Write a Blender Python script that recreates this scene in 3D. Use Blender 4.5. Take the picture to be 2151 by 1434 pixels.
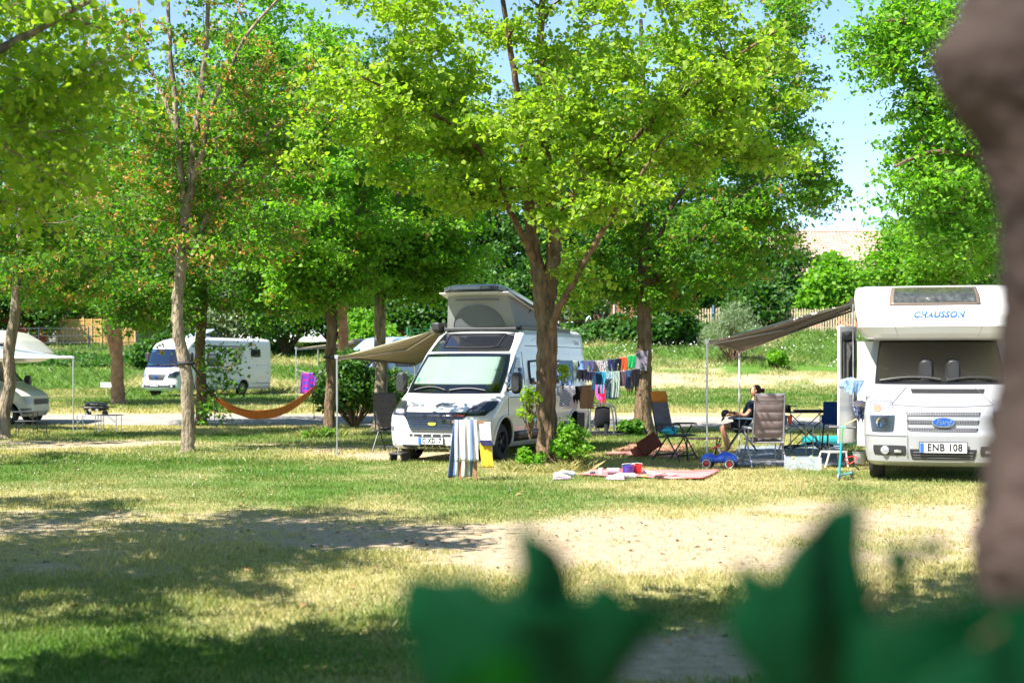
import bpy, bmesh, math, random
import numpy as np
from mathutils import Vector, Matrix
for o in list(bpy.data.objects): bpy.data.objects.remove(o)
SC = bpy.context.scene
COL = SC.collection
R = math.radians
# ---------------------------------------------------------------- camera, sky, sun, exposure
CAMZ = 1.7; F = 2987.0; CX = 1075.5; HY = 772.0       # photo pixels: focal length, centre column, horizon row
cam = bpy.data.cameras.new("camera"); camo = bpy.data.objects.new("camera", cam); COL.objects.link(camo)
camo.location = (0, 0, CAMZ); camo.rotation_euler = (R(90), 0, 0)
cam.lens = 50; cam.sensor_width = 36; cam.shift_y = (HY - 717) / 2151.0
cam.clip_start = 0.05; cam.clip_end = 3000
cam.dof.use_dof = True; cam.dof.focus_distance = 25.0; cam.dof.aperture_fstop = 2.1
SC.camera = camo
SUN = Vector((-0.66, -0.50, 1.12)).normalized()
w = bpy.data.worlds.new("World"); SC.world = w; w.use_nodes = True
nt = w.node_tree; nt.nodes.clear()
sky = nt.nodes.new('ShaderNodeTexSky'); sky.sky_type = 'NISHITA'; sky.sun_disc = False
sky.sun_elevation = math.asin(SUN.z); sky.sun_rotation = math.atan2(SUN.x, SUN.y)
sky.air_density = 0.85; sky.dust_density = 0.15; sky.ozone_density = 3.0
bg = nt.nodes.new('ShaderNodeBackground'); bg.inputs[1].default_value = 0.09
wo = nt.nodes.new('ShaderNodeOutputWorld')
nt.links.new(sky.outputs[0], bg.inputs[0]); nt.links.new(bg.outputs[0], wo.inputs[0])
sl = bpy.data.lights.new("sun", 'SUN'); sl.energy = 5.0; sl.angle = R(0.5); sl.color = (1.0, 0.95, 0.86)
so = bpy.data.objects.new("sun", sl); COL.objects.link(so)
so.rotation_euler = SUN.to_track_quat('Z', 'Y').to_euler()
SC.view_settings.view_transform = 'Standard'; SC.view_settings.look = 'None'
SC.view_settings.exposure = 1.68; SC.view_settings.gamma = 1.0
SC.cycles.max_bounces = 8; SC.cycles.transparent_max_bounces = 16
SC.cycles.transmission_bounces = 6; SC.cycles.diffuse_bounces = 4
# ---------------------------------------------------------------- helpers
rng = np.random.default_rng(7)
def P(px, py, d): return Vector(((px - CX) / F * d, d, CAMZ - (py - HY) / F * d))
def XX(px, d): return (px - CX) / F * d
def smooth(a, b, x):
    t = np.clip((x - a) / (b - a), 0, 1); return t * t * (3 - 2 * t)
def hash2(ix, iy, s):
    h = (ix * 374761393 + iy * 668265263 + s * 974634777) & 0xffffffff
    h = ((h ^ (h >> 13)) * 1274126177) & 0xffffffff
    return ((h ^ (h >> 16)) & 0xffff) / 65535.0
def vnoise(x, y, s=0):
    x = np.asarray(x, float); y = np.asarray(y, float)
    ix = np.floor(x).astype(np.int64); iy = np.floor(y).astype(np.int64)
    fx = x - ix; fy = y - iy; fx = fx * fx * (3 - 2 * fx); fy = fy * fy * (3 - 2 * fy)
    a = hash2(ix, iy, s); b = hash2(ix + 1, iy, s); c = hash2(ix, iy + 1, s); d = hash2(ix + 1, iy + 1, s)
    return (a * (1 - fx) + b * fx) * (1 - fy) + (c * (1 - fx) + d * fx) * fy
def fbm(x, y, s=0, o=4):
    t = 0; a = .5; n = 0
    for k in range(o):
        t = t + a * vnoise(np.asarray(x) * 2 ** k, np.asarray(y) * 2 ** k, s + k); n += a; a *= .5
    return t / n
LD = [(-30, 0), (38, 0), (50, .12), (60, .24), (69, .33), (76, .5), (85, 1.9), (95, 3.2), (112, 3.7), (300, 6)]
RD = [(-30, 0), (36, 0), (50, .15), (62, .6), (66, .75), (69, 1.35), (85, 3.75), (100, 4.2), (112, 4.3), (300, 6)]
def H(x, y):
    x = np.asarray(x, float); y = np.asarray(y, float)
    l = np.interp(y, *zip(*LD)); r = np.interp(y, *zip(*RD))
    t = smooth(-9, 4, x - (y - 60) * .03)
    b = l * (1 - t) + r * t
    far = smooth(60, 72, y)
    return b + (fbm(x * .35, y * .35, 3) - .5) * (.05 + .35 * far) * smooth(28, 60, y) + (fbm(x * 1.5, y * 1.5, 5) - .5) * .03 * (1 - smooth(20, 30, y))
def HZ(x, y): return float(H(x, y))

_m = {}
def mat(name, col, rough=.5, metal=0., var=.12, vs=6., bump=0., bs=40., spec=.5, alpha=None, trans=0., coat=0.):
    if name in _m: return _m[name]
    m = bpy.data.materials.new(name); m.use_nodes = True; _m[name] = m
    n = m.node_tree.nodes; L = m.node_tree.links; b = n['Principled BSDF']
    b.inputs['Roughness'].default_value = rough; b.inputs['Metallic'].default_value = metal
    b.inputs['Specular IOR Level'].default_value = spec; b.inputs['Transmission Weight'].default_value = trans
    b.inputs['Coat Weight'].default_value = coat; b.inputs['Coat Roughness'].default_value = .05
    tc = n.new('ShaderNodeTexCoord'); nz = n.new('ShaderNodeTexNoise'); nz.inputs['Scale'].default_value = vs; nz.inputs['Detail'].default_value = 5
    L.new(tc.outputs['Object'], nz.inputs['Vector'])
    cr = n.new('ShaderNodeValToRGB'); cr.color_ramp.elements[0].position = .3; cr.color_ramp.elements[1].position = .7
    c = np.array(col[:3]); cr.color_ramp.elements[0].color = (*(c * (1 - var)), 1); cr.color_ramp.elements[1].color = (*np.minimum(c * (1 + var * .6), 1), 1)
    L.new(nz.outputs[0], cr.inputs[0]); L.new(cr.outputs[0], b.inputs['Base Color'])
    if alpha is not None: b.inputs['Alpha'].default_value = alpha
    if bump:
        n2 = n.new('ShaderNodeTexNoise'); n2.inputs['Scale'].default_value = bs; n2.inputs['Detail'].default_value = 6
        L.new(tc.outputs['Object'], n2.inputs['Vector']); bp = n.new('ShaderNodeBump'); bp.inputs['Strength'].default_value = bump; bp.inputs['Distance'].default_value = .02
        L.new(n2.outputs[0], bp.inputs['Height']); L.new(bp.outputs[0], b.inputs['Normal'])
    return m
def glass_mat(name, tint=(.8, .9, .85), refl=1.0, dens=.75):
    if name in _m: return _m[name]
    m = bpy.data.materials.new(name); m.use_nodes = True; _m[name] = m
    n = m.node_tree.nodes; L = m.node_tree.links; n.remove(n['Principled BSDF'])
    tr = n.new('ShaderNodeBsdfTransparent'); tr.inputs[0].default_value = (tint[0] * dens, tint[1] * dens, tint[2] * dens, 1)
    gl = n.new('ShaderNodeBsdfGlossy'); gl.inputs['Roughness'].default_value = .02
    fr = n.new('ShaderNodeFresnel'); fr.inputs[0].default_value = 1.5 + refl * .25
    mx = n.new('ShaderNodeMixShader'); L.new(fr.outputs[0], mx.inputs[0]); L.new(tr.outputs[0], mx.inputs[1]); L.new(gl.outputs[0], mx.inputs[2])
    L.new(mx.outputs[0], n['Material Output'].inputs[0]); return m

class MB:
    def __init__(s): s.v = []; s.f = []; s.mi = []; s.cm = 0
    def add(s, V, Fc):
        o = len(s.v); s.v += [tuple(map(float, p)) for p in V]
        for f in Fc: s.f.append(tuple(o + i for i in f)); s.mi.append(s.cm)
        return s
    def box(s, c, d, rot=None, taper=1.):
        hx, hy, hz = d[0] / 2, d[1] / 2, d[2] / 2; V = []
        for z in (-1, 1):
            k = 1 if z < 0 else taper
            for x, y in ((-1, -1), (1, -1), (1, 1), (-1, 1)): V.append(Vector((x * hx * k, y * hy * k, z * hz)))
        if rot is not None:
            if not isinstance(rot, Matrix):
                from mathutils import Euler
                rot = Euler(rot).to_matrix()
            V = [rot @ p for p in V]
        c = Vector(c)
        return s.add([p + c for p in V], [(0, 3, 2, 1), (4, 5, 6, 7), (0, 1, 5, 4), (1, 2, 6, 5), (2, 3, 7, 6), (3, 0, 4, 7)])
    def tube(s, pts, r, n=8, cap=True, closed=False):
        pts = [Vector(p) for p in pts]; k = len(pts)
        if not hasattr(r, '__len__'): r = [r] * k
        V = []; up = None
        for i, p in enumerate(pts):
            if closed: t = pts[(i + 1) % k] - pts[i - 1]
            else: t = pts[min(i + 1, k - 1)] - pts[max(i - 1, 0)]
            if t.length < 1e-9: t = Vector((0, 0, 1))
            t.normalize()
            if up is None: up = Vector((1, 0, 0)) if abs(t.x) < .8 else Vector((0, 1, 0))
            a = (up - t * up.dot(t)); a.normalize(); b = t.cross(a); up = a
            for j in range(n):
                q = 2 * math.pi * j / n; V.append(p + (a * math.cos(q) + b * math.sin(q)) * r[i])
        Fc = []
        for i in range(k if closed else k - 1):
            for j in range(n):
                i2 = (i + 1) % k; Fc.append((i * n + j, i * n + (j + 1) % n, i2 * n + (j + 1) % n, i2 * n + j))
        if cap and not closed: Fc += [tuple(range(n))[::-1], tuple((k - 1) * n + j for j in range(n))]
        return s.add(V, Fc)
    def lathe(s, prof, c=(0, 0, 0), axis='z', n=24, cap=True):
        V = []; c = Vector(c)
        for r, h in prof:
            for j in range(n):
                q = 2 * math.pi * j / n; a, b = r * math.cos(q), r * math.sin(q)
                V.append(c + Vector({'z': (a, b, h), 'y': (b, h, a), 'x': (h, a, b)}[axis]))
        Fc = [(i * n + j, i * n + (j + 1) % n, (i + 1) * n + (j + 1) % n, (i + 1) * n + j) for i in range(len(prof) - 1) for j in range(n)]
        if cap: Fc += [tuple(range(n))[::-1], tuple((len(prof) - 1) * n + j for j in range(n))]
        return s.add(V, Fc)
    def grid(s, G):
        a = len(G); b = len(G[0]); V = [p for r_ in G for p in r_]
        return s.add(V, [(i * b + j, i * b + j + 1, (i + 1) * b + j + 1, (i + 1) * b + j) for i in range(a - 1) for j in range(b - 1)])
    def loft(s, secs, n=20, ex=2.5, axis='x'):
        # secs: (pos, cy, cz, hw, hh)
        V = []
        for p, cy, cz, hw, hh in secs:
            for j in range(n):
                q = 2 * math.pi * j / n; cc, ss = math.cos(q), math.sin(q)
                y = cy + hw * math.copysign(abs(cc) ** (2 / ex), cc); z = cz + hh * math.copysign(abs(ss) ** (2 / ex), ss)
                V.append({'x': (p, y, z), 'y': (y, p, z), 'z': (y, z, p)}[axis])
        k = len(secs)
        Fc = [(i * n + j, i * n + (j + 1) % n, (i + 1) * n + (j + 1) % n, (i + 1) * n + j) for i in range(k - 1) for j in range(n)]
        Fc += [tuple(range(n))[::-1], tuple((k - 1) * n + j for j in range(n))]
        return s.add(V, Fc)
    def prism(s, poly, a, b, axis='y'):
        n = len(poly)
        def m(u, v, w): return {'y': (u, w, v), 'x': (w, u, v), 'z': (u, v, w)}[axis]
        V = [m(u, v, a) for u, v in poly] + [m(u, v, b) for u, v in poly]
        return s.add(V, [tuple(range(n))[::-1], tuple(range(n, 2 * n))] + [(i, (i + 1) % n, n + (i + 1) % n, n + i) for i in range(n)])
    def xf(s, M, start=0):
        for i in range(start, len(s.v)): s.v[i] = tuple(M @ Vector(s.v[i]))
        return s
    def build(s, name, mats, parent=None, smooth_a=40, bevel=0, solid=0, sub=0, fixn=True):
        me = bpy.data.meshes.new(name); me.from_pydata(s.v, [], s.f)
        if not isinstance(mats, (list, tuple)): mats = [mats]
        for m in mats: me.materials.append(m)
        if len(mats) > 1: me.polygons.foreach_set('material_index', s.mi)
        if fixn and len(s.f) < 60000:
            bm = bmesh.new(); bm.from_mesh(me); bmesh.ops.recalc_face_normals(bm, faces=bm.faces); bm.to_mesh(me); bm.free()
        if smooth_a:
            me.polygons.foreach_set('use_smooth', [True] * len(me.polygons))
            try: me.set_sharp_from_angle(angle=R(smooth_a))
            except Exception: pass
        me.update()
        o = bpy.data.objects.new(name, me); COL.objects.link(o)
        if parent: o.parent = parent
        if bevel:
            b = o.modifiers.new('bevel', 'BEVEL'); b.width = bevel; b.segments = 2; b.limit_method = 'ANGLE'; b.angle_limit = R(35)
        if solid:
            b = o.modifiers.new('solid', 'SOLIDIFY'); b.thickness = solid; b.offset = 0
        if sub:
            b = o.modifiers.new('sub', 'SUBSURF'); b.levels = sub; b.render_levels = sub
        return o
def tag(o, label, cat, group=None, kind=None):
    o['label'] = label; o['category'] = cat
    if group: o['group'] = group
    if kind: o['kind'] = kind
    return o
def thing(name, label, cat, loc=(0, 0, 0), rz=0, group=None, rx=0, ry=0):
    o = bpy.data.objects.new(name, None); COL.objects.link(o); o.location = loc; o.rotation_euler = (rx, ry, rz)
    o.empty_display_size = .3
    return tag(o, label, cat, group)
def struct(o): o['kind'] = 'structure'; return o
def lerp(a, b, t): return a + (b - a) * t
def text_mb(mb, s_, size, fn, shear=0, bold=0, extr=0, sx=1., sp=1.):
    """adds flat lettering to mb; fn maps (u,v) centred text coordinates to 3-D"""
    c = bpy.data.curves.new('t', 'FONT'); c.body = s_; c.size = size; c.shear = shear; c.align_x = 'CENTER'; c.align_y = 'CENTER'
    c.offset = bold; c.resolution_u = 3; c.space_character = sp
    o = bpy.data.objects.new('t', c); COL.objects.link(o)
    dg = bpy.context.evaluated_depsgraph_get(); me = bpy.data.meshes.new_from_object(o.evaluated_get(dg))
    mb.add([fn(v.co.x * sx, v.co.y) for v in me.vertices], [tuple(p.vertices) for p in me.polygons])
    bpy.data.objects.remove(o); bpy.data.curves.remove(c); bpy.data.meshes.remove(me)
    return mb
def raw_mesh(name, V, Fq, mats, parent=None, attrs=None, smooth_=False):
    """fast numpy mesh: V (n,3), Fq (m,k)"""
    me = bpy.data.meshes.new(name); n = len(V); m, k = Fq.shape
    me.vertices.add(n); me.vertices.foreach_set('co', np.ascontiguousarray(V, np.float32).ravel())
    me.loops.add(m * k); me.loops.foreach_set('vertex_index', np.ascontiguousarray(Fq, np.int32).ravel())
    me.polygons.add(m); me.polygons.foreach_set('loop_start', np.arange(0, m * k, k, dtype=np.int32))
    if not isinstance(mats, (list, tuple)): mats = [mats]
    for x in mats: me.materials.append(x)
    me.update(calc_edges=True)
    if smooth_: me.polygons.foreach_set('use_smooth', [True] * m)
    for an, dom, dat in (attrs or []):
        at = me.attributes.new(an, 'FLOAT', dom); at.data.foreach_set('value', np.ascontiguousarray(dat, np.float32))
    o = bpy.data.objects.new(name, me); COL.objects.link(o)
    if parent: o.parent = parent
    return o
# ---------------------------------------------------------------- ground
def ell(x, y, cx, cy, rx, ry):
    return np.exp(-(((x - cx) / rx) ** 2 + ((y - cy) / ry) ** 2) ** 1.3)
def soil_f(x, y):
    x = np.asarray(x, float); y = np.asarray(y, float)
    s = .80 * ell(x, y, .9, 13.7, 3.0, 2.3) + .45 * ell(x, y, 3.2, 15.6, 3.2, 2.6) + .62 * ell(x, y, -5.2, 15.6, 2.8, 2.2) + .95 * ell(x, y, -10, 31.5, 5.5, 1.7) + .6 * ell(x, y, -3.2, 29.5, 1.8, 1.6)
    s = s + .75 * ell(x, y, 1.2, 8.4, .9, .9) + .5 * ell(x, y, -.8, 10.6, 1.0, .7) + .35 * ell(x, y, -4.5, 12.2, 1.8, 1.4) + .5 * ell(x, y, 6, 16, 2.5, 2.2)
    s = s + .8 * ell(x, y, -2., 27.5, 1.5, 1.5) + .6 * ell(x, y, -8, 58, 5, 3) + .7 * ell(x, y, 9, 67.8, 9, 1.5) * (x > 0) + .5 * ell(x, y, -4.5, 66, 3, 6)
    yr = road_c(x); s = s + .55 * np.exp(-((y - yr) / 5.6) ** 4)
    return np.clip(s * 1.15 + (fbm(x * .8, y * .8, 11) - .5) * 1.9 * np.clip(s * 1.5 + .3, 0, 1) + (fbm(x * 3, y * 3, 31) - .5) * .8, 0, 1)
def dry_f(x, y):
    g = .5 * ell(x, y, -3.8, 22.5, 4.5, 3.4) + .75 * ell(x, y, -9, 24.5, 6, 3.6) + .8 * ell(x, y, 6.5, 22, 3.2, 1.6) + .7 * ell(x, y, -1, 34, 14, 5) + .5 * ell(x, y, 0, 8, 6, 2.5) + .6 * ell(x, y, -13, 64, 16, 5) + .6 * ell(x, y, -1.5, 18, 3.5, 3) + .35 * ell(x, y, 3, 19, 5, 2) + .3 * ell(x, y, -3, 10, 4, 3)
    g = g + .55 * np.exp(-((y - 58) / 6) ** 2) * (x > 2) + .5 * smooth(84, 92, y) + .35 * smooth(48, 54, y) + .75 * 1.25 * smooth(.34, .56, fbm(x * .22, y * .22, 77)) * smooth(69, 72, y)
    return np.clip(1 - g + (fbm(x * .6, y * .6, 21) - .5) * 1.3, 0, 1)
def road_c(x): return 45.6 - 2.6 * smooth(-12, 10, x)
def attr(n, name):
    a = n.new('ShaderNodeAttribute'); a.attribute_name = name; return a.outputs['Fac']
def mixc(n, L, f, a, b):
    m = n.new('ShaderNodeMix'); m.data_type = 'RGBA'
    for i, v in ((0, f), (6, a), (7, b)):
        if isinstance(v, (tuple, float, int)):
            m.inputs[i].default_value = (*v, 1) if isinstance(v, tuple) else v
        else: L.new(v, m.inputs[i])
    return m.outputs[2]
def ground_mat():
    m = bpy.data.materials.new('turf'); m.use_nodes = True; n = m.node_tree.nodes; L = m.node_tree.links; b = n['Principled BSDF']
    tc = n.new('ShaderNodeTexCoord')
    def nz(s, d=6, r=.6):
        q = n.new('ShaderNodeTexNoise'); q.inputs['Scale'].default_value = s; q.inputs['Detail'].default_value = d; q.inputs['Roughness'].default_value = r
        L.new(tc.outputs['Object'], q.inputs['Vector']); return q.outputs[0]
    def ramp(v, a, c):
        q = n.new('ShaderNodeMapRange'); q.inputs[1].default_value = a; q.inputs[2].default_value = c; L.new(v, q.inputs[0]); return q.outputs[0]
    fine = ramp(nz(22), .35, .65); fine2 = ramp(nz(7), .35, .65)
    green = mixc(n, L, fine, (.035, .085, .012), (.10, .19, .03)); dry = mixc(n, L, fine2, (.21, .18, .075), (.36, .31, .16))
    dr = n.new('ShaderNodeMath'); dr.operation = 'MULTIPLY_ADD'; L.new(nz(14), dr.inputs[0]); dr.inputs[1].default_value = .9; L.new(attr(n, 'dry'), dr.inputs[2])
    turf = mixc(n, L, ramp(dr.outputs[0], .55, 1.15), green, dry)
    soil = mixc(n, L, ramp(nz(9), .3, .7), (.24, .18, .115), (.40, .325, .225)); soil = mixc(n, L, ramp(nz(60), .55, .75), soil, (.22, .15, .09))
    sm = n.new('ShaderNodeMath'); sm.operation = 'MULTIPLY_ADD'; L.new(nz(11), sm.inputs[0]); sm.inputs[1].default_value = .8; L.new(attr(n, 'soil'), sm.inputs[2])
    c = mixc(n, L, ramp(sm.outputs[0], .62, 1.22), turf, soil); L.new(c, b.inputs['Base Color']); b.inputs['Roughness'].default_value = .95; b.inputs['Specular IOR Level'].default_value = .1
    bp = n.new('ShaderNodeBump'); bp.inputs['Strength'].default_value = .4; bp.inputs['Distance'].default_value = .012; L.new(nz(16, 8, .7), bp.inputs['Height']); L.new(bp.outputs[0], b.inputs['Normal'])
    return m
def grid_xy(xs, ys, zf, name, m, attrs=None):
    X, Y = np.meshgrid(xs, ys); Z = zf(X, Y); V = np.stack([X, Y, Z], -1).reshape(-1, 3); a, b = X.shape
    i = (np.arange(a - 1)[:, None] * b + np.arange(b - 1)[None]).ravel(); Fq = np.stack([i, i + 1, i + b + 1, i + b], -1)
    at = [(k, 'POINT', f(X, Y).ravel()) for k, f in (attrs or {}).items()]
    return raw_mesh(name, V, Fq, m, attrs=at, smooth_=True)
xs = np.concatenate([np.arange(-400, -60, 20), np.arange(-60, -16, 1.5), np.arange(-16, 16, .2), np.arange(16, 60, 1.5), np.arange(60, 420, 20)])
ys = np.concatenate([np.arange(-200, -10, 15), np.arange(-10, 5, 1), np.arange(5, 36, .16), np.arange(36, 110, .45), np.arange(110, 600, 12)])
struct(grid_xy(xs, ys, H, 'ground', ground_mat(), {'soil': soil_f, 'dry': dry_f}))
# gravel track
xr = np.arange(-70, 70, .4); vr = np.linspace(-1, 1, 25)
V = []
for x in xr:
    c = float(road_c(x)); wv = 3.1 + 1.1 * (float(fbm(x * .5, 1.5, 41)) - .5) * 2; wv2 = 4.0 + 1.3 * (float(fbm(x * .6, 9.5, 43)) - .5) * 2
    for v in vr:
        y = c + (wv if v > 0 else wv2) * v; V.append((x, y, 0))
V = np.array(V); V[:, 2] = H(V[:, 0], V[:, 1]) + .03 * np.tile(1 - vr ** 4, len(xr)) - .012 * np.tile(vr ** 8, len(xr)) + .006
i = (np.arange(len(xr) - 1)[:, None] * 25 + np.arange(24)[None]).ravel()
struct(raw_mesh('gravel_track', V, np.stack([i, i + 25, i + 26, i + 1], -1), mat('gravel', (.27, .25, .225), .9, var=.25, vs=1.3, bump=.7, bs=14, spec=.1), smooth_=True))
# ---------------------------------------------------------------- leaf and grass materials
def leaf_mat(name, c1, c2, tr=.45, c3=None):
    m = bpy.data.materials.new(name); m.use_nodes = True; n = m.node_tree.nodes; L = m.node_tree.links; b = n['Principled BSDF']
    f = attr(n, 'rnd'); col = mixc(n, L, f, c1, c2)
    if c3:
        q = n.new('ShaderNodeMapRange'); q.inputs[1].default_value = .96; q.inputs[2].default_value = .99; L.new(f, q.inputs[0]); col = mixc(n, L, q.outputs[0], col, c3)
    L.new(col, b.inputs['Base Color']); b.inputs['Roughness'].default_value = .5; b.inputs['Specular IOR Level'].default_value = .35
    t = n.new('ShaderNodeBsdfTranslucent'); g = n.new('ShaderNodeMix'); g.data_type = 'RGBA'; g.blend_type = 'MULTIPLY'; g.inputs[0].default_value = 1
    L.new(col, g.inputs[6]); g.inputs[7].default_value = (1.25, 1.4, .4, 1); L.new(g.outputs[2], t.inputs[0])
    mx = n.new('ShaderNodeMixShader'); mx.inputs[0].default_value = tr; L.new(b.outputs[0], mx.inputs[1]); L.new(t.outputs[0], mx.inputs[2]); L.new(mx.outputs[0], n['Material Output'].inputs[0])
    return m
LIME = leaf_mat('lime_leaf', (.15, .28, .02), (.32, .43, .05), .6)
MAPLE = leaf_mat('maple_leaf', (.06, .20, .02), (.20, .37, .04), .58, (.42, .30, .06))
DARK = leaf_mat('dark_leaf', (.04, .15, .02), (.15, .31, .035), .55, (.26, .20, .05))
FRESH = leaf_mat('fresh_leaf', (.08, .25, .018), (.22, .40, .045), .58)
SHADEL = leaf_mat('shaded_leaf', (.022, .085, .02), (.09, .21, .035), .42, (.2, .2, .06))  # shade on background and awning bushes is put into this darker leaf colour
SILVER = leaf_mat('silver_leaf', (.10, .16, .08), (.24, .30, .16), .25)
SEED = leaf_mat('seed_leaf', (.35, .17, .06), (.5, .28, .1), .4)
GRASS = leaf_mat('grass_blade', (.09, .175, .025), (.45, .39, .18), .35)
NEARLEAF = leaf_mat('near_leaf', (.012, .13, .03), (.02, .18, .035), .3)
BARK = mat('bark', (.17, .115, .07), .9, var=.6, vs=7, bump=1., bs=13, spec=.15)
BARKG = mat('bark_grey', (.27, .22, .155), .9, var=.6, vs=5, bump=1., bs=14, spec=.15)
for _b in (BARK, BARKG):   # stretch the bark pattern along the trunk
    n_ = _b.node_tree.nodes; mp = n_.new('ShaderNodeMapping'); mp.inputs['Scale'].default_value = (1.6, 1.6, .42)
    tcn = [q for q in n_ if q.type == 'TEX_COORD'][0]; _b.node_tree.links.new(tcn.outputs['Object'], mp.inputs[0])
    for q in [q for q in n_ if q.type == 'TEX_NOISE']: _b.node_tree.links.new(mp.outputs[0], q.inputs['Vector'])
    [q for q in n_ if q.type == 'BUMP'][0].inputs['Distance'].default_value = .09
def unit(v): return v / (np.linalg.norm(v, axis=-1, keepdims=True) + 1e-9)
def leaves(C, size, kind='lime', nrm=1.0, r=None, droop=.35):
    """C (n,3) leaf positions; returns V,F,rnd"""
    r = r or rng; n = len(C); size = np.broadcast_to(size, (n,)) * r.uniform(.5, 1.4, n)
    N = unit(np.array([0, 0, 1.]) + r.normal(0, nrm, (n, 3))); T = r.normal(0, 1, (n, 3)); T[:, 2] -= droop; T = unit(T - N * (T * N).sum(-1, keepdims=True)); B = np.cross(N, T)
    if kind == 'rhomb': sh = [(0, 0, 0), (.38, .45, .09), (0, 1, -.05), (-.38, .45, .09)]; fs = [(0, 1, 2, 3)]
    elif kind == 'needle': sh = [(-.05, 0, 0), (.05, 0, 0), (.09, .6, .03), (0, 1, 0)]; fs = [(0, 1, 2, 3)]
    elif kind == 'maple': sh = [(0, 0, 0), (.30, .12, .02), (.55, .42, -.02), (.25, .55, .04), (0, 1.0, -.1), (-.25, .55, .04), (-.55, .42, -.02), (-.30, .12, .02)]; fs = [(0, 1, 3, 4), (1, 2, 3, 3), (0, 4, 5, 7), (5, 6, 7, 7)]
    else: sh = [(0, 0, 0), (.42, .12, .1), (.40, .6, .08), (0, 1.0, -.12), (-.40, .6, .08), (-.42, .12, .1)]; fs = [(0, 1, 2, 3), (0, 3, 4, 5)]
    if kind == 'maple': fs = [(0, 1, 3, 4), (0, 4, 5, 7), (1, 2, 3, 0), (7, 0, 5, 6)]
    S = np.array(sh); k = len(S)
    V = C[:, None] + size[:, None, None] * (S[None, :, 0:1] * B[:, None] + S[None, :, 1:2] * T[:, None] + S[None, :, 2:3] * N[:, None])
    Fq = (np.arange(n)[:, None, None] * k + np.array(fs)[None]).reshape(-1, 4)
    rn = np.repeat(r.uniform(0, 1, n), len(fs))
    return V.reshape(-1, 3), Fq, rn
def leaf_obj(name, parts, m, parent):
    o = 0; Vs = []; Fs = []; Rs = []
    for V, Fq, rn in parts: Vs.append(V); Fs.append(Fq + o); Rs.append(rn); o += len(V)
    return raw_mesh(name, np.concatenate(Vs), np.concatenate(Fs), m, parent, [('rnd', 'FACE', np.concatenate(Rs))])
def rough_tube(mb, pts, rad, n=9, seed=0, amp=.12):
    k = len(mb.v); mb.tube(pts, rad, n); r = np.random.default_rng(seed)
    for i in range(len(pts)):
        p = Vector(pts[i])
        for j in range(n):
            v = Vector(mb.v[k + i * n + j]); mb.v[k + i * n + j] = tuple(p + (v - p) * (1 + r.uniform(-amp, amp)))
def spline(pts, per=5):
    P_ = [np.array(p, float) for p in pts]; out = []
    for i in range(len(P_) - 1):
        a, b, c, d = P_[max(i - 1, 0)], P_[i], P_[i + 1], P_[min(i + 2, len(P_) - 1)]
        for t in np.linspace(0, 1, per, endpoint=False):
            out.append(.5 * (2 * b + (c - a) * t + (2 * a - 5 * b + 4 * c - d) * t * t + (3 * b - a - 3 * c + d) * t ** 3))
    out.append(P_[-1]); return out
def proj(q):
    d = np.maximum(q[..., 1], .1); return CX + q[..., 0] / d * F, HY - (q[..., 2] - CAMZ) / d * F
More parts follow.
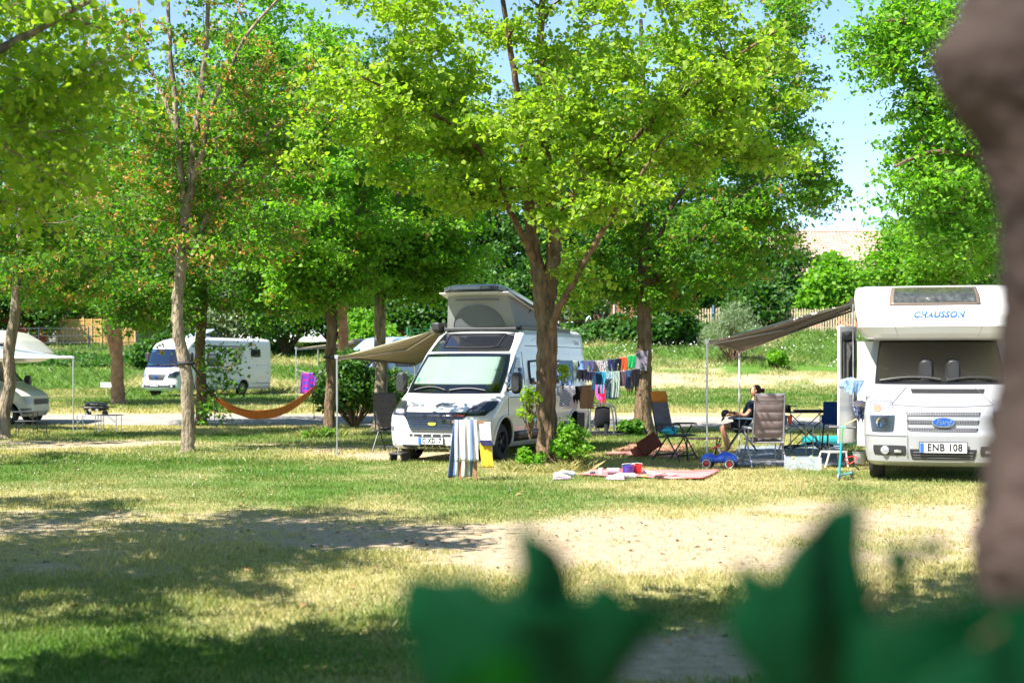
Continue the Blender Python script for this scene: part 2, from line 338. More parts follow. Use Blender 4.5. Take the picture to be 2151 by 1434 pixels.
def tree(name, label, leaders, ells, N, m, leafsize, kind='lime', bark=BARK, seed=1, twigs=6, per=26, spread=.55, group=None, seeds=0, cat='tree', low=None, flat=.4, dead=0, smin=.0, roots=True, offthin=.3):
    """leaders: list of lists of (x,y,z,r). ells: crown ellipsoids (cx,cy,cz,rx,ry,rz,weight). targets grow from the nearest limb."""
    r = np.random.default_rng(seed); base = np.array(leaders[0][0][:3])
    root = thing(name, label, cat, tuple(base), group=group)
    mb = MB(); nodes = []; nr = []; nd = []
    for li, ld in enumerate(leaders):
        pts = spline(ld, 5); arr = np.array(pts); arr[:, :3] += r.normal(0, .008, arr[:, :3].shape)
        if li == 0 and roots:
            p0 = arr[0].copy(); arr[0, 3] *= 1.25; arr = np.vstack([[p0[0], p0[1], p0[2] - .25, arr[0, 3] * 1.35], arr])
        rough_tube(mb, [a[:3] - base for a in arr], list(arr[:, 3]), 11, seed + li, .09)
        s0 = 0 if li else int(len(arr) * smin)
        for i in range(s0, len(arr)):
            nodes.append(arr[i, :3]); nr.append(arr[i, 3]); t = arr[min(i + 1, len(arr) - 1), :3] - arr[max(i - 1, 0), :3]; nd.append(t / (np.linalg.norm(t) + 1e-9))
    wts = np.array([e[6] for e in ells], float); wts /= wts.sum(); T = []
    for e, wt in zip(ells, wts):
        k = max(1, int(round(N * wt))); q = unit(r.normal(0, 1, (k, 3))) * (r.uniform(.12, 1, (k, 1)) ** .42); T.append(np.array(e[:3]) + q * np.array(e[3:6]))
    T = np.concatenate(T)
    if low: T = np.concatenate([T, np.array(low, float)])
    trunk_c = np.array(nodes).mean(0)
    A = np.array(nodes); dmin = np.array([np.min(np.linalg.norm(A - t, axis=1)) for t in T]); T = T[np.argsort(dmin)]
    lv = []; sd = []
    for t in T:
        A = np.array(nodes); dv = t - A; dist = np.linalg.norm(dv, axis=1)
        sc = dist + np.maximum(0, A[:, 2] - t[2] + .15 * dist) * 1.3 - np.array(nr) * 1.5
        i = int(np.argmin(sc)); a = A[i]; Ln = dist[i]
        if Ln < .15: continue
        out = t - a; dirn = nd[i] * .6 + unit(out * np.array([1, 1, .35])) * .8; ctrl = a + unit(dirn) * Ln * .5
        kk = max(4, int(Ln / .3)); tt = np.linspace(0, 1, kk)[:, None]; cur = (1 - tt) ** 2 * a + 2 * tt * (1 - tt) * ctrl + tt ** 2 * t
        cur[1:-1] += r.normal(0, .035 * min(Ln, 1.5), cur[1:-1].shape)
        r0 = min(nr[i] * .62, .012 + .018 * Ln); rr = np.linspace(r0, .006, kk)
        mb.tube([c - base for c in cur], list(rr), 5 if r0 > .02 else 4, cap=False)
        for j in range(1, kk):
            nodes.append(cur[j]); nr.append(rr[j]); tg = cur[j] - cur[j - 1]; nd.append(tg / (np.linalg.norm(tg) + 1e-9))
        # twigs carrying the leaves, spread along the outer part of the limb
        px, py = proj(t); off = (py < -90 or px < -120 or px > 2270)
        tw = max(2, twigs // 2) if off else twigs
        for q in range(tw):
            s = cur[int(r.uniform(max(.0, 1 - 2.2 / max(Ln, .5)), 1) * (kk - 1))] if q else cur[-1]
            dr = unit(r.normal(0, 1, 3) * np.array([1, 1, flat]) + unit(out) * .5); ln = spread * r.uniform(.6, 1.5)
            e = s + dr * ln + np.array([0, 0, -.12 * ln])
            mb.tube([s - base, (s + e) / 2 - base + r.normal(0, .02, 3), e - base], [.006, .005, .003], 3, cap=False)
            n_l = int(per * r.uniform(.5, 1.4) * (offthin * 2 if off else 1))
            u = r.uniform(.05, 1.15, (n_l, 1)); c = s + (e - s) * u + r.normal(0, 1, (n_l, 3)) * np.array([.24, .24, .24 * flat * .9]) * spread
            lv.append((c, leafsize * (1.5 if off else 1)))
            if seeds and not off and r.uniform() < seeds:
                cc = e + r.normal(0, .06, (int(r.uniform(8, 22)), 3)); sd.append(cc)
    for _ in range(dead):
        i = int(r.integers(len(nodes))); a = np.array(nodes[i]); dr = unit(r.normal(0, 1, 3) * np.array([1, 1, .3]) + np.array([0, -.6, -.2])); pts = [a]
        for _k in range(5): dr = unit(dr + r.normal(0, .35, 3)); pts.append(pts[-1] + dr * .22)
        mb.tube([p - base for p in pts], [.012, .01, .009, .007, .005, .003], 4, cap=False)
    mb.build('trunk', bark, root, smooth_a=60, fixn=False)
    C = np.concatenate([c for c, _ in lv]); S = np.concatenate([np.full(len(c), s) for c, s in lv])
    leaf_obj('crown', [leaves(C - base, S, kind, r=r)], m, root)
    if sd:
        leaf_obj('seed_clusters', [leaves(np.concatenate(sd) - base, .07, 'rhomb', 1.2, r, 1.5)], SEED, root)['kind'] = 'stuff'
    return root, len(C)
def L_(d, pts, wig=0, ground=True):
    """leader from photo pixels (px,py,width_px) at depth d"""
    out = []
    for i, q in enumerate(pts):
        dd = d + (q[3] if len(q) > 3 else 0); p = P(q[0], q[1], dd); out.append([p.x, p.y, p.z, q[2] * dd / F / 2])
    if ground: out[0][2] = HZ(out[0][0], out[0][1])
    return out
def E_(d, px, py, rpx, rpy, w, rd=None, dd=0):
    p = P(px, py, d + dd); k = (d + dd) / F; return (p.x, p.y, p.z, rpx * k, rd or rpx * k * .8, rpy * k, w)
# ---------------------------------------------------------------- trees
NL = 0
def T_(*a, **k):
    global NL
    if len(a) < 7 or True:
        a = list(a)
        if a[4] > 75: a[6] = a[6] * .82; k['per'] = int(k['per'] * 1.45)
    r_, n_ = tree(*a, **k); NL += n_; return r_
# central lime with two leaders
c0 = L_(24, [(1152, 985, 49), (1150, 900, 43), (1147, 800, 44), (1149, 720, 43), (1144, 650, 46), (1139, 600, 44), (1128, 560, 31), (1118, 500, 26), (1112, 440, 24), (1106, 380, 20), (1096, 280, 16, -.3), (1086, 190, 14, -.5), (1068, 80, 12, -.7), (1050, -60, 8.9, -.8), (1040, -260, 5.2, -1)])
c1 = L_(24, [(1148, 630, 38), (1157, 580, 34), (1163, 530, 31), (1161, 480, 29), (1154, 420, 27), (1151, 370, 25, .1), (1145, 280, 23, .3), (1137, 170, 20, .6), (1136, 50, 15, .8), (1150, -120, 9, 1), (1160, -300, 4.4, 1)], ground=False)
c2 = L_(24, [(1150, 715, 17.6), (1168, 660, 16, -.3), (1195, 610, 14.4, -.5), (1230, 545, 13.6, -.6), (1270, 480, 12, -.8), (1310, 420, 9.6, -1.), (1345, 370, 7.2, -1.2), (1390, 300, 4.8, -1.4)], ground=False)
c3 = L_(24, [(1132, 560, 16), (1100, 500, 14.5, -.3), (1066, 430, 13, -.6), (1035, 350, 12, -.9), (960, 270, 10.5, -1.3), (860, 215, 7.5, -1.6), (760, 160, 4.5, -2)], ground=False)
c4 = L_(24, [(1166, 470, 18), (1215, 400, 15, -.2), (1290, 330, 13.5, -.5), (1390, 240, 10.5, -.8), (1500, 150, 8.2, -1), (1640, 60, 5.2, -1.2)], ground=False)
sprig = [tuple(P(x, y, d)) for x, y, d in ((1150, 445, 22.5), (1190, 455, 22.3), (1230, 445, 22.2), (1262, 432, 22.2), (1220, 560, 23.6), (1255, 590, 23.7), (970, 390, 23), (1000, 420, 23.3))]
T_('lime_tree', 'large lime tree with yellow green crown and forked trunk beside the white camper van', [c0, c1, c2, c3, c4],
   [E_(24, 1130, 120, 420, 260, 5, 3.0), E_(24, 820, 130, 200, 170, 3, 2.0, -1.2), E_(24, 1400, 150, 300, 210, 3.4, 2.2, -.5), E_(24, 1080, 330, 170, 130, 1.2, 1.8, -1), E_(24, 1130, -260, 480, 260, 2.2, 3.2), E_(24, 1590, 250, 150, 130, 1.2, 1.6, -.6), E_(24, 900, 330, 200, 110, 1.4, 1.6, -.8), E_(24, 1270, 360, 170, 90, .9, 1.4, -.8), E_(24, 640, 250, 120, 110, .35, 1.5, -.4)],
   235, LIME, .098, 'lime', BARK, 11, twigs=7, per=23, spread=.42, low=sprig, flat=.45, dead=14, smin=.45, cat='tree')
# maple of the hammock
m0 = L_(28.5, [(394, 955, 30.2), (396, 900, 27.7), (394, 840, 26.9), (391, 780, 26), (378, 720, 25.2), (372, 640, 23.5), (378, 580, 23.5), (384, 520, 22.7), (390, 450, 20.2), (384, 400, 15.1), (378, 320, 12.6), (368, 220, 10.9), (358, 100, 9.2), (350, -40, 6.7), (345, -220, 4.2)])
m1 = L_(28.5, [(388, 455, 20), (402, 400, 18), (404, 330, 15), (415, 250, 13), (428, 150, 11), (436, 40, 9), (440, -120, 6)], ground=False)
m2 = L_(28.5, [(402, 390, 14), (425, 320, 12, -.3), (440, 240, 10, -.5), (480, 150, 9, -.8), (530, 60, 7, -1), (600, -20, 5, -1)], ground=False)
m3 = L_(28.5, [(380, 560, 14), (410, 500, 12, .2), (470, 400, 10, .4), (520, 330, 8, .6), (590, 250, 6, .9), (640, 220, 4, 1)], ground=False)
m4 = L_(28.5, [(384, 300, 10), (340, 200, 9, .4), (300, 100, 7, .8), (290, 0, 5, 1)], ground=False)
T_('maple_tree', 'slender grey maple with open crown and brown seed bunches, hammock strap round its trunk', [m0, m1, m2, m3, m4],
   [E_(28.5, 400, 120, 250, 210, 2.4, 2.6), E_(28.5, 560, 260, 150, 150, 1.6, 2.0), E_(28.5, 250, 400, 150, 130, 1.3, 2), E_(28.5, 470, 470, 150, 90, 1.3, 2, .5), E_(28.5, 400, -220, 260, 180, 1.2, 2.6)],
   165, MAPLE, .10, 'maple', BARKG, 12, twigs=6, per=17, spread=.5, seeds=.62, flat=.3, dead=6, smin=.5)
# left edge maple
a0 = L_(34, [(8, 922, 26), (10, 860, 25), (22, 800, 25), (18, 740, 24), (33, 650, 22), (38, 560, 20), (46, 470, 18), (50, 400, 16), (48, 300, 14), (44, 180, 12), (40, 40, 9), (40, -120, 6)])
a1 = L_(34, [(34, 600, 15), (-10, 520, 12, -.3), (-60, 430, 10, -.6), (-120, 330, 7, -.8)], ground=False)
T_('maple_tree', 'thin bent maple at the left edge of the picture, beside the folding bench', [a0, a1],
   [E_(34, 40, 330, 200, 190, 3, 2.4), E_(34, 110, 560, 150, 80, 1.2, 1.6), E_(34, 0, 60, 220, 200, 2.2, 2.6)], 150, MAPLE, .105, 'maple', BARKG, 13, twigs=6, per=20, seeds=.4, flat=.35, smin=.45)
# dark tree just left of the hammock
b0 = L_(41, [(424, 893, 25), (424, 820, 24), (420, 740, 22), (424, 660, 22), (428, 580, 20), (428, 500, 17), (430, 420, 14), (420, 320, 10), (425, 220, 7)])
b1 = L_(41, [(428, 560, 13), (470, 480, 11), (520, 400, 8), (560, 330, 5)], ground=False)
T_('maple_tree', 'dark trunked maple standing just right of the grey hammock maple, shoots low on its trunk', [b0, b1],
   [E_(41, 400, 430, 200, 150, 3, 3), E_(41, 520, 560, 140, 70, 1.4, 2.2), E_(41, 330, 600, 130, 70, 1.4, 2.2), E_(41, 420, 250, 200, 120, 1.5, 3), E_(41, 300, 640, 110, 40, .9, 2), E_(41, 560, 630, 90, 40, .8, 2)], 190, DARK, .13, 'maple', BARK, 14, twigs=6, per=22, spread=.7, seeds=.12,
   low=[tuple(P(x, y, 40.3)) for x, y in ((445, 725), (452, 780), (448, 830), (440, 865), (492, 742))], flat=.4, smin=.5)
# orange trunk tree beyond the track on the left
d0 = L_(57, [(250, 850, 32), (247, 810, 27), (246, 770, 26), (247, 720, 20), (246, 640, 18), (250, 560, 15), (255, 460, 12), (250, 360, 8)])
d1 = L_(57, [(246, 765, 20), (234, 710, 17), (222, 650, 14), (205, 570, 11), (190, 480, 8)], ground=False)
T_('maple_tree', 'maple with reddish forked trunk beyond the gravel track, before the yellow fence', [d0, d1],
   [E_(57, 230, 500, 190, 130, 3, 4), E_(57, 260, 590, 190, 50, 2.2, 3.4), E_(57, 160, 570, 120, 60, 1.2, 3), E_(57, 240, 330, 170, 110, 1.3, 4), E_(57, 120, 595, 130, 40, 1.2, 3)], 210, DARK, .17, 'maple', mat('bark_red', (.33, .19, .11), .9, var=.4, vs=4, bump=.8, bs=20, spec=.1), 15, twigs=6, per=26, spread=.95, seeds=.15, flat=.4, smin=.55)
# hammock right tree
e0 = L_(34.8, [(694, 918, 26), (692, 860, 23), (697, 800, 22), (694, 740, 23), (697, 690, 22), (690, 640, 18), (692, 590, 17), (692, 500, 14), (690, 400, 12), (680, 300, 9), (670, 200, 6)])
e1 = L_(34.8, [(697, 690, 14), (706, 640, 11), (718, 590, 9), (735, 500, 7), (760, 420, 5)], ground=False)
T_('maple_tree', 'slim maple tied with a black strap beside the camper van awning pole', [e0, e1],
   [E_(34.8, 690, 430, 170, 150, 3, 2.4), E_(34.8, 690, 590, 130, 50, 1.3, 1.8), E_(34.8, 640, 300, 150, 110, 1.3, 2.2), E_(34.8, 600, 520, 90, 60, 1, 1.6), E_(34.8, 620, 90, 170, 120, 1.6, 2.6), E_(34.8, 520, 170, 120, 110, 1, 2.2)], 210, FRESH, .115, 'lime', BARK, 16, twigs=6, per=22, spread=.6, dead=10, seeds=.1, flat=.4, smin=.5)
f0 = L_(50, [(716, 862, 24), (716, 800, 23), (722, 740, 22), (720, 660, 21), (728, 600, 18), (726, 520, 14), (722, 420, 10)])
T_('maple_tree', 'reddish barked tree behind the strapped maple, next to the far van', [f0],
   [E_(50, 740, 520, 170, 90, 2, 3), E_(50, 720, 380, 170, 130, 2, 3.5), E_(50, 640, 600, 110, 50, 1, 3)], 150, DARK, .16, 'maple', _m['bark_red'], 17, twigs=6, per=24, spread=.85, flat=.4, smin=.6)
g0 = L_(38, [(796, 906, 32), (799, 860, 27), (800, 780, 26), (798, 700, 24), (797, 640, 22), (800, 590, 20), (786, 540, 14), (770, 470, 12), (760, 400, 9), (740, 300, 6)])
g1 = L_(38, [(800, 600, 18), (815, 545, 15), (830, 470, 12), (838, 400, 9), (850, 300, 6)], ground=False)
T_('lime_tree', 'forked tree rising through the edge of the camper van awning, dark bush at its foot', [g0, g1],
   [E_(38, 810, 400, 190, 140, 3, 2.8), E_(38, 830, 540, 160, 60, 1.6, 2.2), E_(38, 930, 500, 120, 70, 1.2, 2), E_(38, 840, 250, 190, 120, 1.2, 2.8), E_(38, 880, 580, 110, 45, .9, 1.8)], 190, FRESH, .125, 'lime', BARKG, 18, twigs=6, per=22, spread=.65, dead=14, flat=.4, smin=.5)
# maple holding the clothes lines
h0 = L_(36, [(1352, 915, 46), (1350, 860, 37), (1352, 790, 34), (1354, 720, 31), (1352, 640, 30), (1354, 560, 28), (1352, 480, 24), (1356, 400, 20), (1350, 300, 15), (1350, 180, 11), (1345, 40, 8)])
h1 = L_(36, [(1352, 640, 17), (1374, 570, 14), (1385, 500, 12), (1420, 420, 10), (1500, 330, 8), (1580, 260, 6)], ground=False)
h2 = L_(36, [(1353, 520, 16), (1320, 440, 13), (1270, 350, 10), (1220, 250, 7)], ground=False)
h3 = L_(36, [(1366, 600, 9), (1440, 520, 8, -.6), (1530, 430, 7, -1), (1620, 370, 5, -1.2), (1700, 350, 4, -1.4)], ground=False)
T_('maple_tree', 'tall dark crowned maple holding the right ends of the clothes lines', [h0, h1, h2, h3],
   [E_(36, 1400, 380, 260, 150, 3.4, 3.2), E_(36, 1600, 400, 150, 130, 2.2, 2.6), E_(36, 1330, 560, 190, 60, 1.8, 2.6, .5), E_(36, 1560, 530, 140, 50, 1.0, 2.2), E_(36, 1430, 160, 300, 150, 2.6, 3.4), E_(36, 1620, 200, 110, 150, 1.2, 2.4), E_(36, 1230, 420, 120, 120, 1, 2), E_(36, 1420, 620, 110, 35, .8, 2), E_(36, 1240, 600, 90, 45, .7, 2, .6), E_(36, 1640, 70, 110, 150, 1.4, 2.4), E_(36, 1700, 330, 70, 90, .6, 2)],
   260, MAPLE, .125, 'maple', BARK, 19, twigs=6, per=24, spread=.62, seeds=.12, dead=8, flat=.38, smin=.45)
# right lime: trunk stands beyond the right edge
i0 = L_(27, [(2330, 960, 50), (2320, 800, 44), (2300, 640, 40), (2270, 450, 34), (2230, 300, 28), (2180, 120, 20), (2120, -80, 12)])
i1 = L_(27, [(2280, 480, 26), (2170, 380, 20, -.4), (2060, 330, 15, -.8), (1960, 320, 10, -1), (1880, 350, 6, -1.2)], ground=False)
i2 = L_(27, [(2240, 300, 22), (2120, 180, 16, -.3), (2000, 90, 12, -.6), (1880, 40, 8, -.8)], ground=False)
T_('lime_tree', 'lime tree reaching in above the overcab motorhome from the right', [i0, i1, i2],
   [E_(27, 1960, 110, 160, 160, 2.6, 2.2), E_(27, 1990, 330, 130, 130, 2.0, 2), E_(27, 2100, 300, 200, 280, 3, 2.6, 1), E_(27, 1850, 50, 90, 100, 1, 1.6), E_(27, 2150, -150, 250, 160, 1, 2.5), E_(27, 1905, 400, 90, 60, .7, 1.2), E_(27, 2010, 470, 100, 70, 1.2, 1.6)],
   200, FRESH, .10, 'lime', BARK, 20, twigs=7, per=18, spread=.5, flat=.6, smin=.4)
j0 = L_(52, [(2010, 830, 26), (2005, 700, 22), (2000, 600, 18), (1990, 520, 12), (1980, 430, 8)])
T_('lime_tree', 'bushy bright tree behind the overcab motorhome, left of the blurred trunk', [j0],
   [E_(52, 1980, 510, 130, 90, 2, 3), E_(52, 2060, 400, 120, 130, 2, 3), E_(52, 1880, 560, 70, 40, .8, 2)], 120, FRESH, .15, 'lime', BARK, 21, twigs=6, per=26, spread=.8, flat=.5, smin=.3)
# near tree on the left, outside the picture; its twigs hang into the upper left corner and it shades the lawn
k0 = [[-7.6, 11.4, 0, .24], [-7.5, 11.4, 1.5, .2], [-7.4, 11.3, 3, .18], [-7.0, 11.3, 4.6, .14], [-6.6, 11.2, 6.4, .1], [-6.4, 11.2, 8.5, .05]]
k1 = [[-7.4, 11.3, 3.2, .1], [-6.0, 11.8, 3.8, .07], [-4.9, 12.2, 4.2, .05], [-4.2, 12.6, 4.7, .03], [-3.6, 13, 5.2, .02]]
T_('lime_tree', 'near tree hanging soft bright twigs into the upper left corner', [k0, k1],
   [(-7.4, 11.3, 6.4, 3.0, 3.0, 2.4, 4), (-4.3, 12.4, 4.5, 1.0, 1.6, 1.0, 1.3), (-8.6, 9.6, 5.2, 2.2, 1.8, 1.6, 1.6), (-9.2, 14.4, 5.2, 2.2, 1.8, 1.6, 1), (-6.4, 8.2, 5.2, 1.7, 1.6, 1.1, 1.3), (-7.4, 9.6, 4.8, 1.7, 1.4, 1.0, 1.1), (-4.4, 12.6, 3.4, .7, 1.2, .5, .5)], 205, LIME, .085, 'lime', BARKG, 22, twigs=6, per=26, spread=.6, flat=.4, smin=.45, offthin=.9)
# off-frame neighbours on the left that shade the lawn further back
for sx, sy, sd in ((-14.5, 22.5, 31), (-15.5, 30, 32)):
    T_('maple_tree', 'tree beyond the left edge whose shade falls on the lawn' if sd == 31 else 'tree beyond the left edge behind the first one', [[[sx, sy, 0, .2], [sx + .2, sy, 2.5, .16], [sx, sy, 5, .12], [sx + .1, sy, 8, .05]]],
       [(sx, sy, 6.3, 3, 3, 2.6, 1)], 60, MAPLE, .13, 'maple', BARKG, sd, twigs=5, per=20, spread=.6, flat=.4, smin=.5, offthin=.45)
# tree of the blurred trunk at the right edge: its crown is above the camera and shades the bottom of the picture
def near_tree():
    d = 1.75; root = thing('near_trunk_tree', 'blurred brown tree trunk close to the camera at the right edge', 'tree', (P(2290, 772, d).x, d, 0))
    out = [(2700, 2060), (1900, 2062), (1500, 2070), (1300, 2060), (1200, 2022), (1120, 2028), (1040, 2046), (960, 2052), (880, 2066), (780, 2084), (650, 2088), (560, 2082), (470, 2078), (400, 2062), (330, 2040), (280, 2012), (235, 1975), (190, 1950), (150, 1928), (100, 1938), (60, 1972), (20, 1990), (-60, 1998), (-200, 2010), (-500, 2030), (-1200, 2060)]
    cx = XX(2290, d) ; mb = MB(); V = []; n = 40; rr = np.random.default_rng(4)
    hs = []
    for py, lx in out: hs.append((CAMZ - (py - HY) / F * d, XX(lx + 34, d)))
    hs = [(0 if i == 0 else h, l) for i, (h, l) in enumerate(hs)]; hs.insert(1, (.25, hs[1][1] + .0))
    hs = sorted(set(hs)); zz = [h for h, _ in hs]; ll = [l for _, l in hs]
    for z in np.concatenate([np.linspace(0, 1.2, 10), np.arange(1.22, 2.5, .012), np.linspace(2.52, 4.4, 30)]):
        l = np.interp(z, zz, ll); R0 = .125 * (1 - .05 * z) + (.1 * max(0, .5 - z)); bul = (cx - l) - R0
        for j in range(n):
            q = 2 * math.pi * j / n; dirx = math.cos(q); k = max(0, dirx) ** 2.2
            rad = R0 + bul * k + .006 * math.sin(q * 9 + z * 7) + .004 * rr.normal()
            V.append((-math.cos(q) * rad, math.sin(q) * rad, z))
    rows = len(V) // n
    mb.add(V, [(i * n + j, i * n + (j + 1) % n, (i + 1) * n + (j + 1) % n, (i + 1) * n + j) for i in range(rows - 1) for j in range(n)])
    for br in ([(0, 0, 4.2), (-.5, .6, 5.2), (-1.3, 1.4, 6.2), (-2, 2, 7)], [(0, 0, 4.2), (.4, .8, 5.4), (.9, 1.8, 6.6)], [(0, 0, 4.2), (-.3, -.6, 5.4), (-.9, -1.4, 6.4)]):
        p = spline([(*b, .13 - .03 * i) for i, b in enumerate(br)], 5); mb.tube([a[:3] for a in p], [a[3] for a in p], 9)
    mb.build('trunk', mat('near_bark', (.038, .026, .023), .9, var=.85, vs=5, bump=1., bs=22, spec=.2), root, 60, fixn=False)
    r = np.random.default_rng(9); C = []
    T = []
    for cx_, cy_, cz_, rx, ry, rz, k in ((-2.5, 5.2, 6.0, 2.8, 2.1, .8, 62), (.5, 6.6, 6.4, 2.6, 2.0, .8, 72), (-5.4, 4.4, 5.8, 2.0, 1.8, .8, 34), (2.8, 6.2, 6.6, 2.0, 1.8, .8, 50), (0, 2, 6.6, 2.5, 2.2, 1, 40)):
        T.append(np.array([cx_, cy_, cz_]) + unit(r.normal(0, 1, (k, 3))) * (r.uniform(0, 1, (k, 1)) ** .4) * np.array([rx, ry, rz]))
    T = np.concatenate(T); rel = np.array([root.location.x, root.location.y, 0])
    b2 = MB()
    for t in T:
        a = np.array([-.3, .5, 5.0]) if t[0] < 2 else np.array([.4, .8, 5.4]); e = t - rel
        b2.tube([a, (a + e) / 2 + np.array([0, 0, .3]), e], [.03, .018, .006], 4, cap=False)
        C.append(t + r.normal(0, 1, (95, 3)) * np.array([.34, .34, .10]))
    b2.build('limbs', BARK, root, 60, fixn=False)
    leaf_obj('crown', [leaves(np.concatenate(C) - rel, .17, 'lime', nrm=.6, r=r)], FRESH, root)
near_tree()
# background trees beyond the fences: three crowns shared by copies
def bg_tree(name, label, px, d, h, wid, seed, m, group, ztop=None):
    x = XX(px, d); z0 = HZ(x, d); k = h
    ld = [[x, d, z0, .26], [x + .2, d, z0 + .3 * h, .2], [x, d, z0 + .6 * h, .13], [x, d, z0 + .95 * h, .04]]
    return T_(name, label, [ld], [(x, d, z0 + .62 * h, wid, wid, .36 * h, 3), (x, d, z0 + .30 * h, wid * .9, wid * .9, .18 * h, 2.2)], 95, m, .28, 'lime' if seed % 2 else 'maple', BARK, seed, twigs=6, per=26, spread=1.4, flat=.5, group=group, smin=.2, offthin=.5)
def copy_tree(o, loc, rz, sc, label=None, group=None):
    c = o.copy(); COL.objects.link(c); c.location = loc; c.rotation_euler = (0, 0, rz); c.scale = sc
    if label: c['label'] = label
    if group: c['group'] = group
    for ch in list(o.children):
        q = ch.copy(); COL.objects.link(q); q.parent = c
        for g in list(ch.children):
            h_ = g.copy(); COL.objects.link(h_); h_.parent = q
    return c
GB = 'trees on the bank beyond the fences'
lab = 'dense green tree on the bank standing above the yellow fence, left end'
WHERE = ['behind the left fences', 'above the integrated motorhome', 'above the far van']
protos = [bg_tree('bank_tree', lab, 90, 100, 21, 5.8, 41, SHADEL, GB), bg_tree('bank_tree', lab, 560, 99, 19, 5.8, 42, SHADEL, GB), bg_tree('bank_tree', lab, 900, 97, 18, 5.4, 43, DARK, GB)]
rb = random.Random(5)
protos[1]['label'] = 'dense green tree on the bank directly above the hammock'; protos[2]['label'] = 'dense green tree on the bank just left of the pop top roof'
for i, (px, d, s) in enumerate([(-120, 96, 1), (250, 104, 1.05), (400, 97, .95), (700, 103, 1.0), (780, 95, .8), (1020, 104, .95), (1130, 96, .9), (1250, 103, 1.), (1390, 97, .9), (1500, 104, .95), (1580, 100, .82), (2060, 108, .8), (2250, 104, 1), (480, 115, 1.25), (180, 118, 1.3), (840, 118, 1.25), (1180, 120, 1.3), (-60, 116, 1.3), (2350, 90, 1), (-300, 98, 1), (-450, 100, 1.1)]):
    x = XX(px, d); c_ = copy_tree(protos[i % 3], (x, d, HZ(x, d)), rb.uniform(0, 6), (s, s, s * rb.uniform(.92, 1.05)))
    c_['label'] = 'green tree on the bank, %s row, %s' % ('front' if d < 100 else ('middle' if d < 110 else 'rear'), ('beyond the left edge' if px > -200 else 'far beyond the left edge' if px > -400 else 'farthest beyond the left edge') if px < 0 else 'above the yellow fence' if px < 300 else 'above the integrated motorhome' if px < 500 else 'above the hammock' if px < 730 else 'above the camper van awning' if px < 900 else 'behind the pop top roof' if px < 1080 else 'behind the big lime tree' if px < 1200 else 'behind the clothes lines' if px < 1300 else 'behind the clothes line maple' if px < 1450 else 'behind the left picket fence' if px < 1540 else 'behind the conifer shrub' if px < 1700 else 'behind the overcab motorhome' if px < 2151 else 'beyond the right edge')
for px, py, s in ((-9, -34, 1), (3, -38, 1.05), (16, -33, .95)):  # unseen copies added to give the windscreens trees to reflect
    c_ = copy_tree(protos[1], (px, py, 0), px, (s, s, s)); c_['group'] = 'added trees behind the camera'; c_['label'] = 'unseen tall tree added behind the camera, %s, for reflection in the windscreens' % ('left' if px < 0 else 'middle' if px < 10 else 'right')
# ---------------------------------------------------------------- shrubs
def shrub(name, label, x, y, rx, ry, h, n, size, m, kind='lime', seed=1, cat='bush', group=None, lumps=16, nrm=1.1, z0=None, cone=0., droop=.3):
    r = np.random.default_rng(seed); z = HZ(x, y) if z0 is None else z0; root = thing(name, label, cat, (x, y, z), group=group)
    mb = MB(); C = []
    for k in range(lumps):
        u = unit(r.normal(0, 1, 3)); u[2] = abs(u[2]) if r.uniform() < .8 else u[2] * .3
        hh = max(.0, u[2]); sh = 1 - cone * hh; c = np.array([u[0] * rx * .68 * sh, u[1] * ry * .68 * sh, h * (.30 + .5 * hh * r.uniform(.6, 1.05))]); rad = r.uniform(.3, .5) * min(rx, h * .6)
        q = unit(r.normal(0, 1, (n // lumps, 3))) * (r.uniform(.25, 1, (n // lumps, 1)) ** .5) * rad * np.array([1, 1, .9]); C.append(c + q)
        mb.tube([(0, 0, -.06 * min(h, 1)), c * .5 + r.normal(0, .03, 3) * min(1, h), c], [.003 + .012 * h, .003 + .008 * h, .003], 5, cap=False)
    C = np.concatenate(C); C[:, 2] = np.maximum(C[:, 2], .02)
    mb.build('stems', BARK, root, 60, fixn=False); leaf_obj('foliage', [leaves(C, size, kind, nrm, r, droop)], m, root); return root
x = XX(1540, 73); shrub('conifer_shrub', 'rounded silvery green conifer shrub on the grassy slope behind the awning poles', x, 73, 1.75, 1.6, 3.6, 9000, .17, SILVER, 'needle', 3, lumps=30, cone=.45, droop=-1)
x = XX(1632, 71); shrub('round_shrub', 'small round glossy green bush on the slope, right of the conifer shrub', x, 71, .55, .5, 1.0, 1500, .16, FRESH, 'lime', 4)
x = XX(1715, 96); shrub('round_shrub', 'big round yellow green shrub under the tiled roof at the top of the slope', x, 92, 2.6, 2.2, 5.6, 7000, .28, FRESH, 'lime', 5, lumps=26)
